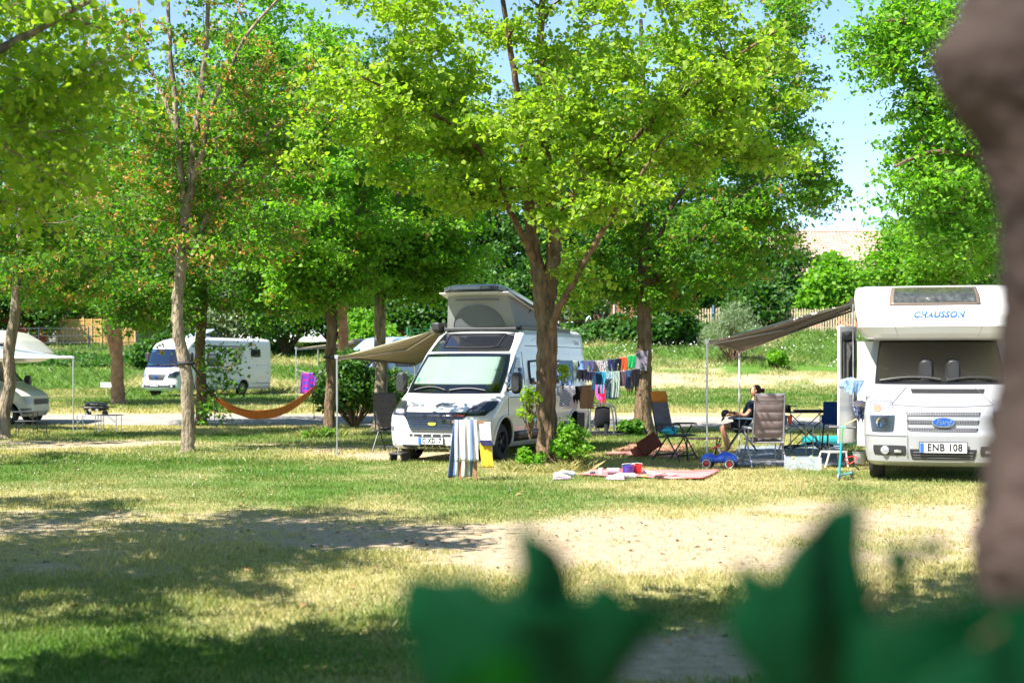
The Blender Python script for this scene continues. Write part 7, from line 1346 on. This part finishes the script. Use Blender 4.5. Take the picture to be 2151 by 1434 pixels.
# shirt and shorts follow the body
Js = {k: J[k] for k in ('pelvis', 'waist', 'chest', 'upper')}; Js = {k: (v[0], tuple(q + .014 for q in (v[1] if isinstance(v[1], tuple) else (v[1], v[1])))) for k, v in Js.items()}
for s in 'RL': Js['sh' + s] = (J['sh' + s][0], .076); a_, b_ = Vector(J['sh' + s][0]), Vector(J['el' + s][0]); Js['sl' + s] = (tuple(a_.lerp(b_, .62)), .066)
Js['col'] = (tuple(Vector(J['upper'][0]).lerp(Vector(J['neck'][0]), .5)), .07)
skin_mesh('shirt', Js, [('pelvis', 'waist'), ('waist', 'chest'), ('chest', 'upper'), ('upper', 'shR'), ('upper', 'shL'), ('shR', 'slR'), ('shL', 'slL'), ('upper', 'col')], SHIRT, PR, 2, 'pelvis')
Jp = {'pelvis': (J['pelvis'][0], .142)}
for s in 'RL': Jp['hip' + s] = (J['hip' + s][0], .108); Jp['th' + s] = (tuple(Vector(J['hip' + s][0]).lerp(Vector(J['kn' + s][0]), .72)), .084)
skin_mesh('shorts', Jp, [('pelvis', 'hipR'), ('pelvis', 'hipL'), ('hipR', 'thR'), ('hipL', 'thL')], C('shorts_dark', (.03, .035, .045)), PR, 2, 'pelvis')
mb = MB(); mb.lathe([(.033, -.012), (.036, 0), (.033, .012)], (0, 0, 0), 'x', 16, False); mb.xf(Matrix.Translation((.15, .26, .796))); mb.build('watch', BLACK, PR, solid=.004)
# cap held in the hand nearest the camera
cp = Vector((px0 - .31, 28.6 - .255, HZ(px0, 28.6) + .77)); root = thing('cap', 'dark cap with green brim held in the hand of the seated person', 'cap', cp, R(180), rx=R(15), ry=R(48)); mb = MB(); G = []
for i in range(13):
    th = math.pi / 2 * i / 12; G.append([(.09 * math.sin(th) * math.cos(q), .08 * math.sin(th) * math.sin(q), .10 * math.cos(th)) for q in np.linspace(0, 2 * math.pi, 29)])
mb.grid(G); mb.build('crown', C('cap_dark', (.03, .03, .04)), root, 60, solid=.004, fixn=False)
mb = MB(); mb.grid([[((.082 + .085 * t * math.cos(a)) * math.cos(a * .6), (.08 + .03 * t) * math.sin(a), -.025 * t * t + .002) for a in np.linspace(-1.35, 1.35, 15)] for t in np.linspace(0, 1, 6)]); mb.build('brim', C('cap_green', (.02, .14, .09)), root, 60, solid=.004)
# ---------------------------------------------------------------- blurred leaves close to the camera
def bigleaf(name, parent, px, py, d, lobes, m, tilt=0, curl=.02):
    """lobed leaf: lobes = list of (angle deg, length px); valleys between"""
    k = d / F; c = P(px, py, d); out = []; n = len(lobes)
    for i in range(n):
        a0, l0 = lobes[i]; a1, l1 = lobes[(i + 1) % n]; a1 = a1 if a1 > a0 else a1 + 360
        da = a1 - a0; v = min(l0, l1) * (.70 if da < 80 else .42)
        pts = [(a0, l0), (a0 + da * .12, l0 * .84), (a0 + da * .20, l0 * .82), (a0 + da * .27, l0 * .58 + v * .2), (a0 + da * .5, v), (a1 - da * .27, l1 * .58 + v * .2), (a1 - da * .20, l1 * .82), (a1 - da * .12, l1 * .84)]
        out += pts
    V = [(0, 0, 0)]; rings = 4; N_ = len(out)
    for r_ in range(1, rings + 1):
        for a, l in out: q = r_ / rings; x_ = l * q * math.cos(R(a)) * k; z_ = l * q * math.sin(R(a)) * k; V.append((x_, curl * math.sin(x_ / k * .012) + tilt * z_ + .10 * (x_ * x_ + z_ * z_) / .1, z_))
    mb = MB(); mb.add(V, [(0, 1 + j, 1 + (j + 1) % N_) for j in range(N_)] + [(1 + (r_ - 1) * N_ + j, 1 + (r_ - 1) * N_ + (j + 1) % N_, 1 + r_ * N_ + (j + 1) % N_, 1 + r_ * N_ + j) for r_ in range(1, rings) for j in range(N_)])
    o = mb.build(name, m, parent, 60, fixn=False); o.location = c - parent.location; return o
mG = mat('near_leaf_green', (.001, .036, .012), .6, var=.15, vs=6); nn = mG.node_tree.nodes; LL = mG.node_tree.links; tr_ = nn.new('ShaderNodeBsdfTranslucent'); tr_.inputs[0].default_value = (.008, .17, .035, 1); mx_ = nn.new('ShaderNodeMixShader'); mx_.inputs[0].default_value = .25; LL.new(nn['Principled BSDF'].outputs[0], mx_.inputs[1]); LL.new(tr_.outputs[0], mx_.inputs[2]); LL.new(mx_.outputs[0], nn['Material Output'].inputs[0])
mG.node_tree.nodes['Principled BSDF'].inputs['Specular IOR Level'].default_value = .08; mG2 = mG.copy(); mG2.name = 'near_leaf_light'; nn = mG2.node_tree.nodes; [q for q in nn if q.type == 'BSDF_TRANSLUCENT'][0].inputs[0].default_value = (.02, .26, .035, 1); [q for q in nn if q.type == 'MIX_SHADER'][0].inputs[0].default_value = .55
sx = XX(1150, 1.05); s1 = thing('maple_shoot', 'blurred dark green maple leaves close to the camera at the bottom centre', 'shoot', (sx, 1.05, 0)); s2 = thing('maple_shoot', 'blurred dark green maple leaves close to the camera at the bottom right', 'shoot', (XX(1800, 1.0), 1.0, 0))
def traced_leaf(name, parent, pts, d, m, tilt=0, cup=.25):
    from mathutils.geometry import tessellate_polygon
    V = [P(x, y, d) - parent.location for x, y in pts]; cx = sum(v.x for v in V) / len(V); cz = sum(v.z for v in V) / len(V)
    bm = bmesh.new(); vs = [bm.verts.new(v) for v in V]
    for t in tessellate_polygon([V]): bm.faces.new([vs[i] for i in t])
    for _ in range(3): bmesh.ops.subdivide_edges(bm, edges=[e for e in bm.edges if e.calc_length() > .012], cuts=1, use_grid_fill=True)
    bmesh.ops.triangulate(bm, faces=bm.faces)
    for v in bm.verts:
        x_, z_ = v.co.x - cx, v.co.z - cz; v.co.y += tilt * z_ + cup * (x_ * x_ + z_ * z_) / .1 + .006 * math.sin(x_ * 60) - .01 * math.exp(-(x_ / .008) ** 2)
    me = bpy.data.meshes.new(name); bm.to_mesh(me); bm.free(); me.materials.append(m); me.polygons.foreach_set('use_smooth', [True] * len(me.polygons)); o = bpy.data.objects.new(name, me); COL.objects.link(o); o.parent = parent
    so_ = o.modifiers.new('solid', 'SOLIDIFY'); so_.thickness = .0004; return o
traced_leaf('leaf', s1, [(1088, 1078), (1116, 1112), (1156, 1138), (1186, 1166), (1190, 1185), (1200, 1196), (1206, 1236), (1222, 1262), (1262, 1216), (1300, 1236), (1330, 1270), (1382, 1276), (1425, 1316), (1372, 1342), (1330, 1392), (1296, 1440), (1270, 1500), (900, 1500), (866, 1440), (852, 1372), (828, 1318), (840, 1236), (868, 1214), (930, 1222), (990, 1208), (1048, 1240), (1076, 1236), (1090, 1196), (1084, 1140)], 1.05, mG)
traced_leaf('leaf', s1, [(1215, 1330), (1290, 1300), (1360, 1330), (1330, 1380), (1300, 1434), (1250, 1480), (1190, 1500), (1160, 1420)], 1.12, mG, -.2)
traced_leaf('leaf', s1, [(960, 1390), (1040, 1352), (1110, 1372), (1132, 1434), (1110, 1520), (960, 1540), (930, 1450)], .92, mG2, -.9, .1)
traced_leaf('leaf', s2, [(1824, 1030), (1826, 1100), (1820, 1160), (1832, 1230), (1850, 1290), (1838, 1370), (1850, 1500), (1600, 1500), (1590, 1420), (1545, 1370), (1528, 1306), (1552, 1268), (1540, 1196), (1572, 1184), (1618, 1212), (1650, 1158), (1700, 1104), (1752, 1066), (1790, 1058)], 1.0, mG)
traced_leaf('leaf', s2, [(1800, 1330), (1850, 1296), (1905, 1302), (1950, 1276), (2020, 1282), (2060, 1262), (2110, 1278), (2200, 1268), (2230, 1400), (2200, 1540), (1800, 1540), (1780, 1420)], .93, mG2, .25)
traced_leaf('leaf', s2, [(1980, 1400), (2060, 1352), (2150, 1340), (2230, 1330), (2260, 1540), (1900, 1540), (1920, 1440)], .84, mG, .1)
traced_leaf('leaf', s2, [(1850, 1152), (1880, 1140), (1912, 1148), (1922, 1180), (1910, 1222), (1890, 1262), (1872, 1230), (1862, 1190)], 1.15, mG)
traced_leaf('leaf', s2, [(1905, 1146), (1960, 1128), (1996, 1146), (1975, 1166), (1930, 1168)], 1.2, mG)
for s_, pts in ((s1, [(0, .10, 0), (.01, .11, .6), (-.01, .11, 1.2), (-.005, .10, 1.45)]), (s2, [(0, .10, 0), (.0, .11, .7), (-.01, .11, 1.3), (-.01, .10, 1.46)])):
    mb = MB(); mb.tube(spline([tuple(q) for q in pts], 5), .005, 7); mb.build('stem', BARK, s_)
for px_, py_, d_ in ((960, 1390, 1.08), (1215, 1390, 1.12), (1110, 1320, 1.05)):
    mb = MB(); e = P(px_, py_, d_) - s1.location; mb.tube([Vector((-.005, .10, 1.40)), (e + Vector((-.005, .10, 1.40))) / 2 + Vector((0, .01, 0)), e + Vector((0, .02, 0))], .0018, 5); mb.build('leaf_stalk', BARK, s1)
for px_, py_, d_ in ((1745, 1330, 1.0), (2020, 1420, .95), (1885, 1185, 1.15), (2120, 1330, .9)):
    mb = MB(); e = P(px_, py_, d_) - s2.location; mb.tube([Vector((-.01, .10, 1.42)), (e + Vector((-.01, .10, 1.42))) / 2 + Vector((0, .01, -.01)), e + Vector((0, .02, 0))], .0018, 5); mb.build('leaf_stalk', BARK, s2)
